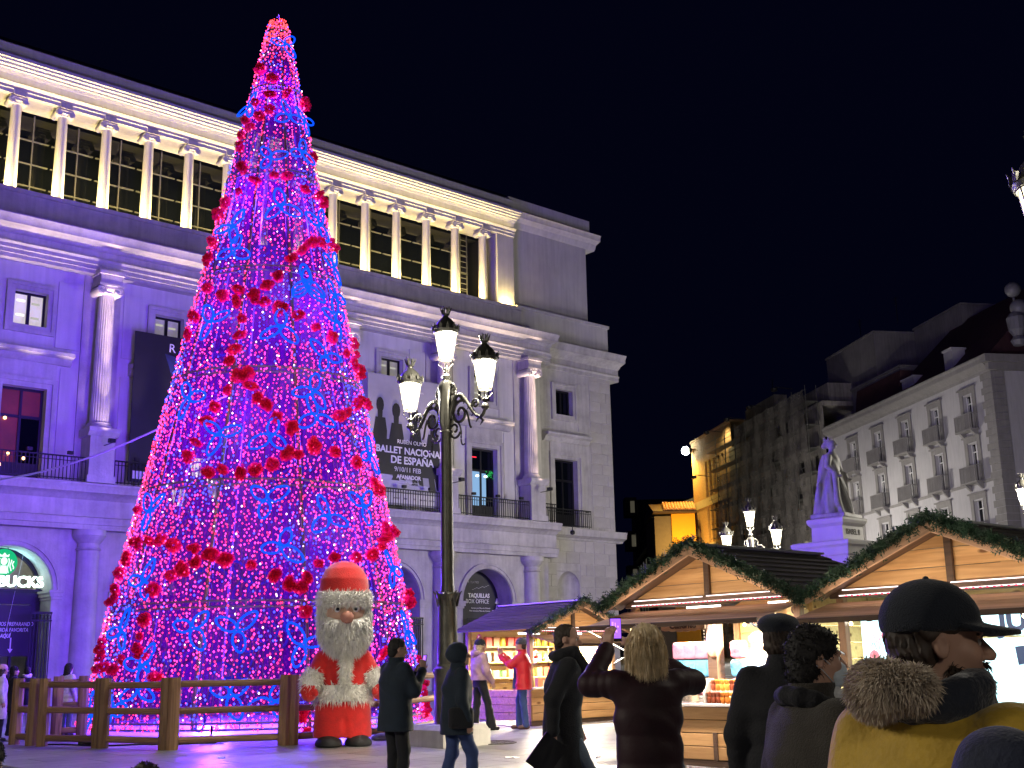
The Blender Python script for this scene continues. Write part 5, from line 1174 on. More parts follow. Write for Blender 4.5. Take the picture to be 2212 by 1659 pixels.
# goods on the hot drinks stall
def put(name, me, e, p, label, cat, group=None, rz=0, sc=1):
    o = bpy.data.objects.new(name, me); COL.objects.link(o); o.matrix_world = Matrix.Translation(stall_point(e, p)) @ Matrix.Rotation(e.rotation_euler[2] + rz, 4, 'Z') @ Matrix.Scale(sc, 4); return tag(o, label, cat, group)
CUPM = [mat('amber_cup', (.62, .20, .03), .3, var=.2), mat('dark_cup', (.22, .05, .02), .3, var=.2), mat('orange_cup', (.72, .30, .05), .3, var=.2)]
jar = MB().lathe([(.035, 0), (.045, .02), (.05, .09), (.038, .12), (.05, .14), (.052, .19), (.04, .2)], n=10)
jars = [jar.mesh('glazed_cup', m, AS) for m in CUPM]
rack = MB(); 
for i in range(2): rack.box((-.28, .0 + .10 * i, .0 + .16 * i), (.28, .10 + .10 * i, .02 + .16 * i))
rack.box((-.30, 0, 0), (-.28, .22, .34)); rack.box((.28, 0, 0), (.30, .22, .34))
put('cup_rack', rack.mesh('cup_rack', COUNTER), SB, (.15, -.05, .80), 'two step white rack of amber cups on the hot drinks counter', 'rack')
for r in range(2):
    for i in range(7): put('glazed_cup', jars[(i * 2 + r + (i // 3)) % 3] if r else jars[1 if i < 3 else (0 if i < 5 else 2)], SB, (.15 - .234 + .078 * i, .0 + .10 * r, .822 + .16 * r), 'glazed drinks cup on the counter rack, %s row, %s' % (('lower', 'upper')[r], ORD[i]), 'cup', 'glazed cups on the counter', sc=.72)
BAGP = mat('pink_candyfloss', (.72, .25, .34), .8, var=.15, bump=.4); BAGB = mat('blue_candyfloss', (.12, .42, .66), .8, var=.15, bump=.4)
def bag(m, seed):
    f = Field((-.2, -.14, -.02), (.2, .14, .36), .02); f.box((0, 0, .16), (.15, .09, .15), .06, .02, R=None); rg = random.Random(seed)
    f.ell((rg.uniform(-.05, .05), -.05, .2), (.1, .07, .09), .04); return f.mesh('candyfloss_bag', 1)
bags = []
for i, m in enumerate((BAGP, BAGB)):
    me = bag(m, i); me.materials.append(m); bags.append(me)
for c_ in range(5):
    for r in range(3):
        x = -1.02 + .2 * c_ if c_ < 4 else .02
        put('candyfloss_bag', bags[1 if r == 1 else 0], SB, (x, .55, .90 + .245 * r), ('%s candyfloss bag, %s layer, %s' % ('blue' if r == 1 else 'pink', ('bottom', 'middle', 'top')[r], ORD[c_] if c_ < 4 else 'beside the vendor')), 'candyfloss', 'candyfloss bags in three layers', random.uniform(-.1, .1), .78)
bt_ = MB().box((-1.25, .42, .70), (.2, .72, .885)); put('back_table', bt_.mesh('back_table', COUNTER), SB, (0, 0, 0), 'white table carrying the candyfloss bags in the hot drinks stall', 'table')
pm_ = MB().box((-.08, -.08, 0), (.08, .08, 1.25)).box((-.13, -.11, 0), (.13, .11, .06)); put('dark_pillar', pm_.mesh('dark_pillar', DARKW), SB, (-.26, .40, .82), 'dark brown upright cabinet behind the amber cups', 'cabinet')
ham = Field((-.14, -.12, -.32), (.14, .12, .3), .015); ham.cap((0, 0, .25), (.0, 0, .0), .03, .08, .04); ham.ell((0, 0, -.12), (.1, .085, .17), .05); hme = ham.mesh('hanging_ham'); hme.materials.append(mat('cured_ham', (.45, .13, .07), .4, mottle=(.7, .5, .35), scale=14, var=.4)); put('hanging_ham', hme, SB, (-.20, .28, 1.70), 'cured ham hanging beside the dark brown upright cabinet', 'ham')
tp = MB().box((-.24, -.18, 0), (.24, .18, .3)).box((-.2, -.19, .08), (.2, -.178, .24)); put('glass_case', tp.mesh('glass_case', mat('white_case', (.75, .78, .82), .2, var=.05)), SB, (.78, .12, .84), 'white food case at the end of the hot drinks counter', 'food case')
tk = MB().lathe([(.12, 0), (.12, .35), (.1, .4), (.03, .42), (.03, .46)], n=16); put('drinks_urn', tk.mesh('drinks_urn', mat('steel_urn', (.6, .5, .4), .25, metal=.8, var=.1), AS), SB, (-.52, .12, .84), 'steel drinks urn on the counter left of the amber cups', 'urn')
def hang_sign(e, p, s, wd, label, rz=0, hidden=0):
    o = bpy.data.objects.new('hanging_sign', None); COL.objects.link(o); o.matrix_world = Matrix.Translation(stall_point(e, p)) @ Matrix.Rotation(e.rotation_euler[2] + rz, 4, 'Z'); tag(o, label, 'sign')
    b_ = MB(); n = 9; top = [(wd / 2, .07), (-wd / 2, .07)]; bot = [(-wd / 2 + wd * i / 24, -.055 - .012 * abs(math.sin(PI * i / 4)) - .02 * math.sin(PI * i / 24)) for i in range(25)]
    b_.prism(top + bot, 1, -.012, .012); b_.build('board', PINE_L, o)
    text('lettering', s, .135, mat('sign_brown', (.07, .03, .015), .6) if 'sign_brown' not in bpy.data.materials else bpy.data.materials['sign_brown'], o, (0, -.016, .0), ext=.004, bold=.004, shear=.1)
hang_sign(SB, (.06, -.62, 1.83), 'Caliente', .74, 'scalloped wooden sign reading Caliente under the hot drinks awning')
hang_sign(SB, (.62, .35, 1.88), 'Chocolate', .66, 'brown scalloped wooden sign hanging in front of the white capped vendor')
cs = bpy.data.objects.new('wall_sign', None); COL.objects.link(cs); cs.matrix_world = Matrix.Translation(stall_point(SB, (1.27, .25, 1.98))) @ Matrix.Rotation(RZB, 4, 'Z'); tag(cs, 'pale yellow board lettered Cal at the end of the hot drinks stall', 'sign')
MB().box((-.2, 0, -.12), (.2, .02, .12)).build('board', INNER, cs); text('lettering', 'Cal', .2, bpy.data.materials['sign_brown'], cs, (0, -.005, 0), ext=.003)
# side wall of the hot drinks stall behind the vendor
wl = MB()
for i in range(9): brd('side_wall_board', (.03, 2.2, .2), SB, (1.40, 1.2, .42 + .21 * i), INNER)
# far yellow stall: shelves and goods
for i in range(3): brd('shelf_board', (2.3, .25, .03), SA, (0, 1.85, .95 + .33 * i), INNER)
GOOD = [mat('good_%d' % i, c, .5, var=.2) for i, c in enumerate([(.7, .45, .05), (.10, .35, .08), (.6, .08, .05), (.15, .3, .5), (.75, .65, .3), (.45, .2, .08)])]
gshape = [MB().lathe([(.05, 0), (.07, .05), (.06, .16), (.03, .2)], n=8), MB().lathe([(.07, 0), (.08, .1), (.08, .14)], n=8), MB().box((-.08, -.05, 0), (.08, .05, .2))]
gmesh = [g.mesh('shelf_good', GOOD[i % 6], AS) for i, g in enumerate(gshape * 2)]
for s in range(3):
    for i in range(11): put('shelf_jar', gmesh[random.randrange(6)], SA, (-1.05 + .21 * i, 1.82, .966 + .33 * s), 'small coloured jar in the far yellow stall, %s shelf, %s' % (('lowest', 'middle', 'top')[s], ORD[i]), 'jar', 'goods on the yellow shelves')
for i in range(12): put('counter_fruit', gmesh[(i * 5) % 6], SA, (-1.1 + .2 * i, .12, .765), 'coloured basket of sweets on the far stall counter, %s' % (ORD[i] if i < 11 else 'at the right end'), 'sweets', 'sweets along the far counter', sc=.9)
for i in range(5):
    hb_ = MB().lathe([(.005, .16), (.05, .12), (.06, .04), (.02, 0)], n=8).tube([(0, 0, .16), (0, 0, .35)], .005, 4); put('hanging_ornament', hb_.mesh('hanging_ornament', GOOD[(i * 2) % 6]), SA, (-.9 + .36 * i, .6, 1.25 + .1 * (i % 2)), 'coloured ornament hanging in the far yellow stall, %s' % ORD[i], 'ornament', 'ornaments hanging in the far stall')
for i in range(10): brd('side_wall_board', (.03, 1.9, .18), SA, (1.2, 1.0, .85 + .19 * i if .85 + .19 * i < 1.95 else 1.9), INNER) if i < 6 else None
# cyan lit stall: back-lit picture panels
PB = mat('panel_print', (.75, .85, .88), .5, var=.1, emit=(.45, .90, 1.0), es=1.5); PPk = mat('panel_pink', (.8, .3, .4), .5, var=.1, emit=(1, .28, .36), es=.5); PCy = mat('panel_cyan', (.2, .6, .7), .5, var=.1, emit=(.25, .8, .95), es=.9); PRd = mat('panel_red', (.6, .1, .12), .5, emit=(1, .12, .15), es=.55); PNv = mat('panel_navy', (.03, .05, .1), .5, emit=(.05, .1, .25), es=.4)
for m in (PB, PPk, PCy, PRd, PNv): m.cycles.emission_sampling = 'FRONT'
pn = bpy.data.objects.new('picture_panel', None); COL.objects.link(pn); pn.matrix_world = Matrix.Translation(stall_point(SC_, (0, .3, 0))) @ Matrix.Rotation(RZB, 4, 'Z'); tag(pn, 'bright panel printed with pink balloons and cyan swirls, left of the dark cap', 'picture panel')
def pan(o, x0, x1, z0, z1, m=PB, nm='panel'): MB().box((x0, 0, z0), (x1, .03, z1)).build(nm, m, o)
pan(pn, -1.42, .02, .9, 1.9)
rg = random.Random(5)
for i in range(16):
    x, z, s_ = rg.uniform(-1.3, -.1), rg.uniform(1.05, 1.82), rg.uniform(.04, .1)
    b_ = MB(); b_.prism([(x + s_ * .75 * math.cos(t), z + s_ * math.sin(t)) for t in np.linspace(0, 2 * PI, 13)[:-1]], 1, -.006 - .0006 * i, 0)
    if i % 3 == 0: b_.tube([(x, -.004, z - s_), (x + .03, -.004, z - s_ - .1), (x - .02, -.004, z - s_ - .22)], .004, 4)
    b_.build('balloon_print', PPk if i % 3 else PCy, pn)
for i in range(14):
    x, z = rg.uniform(-1.3, -.1), rg.uniform(1.0, 1.8); b_ = MB(); pts = [(x + .02 * j, -.005, z + .05 * math.sin(j * 1.1 + i)) for j in range(8)]; b_.tube(pts, .006, 4); b_.build('swirl_print', PRd if i % 2 else PCy, pn)
pm2 = bpy.data.objects.new('menu_panel', None); COL.objects.link(pm2); pm2.matrix_world = Matrix.Translation(stall_point(SC_, (0, .3, 0))) @ Matrix.Rotation(RZB, 4, 'Z'); tag(pm2, 'bright menu panel with big navy letters right of the dark cap', 'picture panel')
pan(pm2, .06, 1.42, .9, 1.6); pan(pm2, .06, 1.42, 1.62, 1.95)
text('lettering', 'JUGOS', .34, PNv, pm2, (.85, -.005, 1.78), ext=.004, bold=.012)
MB().prism([(.5, 1.5), (.75, 1.52), (.78, 1.35), (.52, 1.3)], 1, -.006, 0).build('picture_patch', PNv, pm2); MB().prism([(.85 + .12 * math.cos(t), 1.33 + .15 * math.sin(t)) for t in np.linspace(0, 2 * PI, 13)[:-1]], 1, -.006, 0).build('picture_patch', mat('panel_skin', (.7, .5, .4), .5, emit=(.9, .6, .5), es=.6), pm2)
for i in range(9): MB().box((.55, -.004, 1.0 + .025 * i), (.8 + .3 * rg.random(), 0, 1.008 + .025 * i)).build('text_line', PCy, pm2)
hr = MB()
for i in range(9): hr.tube([(.74 + .03 * (i % 3), -.008, 1.46), (.70 + .02 * i, -.008, 1.3), (.66 + .03 * i, -.008, 1.12)], .008, 4)
hr.build('hair_print', PNv, pm2)

# price cards and wires on the stalls
for i, x in enumerate((-1.1, -.75, .52, 1.02)):
    c_ = MB(); c_.prism([(-.06, 0), (.06, 0), (.06, .09), (-.06, .09)], 1, -.003, .003); pc = put('price_card', c_.mesh('price_card', WHITE_P), SB, (x, -.04, .825), 'white price card standing on the hot drinks counter, %s' % ORD[i], 'price card', 'price cards on the drinks counter')
    text('price', ['2 €', '3,50 €', '3 €', '5 €'][i], .05, INK, pc, (0, -.004, .045), ext=.001)
for e_, w_, lab in ((SB, 2.9, 'sagging black wire with bulbs under the hot drinks stall awning'), (SC_, 3.1, 'sagging black wire with bulbs under the cyan lit stall awning')):
    wr = MB(); P = [stall_point(e_, (-w_ / 2 + w_ * t, -.5, 1.93 - .10 * math.sin(PI * (t * 3 % 1)))) for t in np.linspace(0, 1, 31)]; wr.tube(P, .006, 4); o = wr.build('light_wire', BLACKM); tag(o, lab, 'wire')
    bb_ = MB()
    for q in P[::5]: bb_.lathe([(.004, -.055), (.02, -.045), (.024, -.03), (.01, -.005)], q, 8)
    bb_.build('bulbs', glow('bulb_warm', (1, .75, .4), 8) if 'bulb_warm' not in bpy.data.materials else bpy.data.materials['bulb_warm'], o)
# ------------------------------------------------------------------ buildings beyond the stalls (local x along the street away from the camera, +y towards the square)
YR = -0.17689; DRV = np.array([math.sin(YR), math.cos(YR), 0]); RBR = math.atan2(DRV[1], DRV[0]); B0 = np.array([30.86, 75.0, 0])
def rbp(l, o, z): return B0 + DRV * l + np.array([-math.cos(YR), math.sin(YR), 0]) * o + np.array([0, 0, z])
RENDER_W = mat('pale_render', (.46, .45, .48), .85, var=.08, scale=.5, bump=.1, streak=.1); TRIM_W = mat('grey_trim', (.25, .24, .24), .8, var=.12, scale=1.5, streak=.1); ROOF_R = mat('red_roof', (.07, .028, .03), .8, var=.3, scale=2)
CURT = mat('net_curtain', (.5, .5, .52), .8, var=.25, scale=6)
RB = empty('corner_building', B0, RBR, 'pale corner block with rows of little balconies, behind the queen statue', 'building')
CEN = [2.95 + 4.3 * k for k in range(5)]; FL = [(16.35, 18.6), (12.9, 15.35), (9.2, 11.6), (5.6, 8.0)]
wb = MB(); holes = [(c - .58, c + .58, a, b) for c in CEN for a, b in FL]
def wh2(mb, x0, x1, z0, z1, holes, y, dep):
    xs = sorted({x0, x1, *[h[0] for h in holes], *[h[1] for h in holes]}); zs = sorted({z0, z1, *[h[2] for h in holes], *[h[3] for h in holes]})
    for a, b in zip(xs, xs[1:]):
        for c, d in zip(zs, zs[1:]):
            if not any(h[0] <= a and b <= h[1] and h[2] <= c and d <= h[3] for h in holes): mb.quad((a, y, c), (b, y, c), (b, y, d), (a, y, d))
    for a, b, c, d in holes:
        mb.quad((a, y, c), (a, y - dep, c), (a, y - dep, d), (a, y, d)); mb.quad((b, y, c), (b, y - dep, c), (b, y - dep, d), (b, y, d)); mb.quad((a, y, d), (a, y - dep, d), (b, y - dep, d), (b, y, d)); mb.quad((a, y, c), (a, y - dep, c), (b, y - dep, c), (b, y, c)); mb.quad((a, y - dep, c), (b, y - dep, c), (b, y - dep, d), (a, y - dep, d))
wh2(wb, 0, 24.2, 1, 19.7, holes, 0, .3); wb.quad((0, 0, 1), (0, -14, 1), (0, -14, 19.7), (0, 0, 19.7)); wb.build('wall', RENDER_W, RB)
cb_ = MB(); cb_.prism([(-.5, 19.6), (.08, 19.6), (.12, 19.75), (.5, 20.0), (.62, 20.1), (.66, 20.35), (.75, 20.45), (.75, 20.55), (-.5, 20.7)], 0, -.1, 24.2); cb_.box((-.75, -14, 20.05), (-.1, .75, 20.55)); cb_.box((-.45, -14, 19.6), (-.1, .4, 20.05)); cb_.build('cornice', TRIM_W, RB)
MB().box((-.06, -14, 12.62), (24.2, .10, 12.8)).build('string_course', TRIM_W, RB)
for i in range(40):
    z = 1.2 + i * .46; w_ = 1.25 if i % 2 else 1.0
    MB().box((-.04, -.9, z + .012), (w_, .04, z + .448)).build('quoin_stone', TRIM_W, RB)
PNM = {}
for c in CEN:
    for fi, (a, b) in enumerate(FL):
        s = MB(); s.box((c - .95, -.02, a), (c - .58, .07, b + .1)); s.box((c + .58, -.02, a), (c + .95, .07, b + .1)); s.box((c - .95, -.02, b + .1), (c + .95, .09, b + .42)); s.box((c - 1.05, -.02, b + .42), (c + 1.05, .2, b + .52)); w_ = s.build('window', TRIM_W, RB)
        f_ = MB()
        for x in (c - .55, c - .03, c + .5): f_.box((x, -.26, a), (x + .06, -.2, b))
        f_.box((c - .55, -.26, b - .55), (c + .55, -.2, b - .49)); f_.build('frame', WHITE_P, w_)
        MB().box((c - .5, -.285, a), (c + .5, -.275, b)).build('pane', GLASS_D, w_)
        if fi < 2: MB().box((c - .32, -.272, a + .1), (c - .03, -.268, b - .1)).box((c + .34, -.272, a + .1), (c + .46, -.268, b - .1)).build('curtain', CURT, w_)
        g = MB(); z = a - .12; g.box((c - 1.0, 0, z - .1), (c + 1.0, .62, z)); g.box((c - 1.0, .56, z + 1.0), (c + 1.0, .6, z + 1.05))
        for sx in (-1, 1): g.box((c + sx * .98 - .02, .02, z + 1.0), (c + sx * .98 + .02, .6, z + 1.05))
        for i in range(17): x = c - .97 + 1.94 * i / 16; g.box((x - .02, .56, z), (x + .02, .6, z + 1.0))
        for i in range(5):
            for sx in (-1, 1): g.box((c + sx * .98 - .015, .08 + .11 * i, z), (c + sx * .98 + .015, .11 + .11 * i, z + 1.0))
        g.prism([(.02, z - .5), (.1, z - .5), (.5, z - .1), (.02, z - .1)], 0, c - .8, c - .6); g.prism([(.02, z - .5), (.1, z - .5), (.5, z - .1), (.02, z - .1)], 0, c + .6, c + .8)
        g.build('balcony', TRIM_W, RB)
rr = MB(); rr.prism([(-.2, 20.6), (-2.2, 22.6), (-7, 27.2), (-14, 27.2), (-14, 20.6)], 0, 1.0, 15.0); rr.prism([(-.4, 20.6), (-1.6, 21.4), (-1.9, 23.4), (-8, 23.4), (-8, 20.6)], 0, 15.0, 22.5); rr.build('roof', ROOF_R, RB)
for l, o_, z0, z1, wl_, dp in ((5.8, -.9, 20.4, 22.6, 1.1, 1.0), (11.5, -1.0, 20.4, 22.0, 1.8, 1.2)):
    MB().box((l, o_ - dp, z0), (l + wl_, o_, z1)).box((l - .08, o_ - dp - .08, z1), (l + wl_ + .08, o_ + .08, z1 + .14)).build('chimney', RENDER_W, RB)
# penthouse walls stepping up behind
OLD_P = mat('penthouse_render', (.20, .19, .20), .9, var=.2, scale=.5, streak=.2)
pb_ = empty('penthouse_block', rbp(0, 0, 0), RBR, 'dark stepped rooftop walls above the scaffolded front', 'building')
for l0, l1, y0, y1, z0, z1 in ((15.5, 24, -6, -2.2, 20.6, 23.8), (21.2, 30.5, -9, -3.2, 20.6, 28.2), (13.2, 20.5, -11, -6.5, 20.6, 28.3)):
    MB().box((l0, y0, z0), (l1, y1, z1)).box((l0 - .1, y0 - .1, z1), (l1 + .1, y1 + .1, z1 + .15)).build('wall', OLD_P, pb_)
MB().box((20, -2.18, 21.3), (22.4, -2.1, 22.6)).build('pane', GLASS_D, pb_)
# rooftop ornament of three globes at the corner
og = MB(); og.lathe([(.35, 20.6), (.5, 20.9), (.3, 21.2), (.55, 21.6), (.62, 22.4), (.4, 22.7), (.15, 22.8)], n=14)
GLB = mat('pale_globe', (.16, .16, .19), .4, var=.08); o = og.build('roof_ornament', GLB); o.location = rbp(-1.6, -1.2, .3); tag(o, 'pale rounded ornament with a stack of globes on the corner roof', 'ornament')
for i, (dx, z, r) in enumerate(((0, 24.3, .5), (.25, 23.1, .55), (1.5, 22.6, .5))):
    q = MB(); q.lathe([(r * math.sin(t), -r * math.cos(t)) for t in np.linspace(.05, PI - .05, 12)], n=16); q.tube([(0, 0, -r), (-dx * .5, 0, -r - .25), (-dx, 0, -r - .5)], .09, 6)
    g_ = q.build('globe', GLB, o, smooth=True); g_.location = (dx * 1.0, 0, z)
# scaffolded house
SCF = empty('scaffolded_house', rbp(0, 0, 0), RBR, 'dim old house wrapped in scaffolding and torn netting', 'building')
OLD = mat('old_render', (.30, .28, .26), .9, var=.3, scale=.6, streak=.3)
sh = MB(); hs = [(25.9 + 3.05 * k, 27.1 + 3.05 * k, z, z + 2.3) for k in range(7) for z in (5, 8.8, 12.6, 16.4)]
wh2(sh, 24.3, 47.3, 1, 22.6, hs, .4, .3); sh.box((24.3, -6, 22.6), (47.3, .42, 23.0)); sh.box((26, -7, 23), (41, -1, 25.0)); sh.box((36, -1.5, 23), (43.5, -.2, 26.2)); sh.build('wall', OLD, SCF)
LITW = mat('lit_old_window', (.5, .48, .3), .5, emit=(1, .9, .55), es=.7)
for k, h_ in enumerate(hs): MB().box((h_[0] + .02, .12, h_[2] + .02), (h_[1] - .02, .14, h_[3] - .02)).build('pane', LITW if k == 5 else GLASS_D, SCF)
ARCHT = MB(); ARCHT.prism([(28.95 + .62 + .62 * math.cos(t), 11.0 + .7 * math.sin(t)) for t in np.linspace(0, PI, 10)], 1, .42, .47); ARCHT.build('arched_transom', LITW, SCF)
SCAFM = mat('scaffold_steel', (.17, .17, .16), .5, metal=.5); NETD = net('scaffold_net', (.28, .26, .25), .55, .3)
for k in range(9):
    l = 24.6 + k * 2.85; m_ = MB()
    for y in (.75, 1.75): m_.tube([(l, y, 1), (l, y, 24.4)], .035, 5)
    for z in np.arange(3, 24.3, 2.0): m_.tube([(l, .6, z), (l, 1.9, z)], .03, 5)
    m_.build('scaffold_frame', SCAFM, SCF)
for z in np.arange(3, 24.3, 2.0):
    m_ = MB()
    for dz in (0, .5, 1.0): m_.tube([(24.4, 1.78, z + dz), (50.2, 1.78, z + dz)], .028, 5)
    m_.box((24.4, .8, z - .05), (50.2, 1.7, z)); m_.build('scaffold_deck', SCAFM, SCF)
for k in range(6):
    m_ = MB(); l = 24.6 + 4.5 * k; m_.tube([(l, 1.8, 3 + 2 * (k % 3)), (l + 2.85, 1.8, 7 + 2 * (k % 3))], .025, 5); m_.tube([(l, 1.8, 15), (l + 2.85, 1.8, 19)], .025, 5); m_.build('scaffold_brace', SCAFM, SCF)
nt_ = MB(); W_, H_ = 26, 22
for i in range(W_):
    for j in range(H_):
        def P_(a, b): return (24.5 + a * .87, 1.95 + .10 * math.sin(a * 1.9 + b * .7) + .06 * math.sin(b * 2.3), 2 + b * 1.0)
        if (i > 18 and j > 17) or (random.random() < .04): continue
        nt_.quad(P_(i, j), P_(i + 1, j), P_(i + 1, j + 1), P_(i, j + 1))
nt_.build('netting', NETD, SCF, smooth=True)
for k, (l, z) in enumerate(((27, 24.6), (33, 24.3), (39, 24.4), (45, 24.3), (49.6, 20.5))):
    m_ = MB(); m_.tube([(l, 1.8, z), (l, 3.4, z + .15)], .04, 5); m_.lathe([(.05, -.3), (.28, -.22), (.3, 0), (.05, .05)], (l, 3.5, z), 10); m_.build('street_light', BLACKM, SCF)
# brick house lit yellow
YB = empty('brick_hotel', rbp(0, 0, 0), RBR, 'narrow brick hotel lit yellow with tall slit windows and a vertical sign', 'building')
BRK = mat('yellow_brick', (.42, .24, .12), .85, var=.2, scale=1.2, bump=.3, bscale=14); CONC = mat('floor_band', (.42, .36, .28), .8, var=.1)
nbk = BRK.node_tree; tb_ = nbk.nodes.new('ShaderNodeTexBrick'); tb_.inputs['Scale'].default_value = 2.2; tb_.inputs['Color1'].default_value = (.42, .25, .12, 1); tb_.inputs['Color2'].default_value = (.33, .18, .08, 1); tb_.inputs['Mortar'].default_value = (.22, .16, .1, 1); tb_.inputs['Mortar Size'].default_value = .03
tcn = nbk.nodes.new('ShaderNodeTexCoord'); mpn = nbk.nodes.new('ShaderNodeMapping'); mpn.inputs['Rotation'].default_value = (PI / 2, 0, 0); nbk.links.new(tcn.outputs['Object'], mpn.inputs[0]); nbk.links.new(mpn.outputs[0], tb_.inputs['Vector']); nbk.links.new(tb_.outputs[0], nbk.nodes['Principled BSDF'].inputs['Base Color'])
hs = []
for fz in (4.5, 9.4, 14.3, 19.2):
    for k in range(5): hs.append((50.0 + 1.32 * k, 50.0 + 1.32 * k + .72, fz, fz + 3.9))
yb = MB(); wh2(yb, 47.4, 60.3, 1, 25.9, hs, 0, .35); yb.quad((60.3, 0, 1), (60.3, -10, 1), (60.3, -10, 25.9), (60.3, 0, 25.9)); yb.box((47.4, -10, 25.9), (60.4, .1, 26.15)); yb.build('wall', BRK, YB)
for fz in (4.5, 9.4, 14.3, 19.2): MB().box((47.4, -.02, fz - .95), (60.3, .06, fz - .12)).build('floor_band', CONC, YB)
for h_ in hs: MB().box((h_[0] + .01, -.26, h_[2] + .01), (h_[1] - .01, -.24, h_[3] - .01)).build('pane', GLASS_D, YB)
MB().box((47.4, -10, 26.15), (60.3, -9, 27.5)).box((60.5, -.6, 25.9), (60.52, -.58, 28.2)).build('roof_rail', BLACKM, YB)
sg = bpy.data.objects.new('hotel_sign', None); COL.objects.link(sg); sg.matrix_world = Matrix.Translation(rbp(58.2, .5, 0)) @ Matrix.Rotation(RBR + PI, 4, 'Z'); tag(sg, 'slim vertical letter sign on the yellow brick front', 'sign')
for i, ch in enumerate('HOTEL'): text('letter', ch, 1.5, mat('sign_dark', (.05, .04, .04), .5) if i == 0 else bpy.data.materials['sign_dark'], sg, (0, 0, 15.6 - i * 1.5), ext=.06)
MB().box((-.05, .1, 3), (.05, .16, 17)).build('sign_rail', BLACKM, sg)
fb = MB()
for i in range(26): fb.cbox((.35 + .04 * math.sin(i * 2.1), 0, 4 + i * .33), (.09, .09, .12))
fb.build('fairy_lights', glow('fairy_white', (1, .8, .5), 2.0), sg)
fl2 = MB(); fl2.box((-.35, -.2, -.25), (.35, .2, .25)); o = fl2.build('floodlight', BLACKM); o.location = rbp(59.6, .45, 25.0); o.rotation_euler[2] = RBR; tag(o, 'bright floodlight on an arm at the top corner of the yellow brick front', 'floodlight')
fh = MB(); fh.lathe([(.46 * math.sin(t), -.46 * math.cos(t)) for t in np.linspace(.02, PI - .02, 14)], n=18); fh.build('lamp_face', glow('flood_face', (.9, 1, .85), 60), o, smooth=True).location = (.1, .42, 0); 
ar_ = MB(); ar_.tube([(0, -1.6, .3), (0, 0, .2)], .05, 5); ar_.build('arm', BLACKM, o)
lamp('SPOT', rbp(60.2, 1.3, 25.0), 9000, (1, .62, .10), .2, target=rbp(57.5, -.2, 19), spot=R_(150), blend=1, name='hotel_flood')
lamp('SPOT', rbp(48.2, 1.2, 25.6), 900, (1, .85, .40), .2, target=rbp(48.8, -.2, 20), spot=R_(140), blend=1, name='hotel_flood')
# orange gable house and dark houses down the street
OH = empty('orange_house', at(1477, 1200, 132), R_(0), 'small house with a bright orange side wall under a tiled roof edge', 'building')
ob = MB(); ob.box((-1.15, 0, -12), (1.45, 9, 4.6)); ob.build('wall', mat('orange_render', (.80, .34, .02), .8, var=.05), OH)
ob = MB(); ob.box((-3.0, .3, -12), (-1.17, 9, 4.4)); ob.build('side_wall', mat('brown_render', (.16, .12, .10), .8), OH)
for i in range(11): q = MB(); q.tube([(-1.9 + .33 * i, -.5, 5.0), (-1.6 + .33 * i, 3.2, 6.2)], .17, 6); q.build('roof_tile', mat('terracotta', (.38, .17, .09), .8, var=.3) if i == 0 else bpy.data.materials['terracotta'], OH)
MB().prism([(-.6, 4.65), (-.6, 4.85), (4, 6.2), (9, 4.8), (9, 4.65)], 0, -3.2, 1.6).build('eaves', DARKW, OH)
lamp('SPOT', tuple(at(1486, 1215, 127)), 5000, (1, .62, .12), .3, target=tuple(at(1482, 1160, 132)), spot=R_(120), blend=1, name='street_sodium')
DH = empty('dark_terrace', at(1440, 1230, 128), R_(0), 'dark row of houses with a few lit windows beside the theatre corner', 'building')
DKW = mat('dark_render', (.05, .036, .03), .9, var=.2); c = DH.location
# one long side wall running towards the far end of the street
e0 = at(1478, 1120, 136); e1 = at(1375, 1120, 215); v_ = (e1 - e0); v_[2] = 0; Lw = float(np.linalg.norm(v_)); DH.location = (e0[0], e0[1], 0); DH.rotation_euler[2] = math.atan2(v_[1], v_[0])
MB().box((0, -8, 0), (Lw, 0, 19.2)).build('wall', DKW, DH); MB().prism([(.8, 19.0), (.8, 19.25), (-4, 21.0), (-8, 19.2)], 0, -.4, Lw).build('roof', SLATE, DH)
LW = mat('far_lit_window', (.5, .5, .3), .5, emit=(1, .92, .6), es=.75); LWD = mat('far_dim_window', (.2, .19, .15), .5, emit=(.8, .72, .5), es=.07)
rg = random.Random(3)
for k in range(12):
    for z in (4.5, 8.5, 12.3, 15.8):
        lit = LW if (k, z) in ((0, 12.3), (0, 15.8), (5, 4.5), (2, 4.5)) else LWD
        l = 2.5 + k * 6.2; q = MB(); q.box((l - .15, -.01, z - .15), (l + 1.9, .07, z + 2.55)); w_ = q.build('window', DKW, DH); MB().box((l, .06, z), (l + 1.75, .09, z + 1.15)).box((l, .06, z + 1.25), (l + 1.75, .09, z + 2.4)).build('pane', lit, w_)
FT = empty('far_tower', at(1395, 1200, 225), 0, 'far dark apartment block with projecting balconies just right of the theatre', 'building')
MB().box((-1.2, 0, -26), (11, 12, 10.5)).build('wall', mat('far_brown', (.085, .06, .05), .9), FT)
for i in range(5):
    MB().box((-3.4, 1, -18 + i * 6.4), (-1.2, 5, -14.5 + i * 6.4)).build('balcony', mat('far_grey', (.10, .09, .08), .9) if i == 0 else bpy.data.materials['far_grey'], FT)
    MB().box((-2.4, .95, -17.4 + i * 6.4), (-1.6, .99, -15.2 + i * 6.4)).build('pane', LW if i == 0 else LWD, FT)

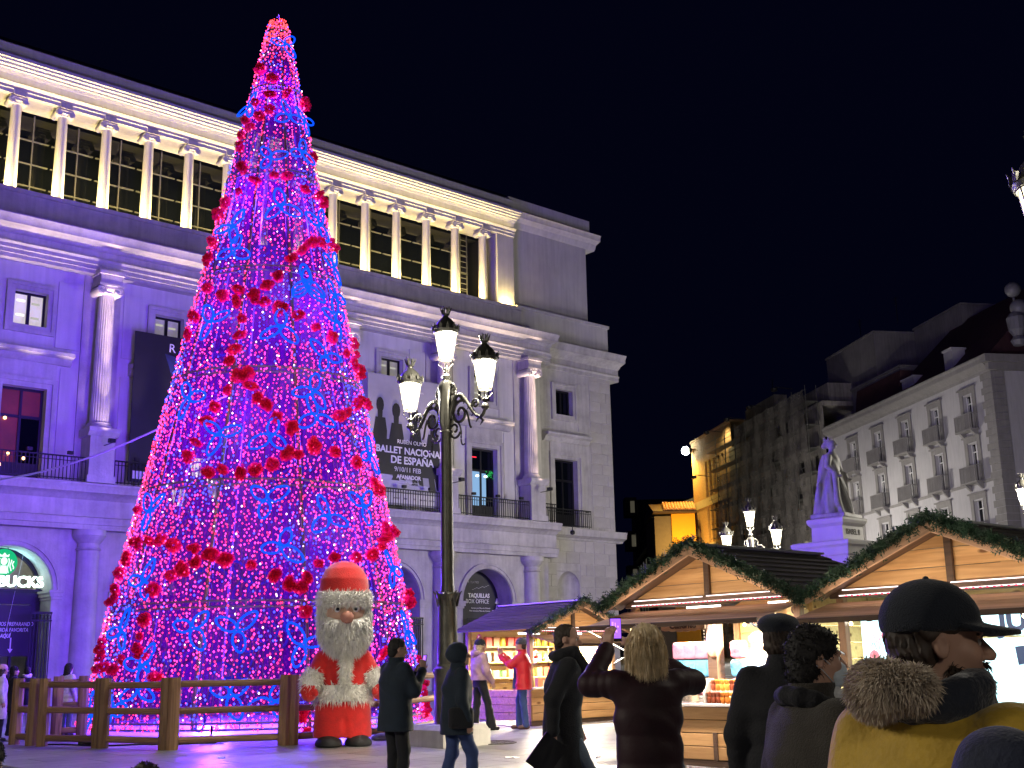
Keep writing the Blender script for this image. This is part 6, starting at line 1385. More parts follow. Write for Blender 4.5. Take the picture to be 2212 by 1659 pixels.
# ------------------------------------------------------------------ statue of the queen on its pedestal
MARB = mat('weathered_marble', (.42, .41, .40), .7, var=.22, scale=2.5, bump=.35, bscale=14, streak=.3); PEDS = mat('pedestal_marble', (.62, .60, .57), .6, var=.08, scale=2, bump=.1)
PZ = gz(33); PD = empty('statue_pedestal', (8.87, 33, PZ), GRID, 'stepped white pedestal carved ISABEL II under the queen statue', 'pedestal')
def tier(prof, nm):
    m_ = MB(); n = len(prof); vs = []
    for h_, z in prof: vs += [(-h_, -h_, z), (h_, -h_, z), (h_, h_, z), (-h_, h_, z)]
    fs = [tuple(range(4))[::-1], tuple((n - 1) * 4 + i for i in range(4))]
    for j in range(n - 1):
        for i in range(4): k = (i + 1) % 4; fs.append((j * 4 + i, j * 4 + k, (j + 1) * 4 + k, (j + 1) * 4 + i))
    m_.add(vs, fs); return m_.build(nm, PEDS, PD)
b_ = -PZ
tier([(1.0, 0), (1.0, .35), (.9, .4), (.62, .5), (.58, .6), (.56, 2.75)], 'pedestal_shaft')
tier([(.56, 2.75), (.66, 2.82), (.70, 2.92), (.66, 3.0), (.60, 3.05), (.74, 3.4), (.76, 3.46)], 'necking')
tier([(.76, 3.46), (.80, 3.52), (.80, 3.78), (.84, 3.82), (.86, 4.02), (.91, 4.08), (.92, 4.17), (.88, 4.2)], 'cornice')
tier([(.50, 4.2), (.49, 4.62), (.56, 4.70), (.585, 4.78), (.585, 4.83), (.54, 4.86)], 'die')
text('lettering', 'ISABEL II', .22, mat('carved_letters', (.10, .09, .07), .7), PD, (.0, -.498, 4.46), ext=.004, sx=.82)
text('lettering', 'ISABEL II', .22, bpy.data.materials['carved_letters'], PD, (-.502, 0, 4.46), (PI / 2, 0, -PI / 2), ext=.004, sx=.82) if False else None
ST = empty('queen_statue', (8.87, 33, PZ + 4.855), GRID + R_(10), 'grey marble statue of a crowned queen in long robes', 'statue'); ST.scale = (1.32, 1.2, 1.0)
def stt():
    f = Field((-.7, -.6, -.02), (.7, .6, 2.5), .017)
    fold = lambda X, Y, Z: (.022 * np.sin(9 * np.arctan2(Y + .05, X) + 2.5 * np.sin(2.2 * Z)) + .012 * np.sin(17 * np.arctan2(Y, X) + 4 * Z)) * np.clip((1.5 - Z) / .8, .15, 1)
    f.box((0, 0, .06), (.45, .42, .06), .02, .02)
    f.loft([(.10, .43, .40, 0, .0), (.45, .38, .34, .0, 0), (.95, .29, .24, .01, 0), (1.30, .20, .155, .01, 0)], .03, disp=fold)
    f.loft([(1.28, .19, .15, .01, 0), (1.48, .20, .15, .0, 0), (1.66, .22, .15, 0, 0), (1.80, .19, .12, 0, 0), (1.86, .10, .09, 0, 0)], .05, disp=lambda X, Y, Z: .008 * np.sin(30 * X + 18 * Z))
    f.loft([(.1, .42, .16, .05, .30), (.8, .38, .15, .04, .22), (1.5, .29, .12, .02, .13), (1.78, .2, .08, 0, .08)], .04, disp=lambda X, Y, Z: .03 * np.sin(26 * X + 2 * Z))   # mantle
    f.cap((-.22, -.02, 1.72), (-.33, -.05, 1.42), .085, .07, .04); f.cap((-.33, -.05, 1.42), (-.24, -.24, 1.17), .065, .045, .03); f.ell((-.22, -.28, 1.14), (.045, .06, .04), .02)
    f.cap((.22, 0, 1.72), (.37, .0, 1.42), .085, .07, .04); f.cap((.37, 0, 1.42), (.42, -.16, 1.15), .065, .045, .03); f.ell((.42, -.2, 1.12), (.045, .06, .05), .02)
    for i in range(5): f.cap((.38 + .03 * i, -.12 + .06 * i, 1.3), (.44 + .03 * i, -.1 + .07 * i, .15), .055, .07, .02)
    f.cap((-.27, -.18, 1.2), (-.30, -.22, .35), .07, .06, .04)
    f.cap((0, 0, 1.8), (0, -.02, 1.98), .065, .06, .04)
    f.ell((0, -.03, 2.08), (.095, .115, .14), .02); f.ell((0, .05, 2.12), (.115, .12, .12), .02); f.ell((0, .15, 2.06), (.08, .07, .08), .03)
    f.cap((0, -.13, 2.08), (0, -.165, 2.05), .012, .02, .01); f.ell((0, -.11, 1.985), (.03, .03, .025), .02)
    return f.build('figure', MARB, ST)
stt()
cr = MB()
for k in range(9): a = 2 * PI * k / 9; cr.tube([(.10 * math.cos(a), .03 + .10 * math.sin(a), 2.2), (.125 * math.cos(a), .03 + .125 * math.sin(a), 2.3)], [.018, .008], 5)
cr.lathe([(.095, 2.18), (.11, 2.18), (.11, 2.22), (.095, 2.22)], (0, .03, 0), 16); cr.build('crown', MARB, ST)

for l, o_, z, hh in ((4.0, -6.5, 27.2, 2.6), (18.5, -4.0, 28.3, 2.2), (27.0, -5.0, 28.3, 2.8), (38.0, -1.0, 26.2, 2.0)):
    a_ = MB(); a_.tube([(0, 0, 0), (0, 0, hh)], .03, 5)
    for k in range(5): a_.tube([(-.5 + .06 * k, 0, hh - .1 - .14 * k), (.5 - .06 * k, 0, hh - .1 - .14 * k)], .014, 4)
    a_ = a_.build('roof_aerial', BLACKM); a_.location = rbp(l, o_, z); a_.rotation_euler[2] = RBR; tag(a_, 'thin rooftop aerial above the %s' % {4.0: 'red roof of the pale corner block', 18.5: 'first stepped dark penthouse', 27.0: 'tallest dark penthouse block', 38.0: 'scaffolded house'}[l], 'aerial')
# ------------------------------------------------------------------ people
SKIN = mat('skin', (.50, .29, .21), .55, var=.08, scale=14, spec=.35); SKIN_D = mat('skin_tan', (.42, .24, .17), .55, var=.08, scale=14, spec=.35); EYEW = mat('eyeball', (.7, .68, .65), .2, var=0); IRIS = mat('iris', (.03, .02, .015), .15, var=0)
def cloth(n, c, r=.85, b=.35, s=.06, bs=90): return mat(n, c, r, var=.22, scale=7, bump=b, bscale=bs, sheen=s)
HAIRB = mat('black_hair', (.008, .006, .006), .75, var=.4, scale=30); HAIRY = mat('blond_hair', (.66, .52, .32), .45, var=.3, scale=24, mottle=(.42, .30, .15)); HAIRG = mat('brown_hair', (.035, .02, .012), .65, var=.4, scale=30)
NAVY = cloth('navy_cloth', (.006, .015, .028)); BLACKC = cloth('black_cloth', (.005, .005, .008)); MAROON = mat('dark_maroon_nylon', (.022, .006, .009), .62, var=.15, scale=6, bump=.1, bscale=50, spec=.3); PINKC = cloth('pink_fleece', (.52, .33, .34)); REDC = mat('red_nylon', (.58, .012, .022), .5, var=.1, bump=.1, bscale=60); JEAN = cloth('blue_jeans', (.03, .055, .17)); JEAN_L = cloth('grey_jeans', (.10, .13, .17)); GREYW = cloth('grey_brown_wool', (.045, .038, .03), .9, .6, .1, 160)
YEL = cloth('mustard_cotton', (.56, .35, .03), .75, .3, .15, 60); CREAM = cloth('cream_coat', (.55, .5, .52)); SHOE = mat('black_leather', (.012, .011, .011), .35, var=.2); APRON = cloth('blue_apron', (.10, .22, .52)); WHITEC = cloth('white_cotton', (.7, .7, .7)); KNIT = cloth('dark_knit', (.010, .014, .024), .9, .5, .12, 260); GREYK = cloth('grey_knit', (.06, .065, .08), .9, .9, .3, 200); FURB = mat('beige_fur', (.66, .56, .44), .8, var=.2, scale=12, mottle=(.36, .28, .20), sheen=.3); MASKM = mat('surgical_mask', (.55, .62, .68), .7, var=.05, bump=.2); DENIMH = cloth('dark_hood', (.02, .025, .05))
SCREEN = mat('phone_screen', (.02, .02, .03), .1, var=.8, scale=60, emit=(.35, .12, 1.0), es=1.6); PHONEB = mat('phone_body', (.015, .015, .018), .25, var=0)
def rotz(a): c, s = math.cos(a), math.sin(a); return np.array([[c, -s, 0], [s, c, 0], [0, 0, 1.]])
def rotx(a): c, s = math.cos(a), math.sin(a); return np.array([[1, 0, 0], [0, c, -s], [0, s, c.real if False else c]])
def V3(*a): return np.array(a, float)
def hand(f, w, d, nrm, side, curl=.5, s=1.0):
    # palm, four fingers of unequal length and a thumb leaving the side of the palm
    w = np.array(w, float); d = np.array(d, float); d /= np.linalg.norm(d); nrm = np.array(nrm, float); nrm -= d * (nrm @ d); nrm /= np.linalg.norm(nrm); b = np.cross(d, nrm) * side
    for o in (-.026, 0, .026): f.cap(w + b * o * .7 * s, w + d * .082 * s + b * o * s, .016 * s, .014 * s, .012)
    f.cap(w - d * .03, w + d * .02, .024 * s, .024 * s, .015)
    for o, L in ((-.030, .062), (-.010, .075), (.010, .070), (.030, .055)):
        p = w + d * .085 * s + b * o * s; c1 = curl * .9; q = p + (d * math.cos(c1) + nrm * math.sin(c1)) * L * .55 * s; c2 = curl * 2.1; r = q + (d * math.cos(c2) + nrm * math.sin(c2)) * L * .5 * s
        f.cap(p, q, .0105 * s, .0095 * s, .004); f.cap(q, r, .0095 * s, .0082 * s, .004)
    p = w + d * .028 * s - b * .026 * s; q = p + (d * .5 - b * .75 + nrm * .35) * .042 * s; r = q + (d * .85 - b * .2 + nrm * .45) * .035 * s
    f.cap(p, q, .014 * s, .0115 * s, .006); f.cap(q, r, .0115 * s, .0095 * s, .004)
def head_sdf(f, H, Rh, fine=True, jaw=1.0):
    g = lambda x, y, z: H + Rh @ V3(x, y, z)
    f.ell(g(0, -.012, .03), (.077, .098, .090), .02, R=Rh); f.ell(g(0, .028, -.045), (.060 * jaw, .064, .078), .03, R=Rh); f.ell(g(0, .068, -.098), (.026 * jaw, .026, .022), .03, R=Rh)
    for s in (-1, 1): f.ell(g(s * .042, .06, -.022), (.026, .026, .026), .025, R=Rh)
    f.cap(g(-.036, .083, .022), g(.036, .083, .022), .0125, .0125, .014)
    for s in (-1, 1): f.ell(g(s * .031, .096, .003), (.019, .016, .012), .012, sub=True, R=Rh)
    f.cap(g(0, .092, .010), g(0, .115, -.026), .009, .0145, .010)
    for s in (-1, 1): f.ell(g(s * .013, .100, -.031), (.010, .011, .008), .006, R=Rh)
    f.cap(g(-.020, .087, -.058), g(.020, .087, -.058), .008, .008, .008); f.cap(g(-.017, .086, -.071), g(.017, .086, -.071), .009, .009, .008)
    f.cap(g(-.024, .098, -.0645), g(.024, .098, -.0645), .0035, .0035, .004, sub=True)
    for s in (-1, 1):
        f.ell(g(s * .079, -.012, -.004), (.010, .020, .032), .006, R=Rh @ rotz(s * -.35)); f.ell(g(s * .088, -.008, -.002), (.006, .010, .018), .004, sub=True, R=Rh)
def ncr(X, Y, Z, k=1.0): return np.sin(k * (31 * X + 17 * Z)) * np.sin(k * (27 * Y - 13 * Z)) + .5 * np.sin(k * (53 * Z + 19 * X + 11 * Y))
def person(label, x, y, yaw, height=1.72, hres=.013, head=(0, 0), lean=(0, 0), arms=None, legs=None, coat=None, trousers=BLACKC, hair=None, hat=None, skin=SKIN, shoes=SHOE, zoff=0., group=None, wid=1.0, scarf=None, hood=None, eyes=True):
    s = height / 1.75
    e = empty('person', (x, y, gz(y) + .016 + zoff), R_(yaw), label, 'person', group); e.scale = (s, s, s)
    lx, ly = lean; L3 = V3(lx, ly, 0)
    sh = {k: V3(k * .185 * wid, 0, 1.425) + L3 for k in (-1, 1)}; neck = V3(0, -.01, 1.49) + L3; HC = V3(0, .03, 1.635) + L3 * 1.12
    Rh = rotz(R_(head[0])) @ rotx(R_(head[1]))
    A = {}
    for k in (-1, 1):
        a = (arms or {}).get(k)
        A[k] = a if a else (sh[k] + V3(k * .07, -.03, -.29), sh[k] + V3(k * .075, .05, -.53), V3(0, .15, -1), V3(-k, 0, 0), .5)
    LG_ = legs or {-1: (V3(-.10, .0, .08), .04), 1: (V3(.10, .02, .08), .04)}
    lo = V3(-.42 * wid, -.42, -.02); hi = V3(.42 * wid, .42, 1.9)
    pts = [np.array(A[k][j]) for k in (-1, 1) for j in (0, 1)] + [np.array(LG_[k][0]) for k in (-1, 1)] + [HC]
    for p in pts: lo = np.minimum(lo, p - .16); hi = np.maximum(hi, p + .2)
    lo[2] = -.02
    # body: one continuous surface
    f = Field(lo, hi, hres)
    f.loft([(.86, .15, .10, 0, 0), (.95, .165, .115, 0, 0), (1.08, .14, .10, lx * .3, ly * .3), (1.28, .165, .115, lx * .7, ly * .7), (1.42, .14, .09, lx, ly), (1.48, .06, .06, lx, ly)], .04)
    f.cap(neck - V3(0, 0, .05), HC - Rh @ V3(0, .02, .06), .058, .053, .03)
    K = {}
    for k in (-1, 1):
        an, kf = LG_[k]; an = np.array(an, float); hip = V3(k * .09, 0, .92); kn = (hip + an) / 2 + V3(0, kf, .02); K[k] = (hip, kn, an)
        f.cap(hip, kn, .08, .055, .03); f.cap(kn, an, .052, .04, .03); f.cap(an, an + V3(0, .13, -.045), .035, .025, .02)
        el, wr, hd, hn, cu = A[k]; f.cap(sh[k], el, .05, .042, .03); f.cap(el, wr, .04, .027, .02)
        hand(f, wr, hd, hn, k, cu)
    head_sdf(f, HC, Rh)
    f.build('body', skin, e)
    if eyes:
        for k in (-1, 1):
            q = MB().lathe([(.011 * math.sin(t), -.011 * math.cos(t)) for t in np.linspace(.05, PI - .05, 8)], n=10).build('eye', EYEW, e, smooth=True); q.location = HC + Rh @ V3(k * .031, .079, .003)
            q2 = MB().lathe([(.0005, .004), (.0055, .003), (.0055, .001)], n=10).build('iris', IRIS, q); q2.rotation_euler = (Matrix(Rh.tolist()) @ Matrix.Rotation(-PI / 2, 3, 'X')).to_euler(); q2.location = Rh @ V3(0, .0085, 0)
    # trousers and shoes
    if trousers:
        m_, fl = trousers if isinstance(trousers, tuple) else (trousers, .062)
        f = Field(lo, hi, max(hres, .013)); f.loft([(.84, .16, .12, 0, 0), (.95, .178, .128, 0, 0), (1.05, .155, .115, 0, 0)], .04)
        dsp = lambda X, Y, Z, t: .006 * np.sin(34 * Z + 6 * X) * np.sin(20 * X + 5 * Z)
        for k in (-1, 1): hip, kn, an = K[k]; f.cap(hip, kn, .098, .074, .03, disp=dsp); f.cap(kn, an + V3(0, 0, -.01), .070, fl, .03, disp=dsp)
        f.build('trousers', m_, e)
    for k in (-1, 1):
        hip, kn, an = K[k]; f = Field(an - V3(.09, .13, .11), an + V3(.09, .24, .08), .011); z0 = an[2] - .08
        f.cap((an[0], an[1] - .03, z0 + .05), (an[0] + k * .012, an[1] + .13, z0 + .035), .047, .04, .03); f.cap(an, an + V3(0, 0, -.03), .05, .05, .03); f.box((an[0], an[1], z0 - .1), (.3, .4, .1), .005, .005, sub=True); f.build('shoe', shoes, e)
    # coat
    if coat:
        m_ = coat['m']; hem = coat.get('hem', .72); w = coat.get('w', 1.0); puff = coat.get('puff', 0); slv = coat.get('slv', 1.0)
        f = Field(lo - .03, hi + .03, max(hres * .95, .0085)); cx, cy = lx, ly
        def dsp(X, Y, Z):
            d = .0018 * ncr(X, Y, Z) + .0045 * np.sin(3.3 * ncr(X, Y, Z, .3) + 14 * Z + 6 * X)
            if puff: d = d - .011 * np.abs(np.sin(PI * Z / puff)) + .006
            return d
        rows = [(hem, .225 * w, .168 * w, 0, 0)] + ([(.95, .215 * w, .16 * w, 0, 0)] if hem < .9 else []) + [(1.08, .20 * w, .15 * w, lx * .3, ly * .3), (1.28, .215 * w, .16 * w, lx * .7, ly * .7), (1.40, .205 * w, .135, lx, ly), (1.46, .14, .10, lx, ly), (1.50, .088, .088, lx, ly), (1.55 + coat.get('collar', 0), .085, .09, lx, ly + .005)]
        f.loft(rows, .05, disp=dsp)
        for k in (-1, 1):
            el, wr, hd, hn, cu = A[k]; el = np.array(el); wr = np.array(wr); we = el + (wr - el) * .93
            ds = lambda X, Y, Z, t: .0035 * np.sin(t * 15 + 8 * X + 3 * np.sin(5 * Z)) * np.sin(14 * Y + 10 * X + 3) - (.004 * np.abs(np.sin(t * 11)) if puff else 0)
            f.cap(sh[k] + V3(-k * .02, 0, -.01), el, .084 * slv, .070 * slv, .05, disp=ds); f.cap(el, we, .066 * slv, .052 * slv, .03, disp=ds)
        f.op(lambda X, Y, Z: np.sqrt((X - lx) ** 2 + (Y - ly - .0) ** 2 + 0 * Z) - .066, (lx - .07, ly - .07, 1.47), (lx + .07, ly + .07, 1.7), .01, sub=True)
        f.build(coat.get('name', 'coat'), m_, e)
    if hood:
        f = Field(lo - .05, hi + .05, max(hres, .011)); nk = neck
        for i in range(12):
            a = 2 * PI * i / 12; b = 2 * PI * (i + 1) / 12
            if hood[1]:
                if 1 <= i <= 6: continue
                P = lambda t: nk + V3(.095 * math.sin(t) - .02, -.035 - .10 * math.cos(t), .035 + .02 * math.cos(t)); f.cap(P(a), P(b), .044, .044, .03, disp=lambda X, Y, Z, t: .005 * ncr(X, Y, Z, 1.3)); continue
            if 4 <= i <= 7: continue
            P = lambda t: nk + V3(.105 * math.sin(t), -.02 - .095 * math.cos(t), -.01 + .03 * math.cos(t))
            f.cap(P(a), P(b), .034 + .016 * max(0, math.cos(a)), .034 + .016 * max(0, math.cos(b)), .03, disp=lambda X, Y, Z, t: .005 * ncr(X, Y, Z, 1.3))
        if not hood[1]: f.cap(nk + V3(-.02, -.095, .01), nk + V3(-.03, -.115, -.06), .05, .04, .04)
        hd_ = f.build('hood', hood[0], e)
        if hood[1]: fur('hood_fur', hd_, hood[3] if len(hood) > 3 else 3500, hood[2], .0026, hood[1], hd_, .5, 8, swirl=.55)
    if scarf:
        f = Field(neck - V3(.2, .2, .14), neck + V3(.2, .25, .2), max(hres, .01))
        for i in range(10):
            a = 2 * PI * i / 10; b = 2 * PI * (i + 1) / 10; P = lambda t: neck + V3(.085 * math.sin(t), .01 - .085 * math.cos(t), .03 - .02 * math.cos(t)); f.cap(P(a), P(b), .045, .045, .02, disp=lambda X, Y, Z, t: .005 * np.sin(70 * Z + 20 * X))
        f.cap(neck + V3(.03, .10, .0), neck + V3(.05, .20, -.14), .06, .05, .03); f.cap(neck + V3(-.05, .10, .0), neck + V3(-.03, .19, -.12), .055, .05, .03)
        f.build('scarf', scarf, e)
    g = lambda a, b, c: HC + Rh @ V3(a, b, c)
    if hair:
        hm, ht = hair; f = Field(HC - V3(.2, .2, .34), HC + V3(.2, .2, .2), max(hres * .8, .008))
        def ds(X, Y, Z): return .005 * np.sin(46 * np.arctan2(Y - HC[1], X - HC[0]) + 9 * np.sin(14 * Z)) + .004 * ncr(X, Y, Z, 2.2)
        if ht in ('short', 'bald'):
            f.ell(g(0, -.018, .036), (.087, .104, .094), .01, R=Rh, disp=ds); f.ell(g(0, -.06, -.03), (.073, .055, .075), .02, R=Rh, disp=ds)
            f.ell(g(0, .085, -.01 if ht == 'short' else .03), (.085, .075, .095), .02, sub=True, R=Rh)
            for k in (-1, 1): f.ell(g(k * .085, .015, -.02), (.03, .05, .045), .01, sub=True, R=Rh)
        elif ht == 'full':
            f.ell(g(0, -.012, .042), (.090, .106, .094), .01, R=Rh, disp=ds); f.ell(g(0, -.055, -.03), (.085, .062, .085), .02, R=Rh, disp=ds); f.ell(g(0, .095, -.02), (.085, .07, .09), .02, sub=True, R=Rh)
            for k in (-1, 1): f.ell(g(k * .09, .02, -.03), (.03, .035, .04), .01, sub=True, R=Rh)
        elif ht == 'bob':
            f.ell(g(0, -.02, .035), (.100, .112, .104), .02, R=Rh, disp=ds); f.loft([(HC[2] - .17, .085, .07, HC[0], HC[1] - .05), (HC[2] - .10, .108, .095, HC[0], HC[1] - .04), (HC[2] + .02, .104, .108, HC[0], HC[1] - .025)], .03, disp=ds); f.ell(g(0, .10, -.05), (.075, .09, .14), .02, sub=True, R=Rh)
        else:
            f.ell(g(0, -.015, .035), (.092, .112, .098), .02, R=Rh, disp=ds); f.loft([(HC[2] - .32, .08, .04, HC[0], HC[1] - .10), (HC[2] - .15, .105, .07, HC[0], HC[1] - .07), (HC[2] + .02, .095, .10, HC[0], HC[1] - .03)], .03, disp=ds); f.ell(g(0, .10, -.05), (.07, .085, .13), .02, sub=True, R=Rh)
        ho = f.build('hair', hm, e)
        if ht == 'bob': fur('hair_strands', ho, 6500, .05, .0028, hm, ho, 2.4, 5, swirl=.3)
        elif ht in ('full',): fur('hair_strands', ho, 2200, .016, .0025, hm, ho, .5, 5, swirl=.8)
    if hat:
        hm, ht = hat; f = Field(HC - V3(.24, .24, .14), HC + V3(.24, .34, .26), max(hres * .7, .007)); rib = lambda X, Y, Z: .0035 * np.sin(60 * np.arctan2(Y - HC[1], X - HC[0]))
        cut = lambda z, k=.006: f.op(lambda X, Y, Z: (Rh[2][2] * (Z - HC[2]) + Rh[1][2] * (Y - HC[1]) + Rh[0][2] * (X - HC[0])) - z, HC - .24, HC + .24, k, sub=True)
        if ht == 'beanie': f.ell(g(0, -.014, .05), (.096, .114, .10), .01, R=Rh, disp=rib); cut(.02); f.loft([(HC[2] + .01, .096, .113, HC[0], HC[1] - .014), (HC[2] + .06, .099, .116, HC[0], HC[1] - .014)], .012, disp=rib)
        if ht == 'beret': f.ell(g(0, -.02, .075), (.112, .125, .060), .02, R=Rh); f.ell(g(0, -.012, .05), (.09, .108, .07), .02, R=Rh); cut(.022)
        if ht == 'cap':
            f.ell(g(0, -.012, .055), (.093, .112, .098), .01, R=Rh, disp=lambda X, Y, Z: .002 * ncr(X, Y, Z)); f.ell(g(0, -.05, .06), (.09, .075, .07), .03, R=Rh); cut(.028)
            f.op(lambda X, Y, Z: (lambda x, y, z: np.maximum(np.maximum(np.sqrt(x * x * 1.15 + (y - .075) ** 2) - .112, .03 - y), np.abs(z - .045 + 1.6 * x * x + .20 * (y - .08)) - .007))(*[sum(Rh[j][i] * q for j, q in enumerate((X - HC[0], Y - HC[1], Z - HC[2]))) for i in range(3)]), HC - .1, HC + .25, .012)
        if ht == 'hood':
            f.ell(g(0, -.03, .02), (.120, .140, .138), .03, R=Rh, disp=lambda X, Y, Z: .006 * ncr(X, Y, Z, .8)); f.ell(g(0, .13, -.01), (.078, .09, .11), .02, sub=True, R=Rh)
        if ht == 'chef':
            f.ell(g(0, -.02, .085), (.125, .13, .095), .02, R=Rh, disp=lambda X, Y, Z: .012 * np.sin(26 * np.arctan2(Y - HC[1], X - HC[0]) + 30 * Z)); f.ell(g(0, -.015, .05), (.095, .11, .06), .02, R=Rh); cut(.03)
        ob_ = f.build({'cap': 'cap', 'beret': 'beret', 'hood': 'hood', 'chef': 'chef_hat'}.get(ht, 'beanie'), hm, e)
        if ht == 'cap':
            q = MB().lathe([(.008, 0), (.006, .006), (.001, .008)], n=8).build('cap_button', hm, ob_); q.location = g(0, -.015, .152)
    return e, HC, Rh
def phone(e, p, d, up, label, sz=(.074, .15)):
    # a phone held in the hand: a thing of its own
    M = e.matrix_basis; s = e.scale[0]; d = Vector(d).normalized(); up = Vector(up); up = (up - d * up.dot(d)).normalized(); r = up.cross(d)
    me = MB().box((-sz[0] / 2, -.004, -sz[1] / 2), (sz[0] / 2, .004, sz[1] / 2))
    loc = Matrix.Translation(e.location) @ Matrix.Rotation(e.rotation_euler[2], 4, 'Z') @ Matrix.Scale(s, 4)
    R4 = Matrix(((r.x, d.x, up.x, p[0]), (r.y, d.y, up.y, p[1]), (r.z, d.z, up.z, p[2]), (0, 0, 0, 1)))
    o = me.build('phone', PHONEB); o.matrix_world = loc @ R4; tag(o, label, 'phone')
    MB().box((-sz[0] / 2 + .004, -.0052, -sz[1] / 2 + .02), (sz[0] / 2 - .004, -.0042, sz[1] / 2 - .008)).build('screen', SCREEN, o)
    q = MB()
    for i in range(9): q.cbox((random.uniform(-.02, .02), -.0056, random.uniform(-.03, .05)), (random.uniform(.004, .012), .0006, random.uniform(.008, .03)))
    q.build('picture', glow('phone_picture', (.9, .35, 1), 1.3) if 'phone_picture' not in bpy.data.materials else bpy.data.materials['phone_picture'], o)
    return o
def pos(px, Y): p = at(px, 1440, Y); return float(p[0]), float(Y)
up_ = V3(0, 0, 1)
# woman photographing the tree, seen from behind
X, Y = pos(1396, 7.2)
w_arms = {-1: (V3(-.325, .12, 1.415), V3(-.175, .27, 1.63), V3(.15, .1, 1), V3(.6, .6, .1), .45), 1: (V3(.325, .12, 1.415), V3(.06, .36, 1.60), V3(-.7, .1, .7), V3(-.5, .6, 0), .5)}
e, HC, Rh = person('woman with blond bobbed hair in a dark maroon coat raising a phone at the tree', X, Y, 8, 1.70, .0085, head=(5, 8), arms=w_arms, coat=dict(m=MAROON, hem=.55, w=.97, puff=.16), trousers=BLACKC, hair=(HAIRY, 'bob'))
phone(e, (-.105, .335, 1.745), (0, 1, 0), up_, 'phone held up by the blond woman, its screen showing the violet tree')
# beret man
X, Y = pos(1690, 6.6)
person('stout man in a black coat and dark beret seen from behind at the drinks counter', X, Y, -12, 1.73, .011, head=(-22, 0), coat=dict(m=BLACKC, hem=.62, w=1.08, puff=.12), hair=(HAIRG, 'short'), hat=(KNIT, 'beret'), wid=1.02)
# man with face mask
X, Y = pos(1748, 4.5)
e, HC, Rh = person('dark haired man in a grey wool coat with a pale face mask, facing the panels', X, Y, -72, 1.64, .008, head=(-12, 0), coat=dict(m=GREYW, hem=.45, w=1.08), hair=(HAIRB, 'full'), wid=1.05)
f = Field(HC - V3(.14, .14, .2), HC + V3(.14, .2, .1), .006)
f.ell(HC + Rh @ V3(0, .062, -.055), (.062, .062, .060), .01, R=Rh, disp=lambda X, Y, Z: .0012 * np.sin(260 * Z)); f.ell(HC + Rh @ V3(0, .02, -.05), (.064, .068, .085), .01, sub=True, R=Rh) if False else None
f.op(lambda X, Y, Z: ((X - HC[0]) * Rh[0][1] + (Y - HC[1]) * Rh[1][1]) - .045, HC - .15, HC + .1, .01, sub=True)
mk = f.build('face_mask', MASKM, e); q = MB()
for k in (1,): q.tube([tuple(HC + Rh @ V3(k * .058, .05, -.03)), tuple(HC + Rh @ V3(k * .077, .01, -.0)), tuple(HC + Rh @ V3(k * .083, -.02, .02))], .0018, 4); q.tube([tuple(HC + Rh @ V3(k * .055, .045, -.085)), tuple(HC + Rh @ V3(k * .077, -.0, -.04)), tuple(HC + Rh @ V3(k * .083, -.028, -.02))], .0018, 4)
q.build('ear_loops', MASKM, mk)
f = Field(V3(-.25, -.25, 1.3), V3(.25, .25, 1.62), .009)
for i in range(10):
    a = 2 * PI * i / 10; b = 2 * PI * (i + 1) / 10; P = lambda t: V3(.10 * math.sin(t), -.015 - .09 * math.cos(t), 1.475 + .03 * math.cos(t) - .03 * max(0, -math.cos(t))); f.cap(P(a), P(b), .034, .034, .02)
f.cap((-.09, .06, 1.45), (-.06, .155, 1.32), .04, .03, .02); f.cap((.09, .06, 1.45), (.06, .155, 1.32), .04, .03, .02); f.build('coat_collar', BLACKC, e)
f = Field(V3(-.12, 0, 1.3), V3(.12, .22, 1.56), .009); f.cap((-.05, .08, 1.5), (0, .13, 1.36), .035, .03, .02); f.cap((.05, .08, 1.5), (0, .13, 1.36), .035, .03, .02); f.build('shirt', WHITEC, e)
# man in the yellow jacket, close to the camera
X, Y = pos(2016, 2.78)
e, HC, Rh = person('bearded man in a mustard jacket with fur hood and black cap, in profile close by', X, Y, -52, 1.70, .0065, head=(-44, 0), coat=dict(m=YEL, hem=.66, w=1.12, slv=1.15), hair=(HAIRG, 'short'), hat=(KNIT, 'cap'), skin=SKIN_D, wid=1.08, scarf=cloth('dark_scarf', (.012, .016, .028), .9, .5, .4, 60), hood=(FURB, FURB, .022, 22000))
f = Field(HC - V3(.12, .12, .18), HC + V3(.12, .2, .02), .005); f.ell(HC + Rh @ V3(0, .058, -.095), (.056, .050, .046), .02, R=Rh, disp=lambda X, Y, Z: .002 * ncr(X, Y, Z, 4))
for k in (-1, 1): f.cap(HC + Rh @ V3(k * .058, .012, -.06), HC + Rh @ V3(k * .035, .07, -.095), .012, .022, .02)
f.ell(HC + Rh @ V3(0, .1, -.066), (.03, .03, .012), .01, sub=True, R=Rh); f.cap(HC + Rh @ V3(-.02, .098, -.048), HC + Rh @ V3(.02, .098, -.048), .006, .006, .008)
bd_ = f.build('beard', HAIRG, e); fur('beard_hair', bd_, 2600, .016, .0016, HAIRG, bd_, .6, 4)
f = Field(HC - V3(.1, -.02, .05), HC + V3(.1, .16, .08), .004)
for k in (-1, 1): f.cap(HC + Rh @ V3(k * .016, .096, .019), HC + Rh @ V3(k * .05, .078, .021), .0055, .004, .004)
f.build('eyebrows', HAIRG, e)
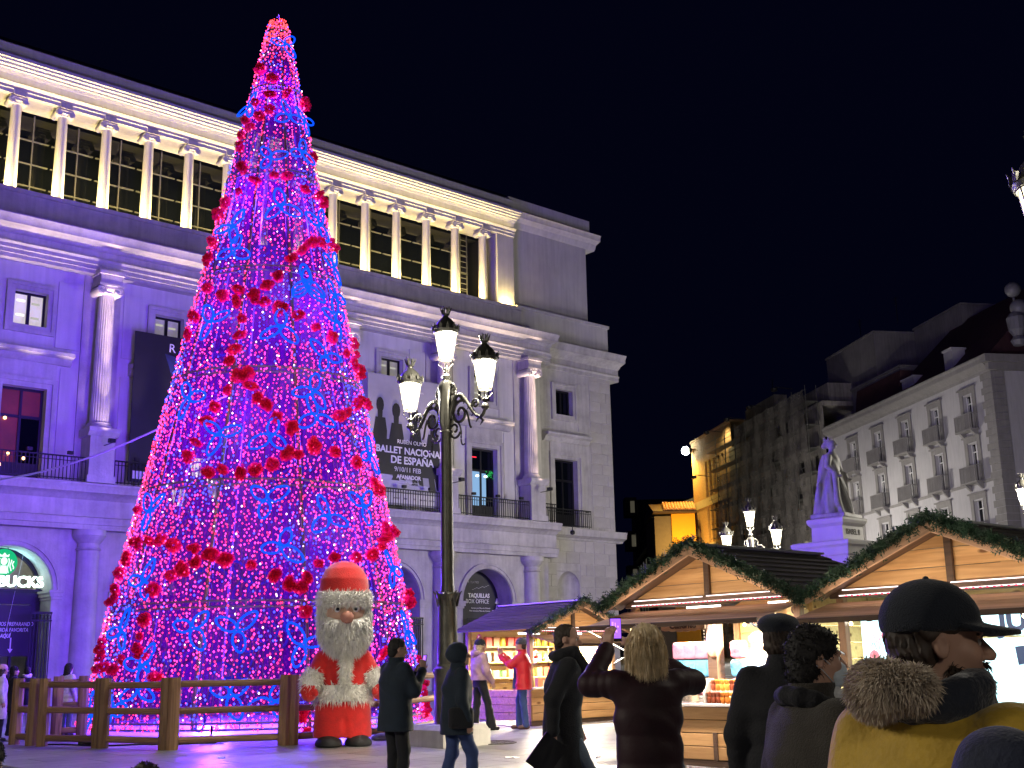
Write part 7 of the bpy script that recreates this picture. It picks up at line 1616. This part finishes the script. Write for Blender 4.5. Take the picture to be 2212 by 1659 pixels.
# small heads low in the foreground
X, Y = pos(2150, 2.05)
person('child in a dark blue hood, crown just showing below the mustard jacket', X, Y, -30, 1.425, .009, coat=dict(m=DENIMH, hem=.6), hat=(DENIMH, 'hood'), hair=(HAIRB, 'short'))
X, Y = pos(325, 4.6)
person('child with tousled dark curls at the lower edge in front of the rail fence', X, Y, 10, 1.195, .010, coat=dict(m=NAVY, hem=.6), hair=(HAIRG, 'full'))
X, Y = pos(-22, 4.6)
person('curly dark haired person cut off by the lower left corner', X, Y, 5, 1.30, .010, coat=dict(m=BLACKC, hem=.6), hair=(HAIRB, 'full'))
# walking man with the folder
X, Y = pos(1212, 10.3)
wl_ = {-1: (V3(-.09, -.22, .10), .08), 1: (V3(.09, .22, .08), .10)}
wa_ = {1: (V3(.25, -.12, 1.17), V3(.27, -.13, .90), V3(.05, -.1, -1), V3(-1, .2, 0), .7), -1: (V3(-.26, .06, 1.16), V3(-.24, .17, .93), V3(0, .3, -1), V3(1, 0, 0), .6)}
e, HC, Rh = person('man with receding dark hair striding right in a long black coat, folder in hand', X, Y, -82, 1.76, .010, head=(-24, -3), arms=wa_, legs=wl_, lean=(0, .03), coat=dict(m=BLACKC, hem=.50, w=1.02, collar=.0), trousers=JEAN_L, hair=(HAIRG, 'bald'), scarf=BLACKC)
fo = MB().box((-.012, -.105, -.14), (.012, .105, .14)).box((-.0135, -.095, -.13), (-.012, .095, .13)); o = fo.build('folder', BLACKM); s = e.scale[0]
o.matrix_world = Matrix.Translation(e.location) @ Matrix.Rotation(e.rotation_euler[2], 4, 'Z') @ Matrix.Scale(s, 4) @ Matrix.Translation((.295, -.19, .74)) @ Matrix.Rotation(R_(-38), 4, 'X'); tag(o, 'thin dark folder carried low by the striding man', 'folder')
# man in navy with phone by the Santa
X, Y = pos(855, 13.6)
na = {1: (V3(.24, .10, 1.17), V3(.10, .30, 1.40), V3(-.2, .2, 1), V3(-.9, .2, .2), .6), -1: (V3(-.24, .12, 1.16), V3(-.06, .32, 1.36), V3(.3, .2, 1), V3(.9, .2, .2), .6)}
e, HC, Rh = person('man in a navy jacket and glasses looking at his phone beside the Santa figure', X, Y, -52, 1.70, .010, head=(-14, -8), arms=na, coat=dict(m=NAVY, hem=.74, w=1.1), trousers=BLACKC, hair=(HAIRB, 'short'), wid=1.06)
phone(e, (.03, .37, 1.50), (0, .9, -.2), up_, 'phone held by the man in navy beside the Santa figure')
q = MB()
for k in (-1, 1): q.tube([tuple(HC + Rh @ V3(k * .033 + .022 * math.cos(t), .105, .003 + .018 * math.sin(t))) for t in np.linspace(0, 2 * PI, 12)], .002, 4); q.tube([tuple(HC + Rh @ V3(k * .055, .10, .008)), tuple(HC + Rh @ V3(k * .082, -.005, .012))], .002, 4)
q.build('glasses', BLACKM, e)
# hooded walker
X, Y = pos(985, 13.4)
e, HC, Rh = person('walker in a dark blue hooded jacket passing in front of the lamp base', X, Y, -70, 1.62, .011, head=(-12, 4), legs={-1: (V3(-.08, -.18, .09), .06), 1: (V3(.08, .16, .08), .08)}, lean=(0, .02), coat=dict(m=NAVY, hem=.74, w=1.12), trousers=(JEAN, .07), hat=(NAVY, 'hood'), hair=(HAIRB, 'short'))
f = Field(V3(-.25, -.35, .7), V3(.4, .25, 1.2), .014); f.box((.24, -.02, .93), (.06, .15, .12), .05, .02, disp if False else .02) if False else f.box((.24, -.02, .93), (.06, .15, .12), .05, .02)
bg = f.mesh('shoulder_bag'); bg.materials.append(BLACKC); o = bpy.data.objects.new('shoulder_bag', bg); COL.objects.link(o); o.matrix_world = Matrix.Translation(e.location) @ Matrix.Rotation(e.rotation_euler[2], 4, 'Z') @ Matrix.Scale(e.scale[0], 4); tag(o, 'black shoulder bag on the hip of the hooded walker', 'bag')
# woman in pink and man in red by the far stall
e, HC, Rh = person('woman in a pale pink hooded fleece, black flared trousers and dark beanie with pink bobble', -.75, 24.3, -62, 1.72, .013, head=(-20, 0), legs={-1: (V3(-.09, -.10, .09), .03), 1: (V3(.10, .20, .08), .03)}, arms={1: (V3(.27, .02, 1.15), V3(.22, .18, .93), V3(0, .3, -1), V3(-1, 0, 0), .6), -1: (V3(-.26, .02, 1.15), V3(-.2, .2, 1.0), V3(.3, .5, -.4), V3(1, 0, 0), .6)}, coat=dict(m=PINKC, hem=.97, w=1.06, slv=1.12, name='fleece'), trousers=(BLACKC, .10), hair=(HAIRY, 'long'), hat=(KNIT, 'beanie'), hood=(PINKC, None))
q = MB().lathe([(.045 * math.sin(t), -.045 * math.cos(t)) for t in np.linspace(.05, PI - .05, 8)], n=10).build('bobble', PINKC, e); q.location = HC + V3(0, -.03, .17); fur('bobble_fur', q, 200, .03, .006, cloth('pink_bobble', (.7, .12, .25)), q, .0, 3)
ra = {1: (V3(.20, .20, 1.26), V3(.12, .42, 1.46), V3(-.1, .3, 1), V3(-.9, .1, .1), .5), -1: (V3(-.20, .22, 1.24), V3(-.05, .44, 1.42), V3(.2, .3, 1), V3(.9, .1, .1), .5)}
e, HC, Rh = person('man in bright red jacket, jeans and grey beanie holding up a phone', .10, 24.5, 84, 1.73, .013, head=(0, 4), arms=ra, legs={-1: (V3(-.10, -.06, .08), .02), 1: (V3(.10, .10, .08), .04)}, coat=dict(m=REDC, hem=.76, w=1.12, slv=1.08, name='jacket'), trousers=(JEAN, .068), hat=(GREYK, 'beanie'), hair=(HAIRG, 'short'), shoes=mat('brown_leather', (.10, .05, .03), .5))
phone(e, (.04, .50, 1.56), (0, 1, 0), up_, 'phone lifted by the man in the red jacket', (.07, .14))
f = Field(V3(-.3, 0, .72), V3(.3, .3, 1.5), .014); f.loft([(.78, .19, .12, 0, .09), (1.2, .17, .11, 0, .07), (1.42, .10, .07, 0, .05)], .03); f.build('vest', NAVY, e)
# vendor
vp = stall_point(SB, (.07, .95, 0)); 
vx, vy = vp[0], vp[1]
e, HC, Rh = person('stall vendor in a puffy white cap and blue apron behind the drinks counter', vx, vy, math.degrees(RZB) + 180 - 18, 1.66, .010, head=(14, 0), coat=dict(m=WHITEC, hem=.85, w=.98, name='shirt'), trousers=BLACKC, hat=(WHITEC, 'chef'), hair=(HAIRG, 'short'), zoff=.0)
f = Field(V3(-.25, 0, .6), V3(.25, .3, 1.46), .012); f.box((0, .15, 1.0), (.19, .03, .35), .03, .02); f.box((0, .155, 1.36), (.10, .02, .08), .02, .02); f.build('apron', APRON, e)
# figures at the left edge behind the fence
def small(label, px, Y, yaw, h, **k): X, Y = pos(px, Y); return person(label, X, Y, yaw, h, .014, eyes=False, **k)
small('woman in a long pale coat and pink knitted hat at the far left edge', 5, 24.0, -60, 1.42, coat=dict(m=CREAM, hem=.5, w=1.05), hat=(cloth('pink_knit', (.6, .35, .42)), 'beanie'), hair=(HAIRG, 'long'))
small('dark clothed person just behind the woman in the pale coat', 30, 25.4, -50, 1.38, coat=dict(m=BLACKC, hem=.6), hair=(HAIRB, 'full'))
small('black haired person with a white scarf and pale trousers by the cafe door', 60, 26.0, 20, 1.36, coat=dict(m=BLACKC, hem=.75), trousers=WHITEC, hair=(HAIRB, 'short'), scarf=WHITEC)
small('long haired person in a light quilted jacket between the fence rails and the stone column', 148, 25.2, -30, 1.42, coat=dict(m=CREAM, hem=.72, w=1.1, puff=.1), trousers=JEAN_L, hair=(HAIRB, 'long'))
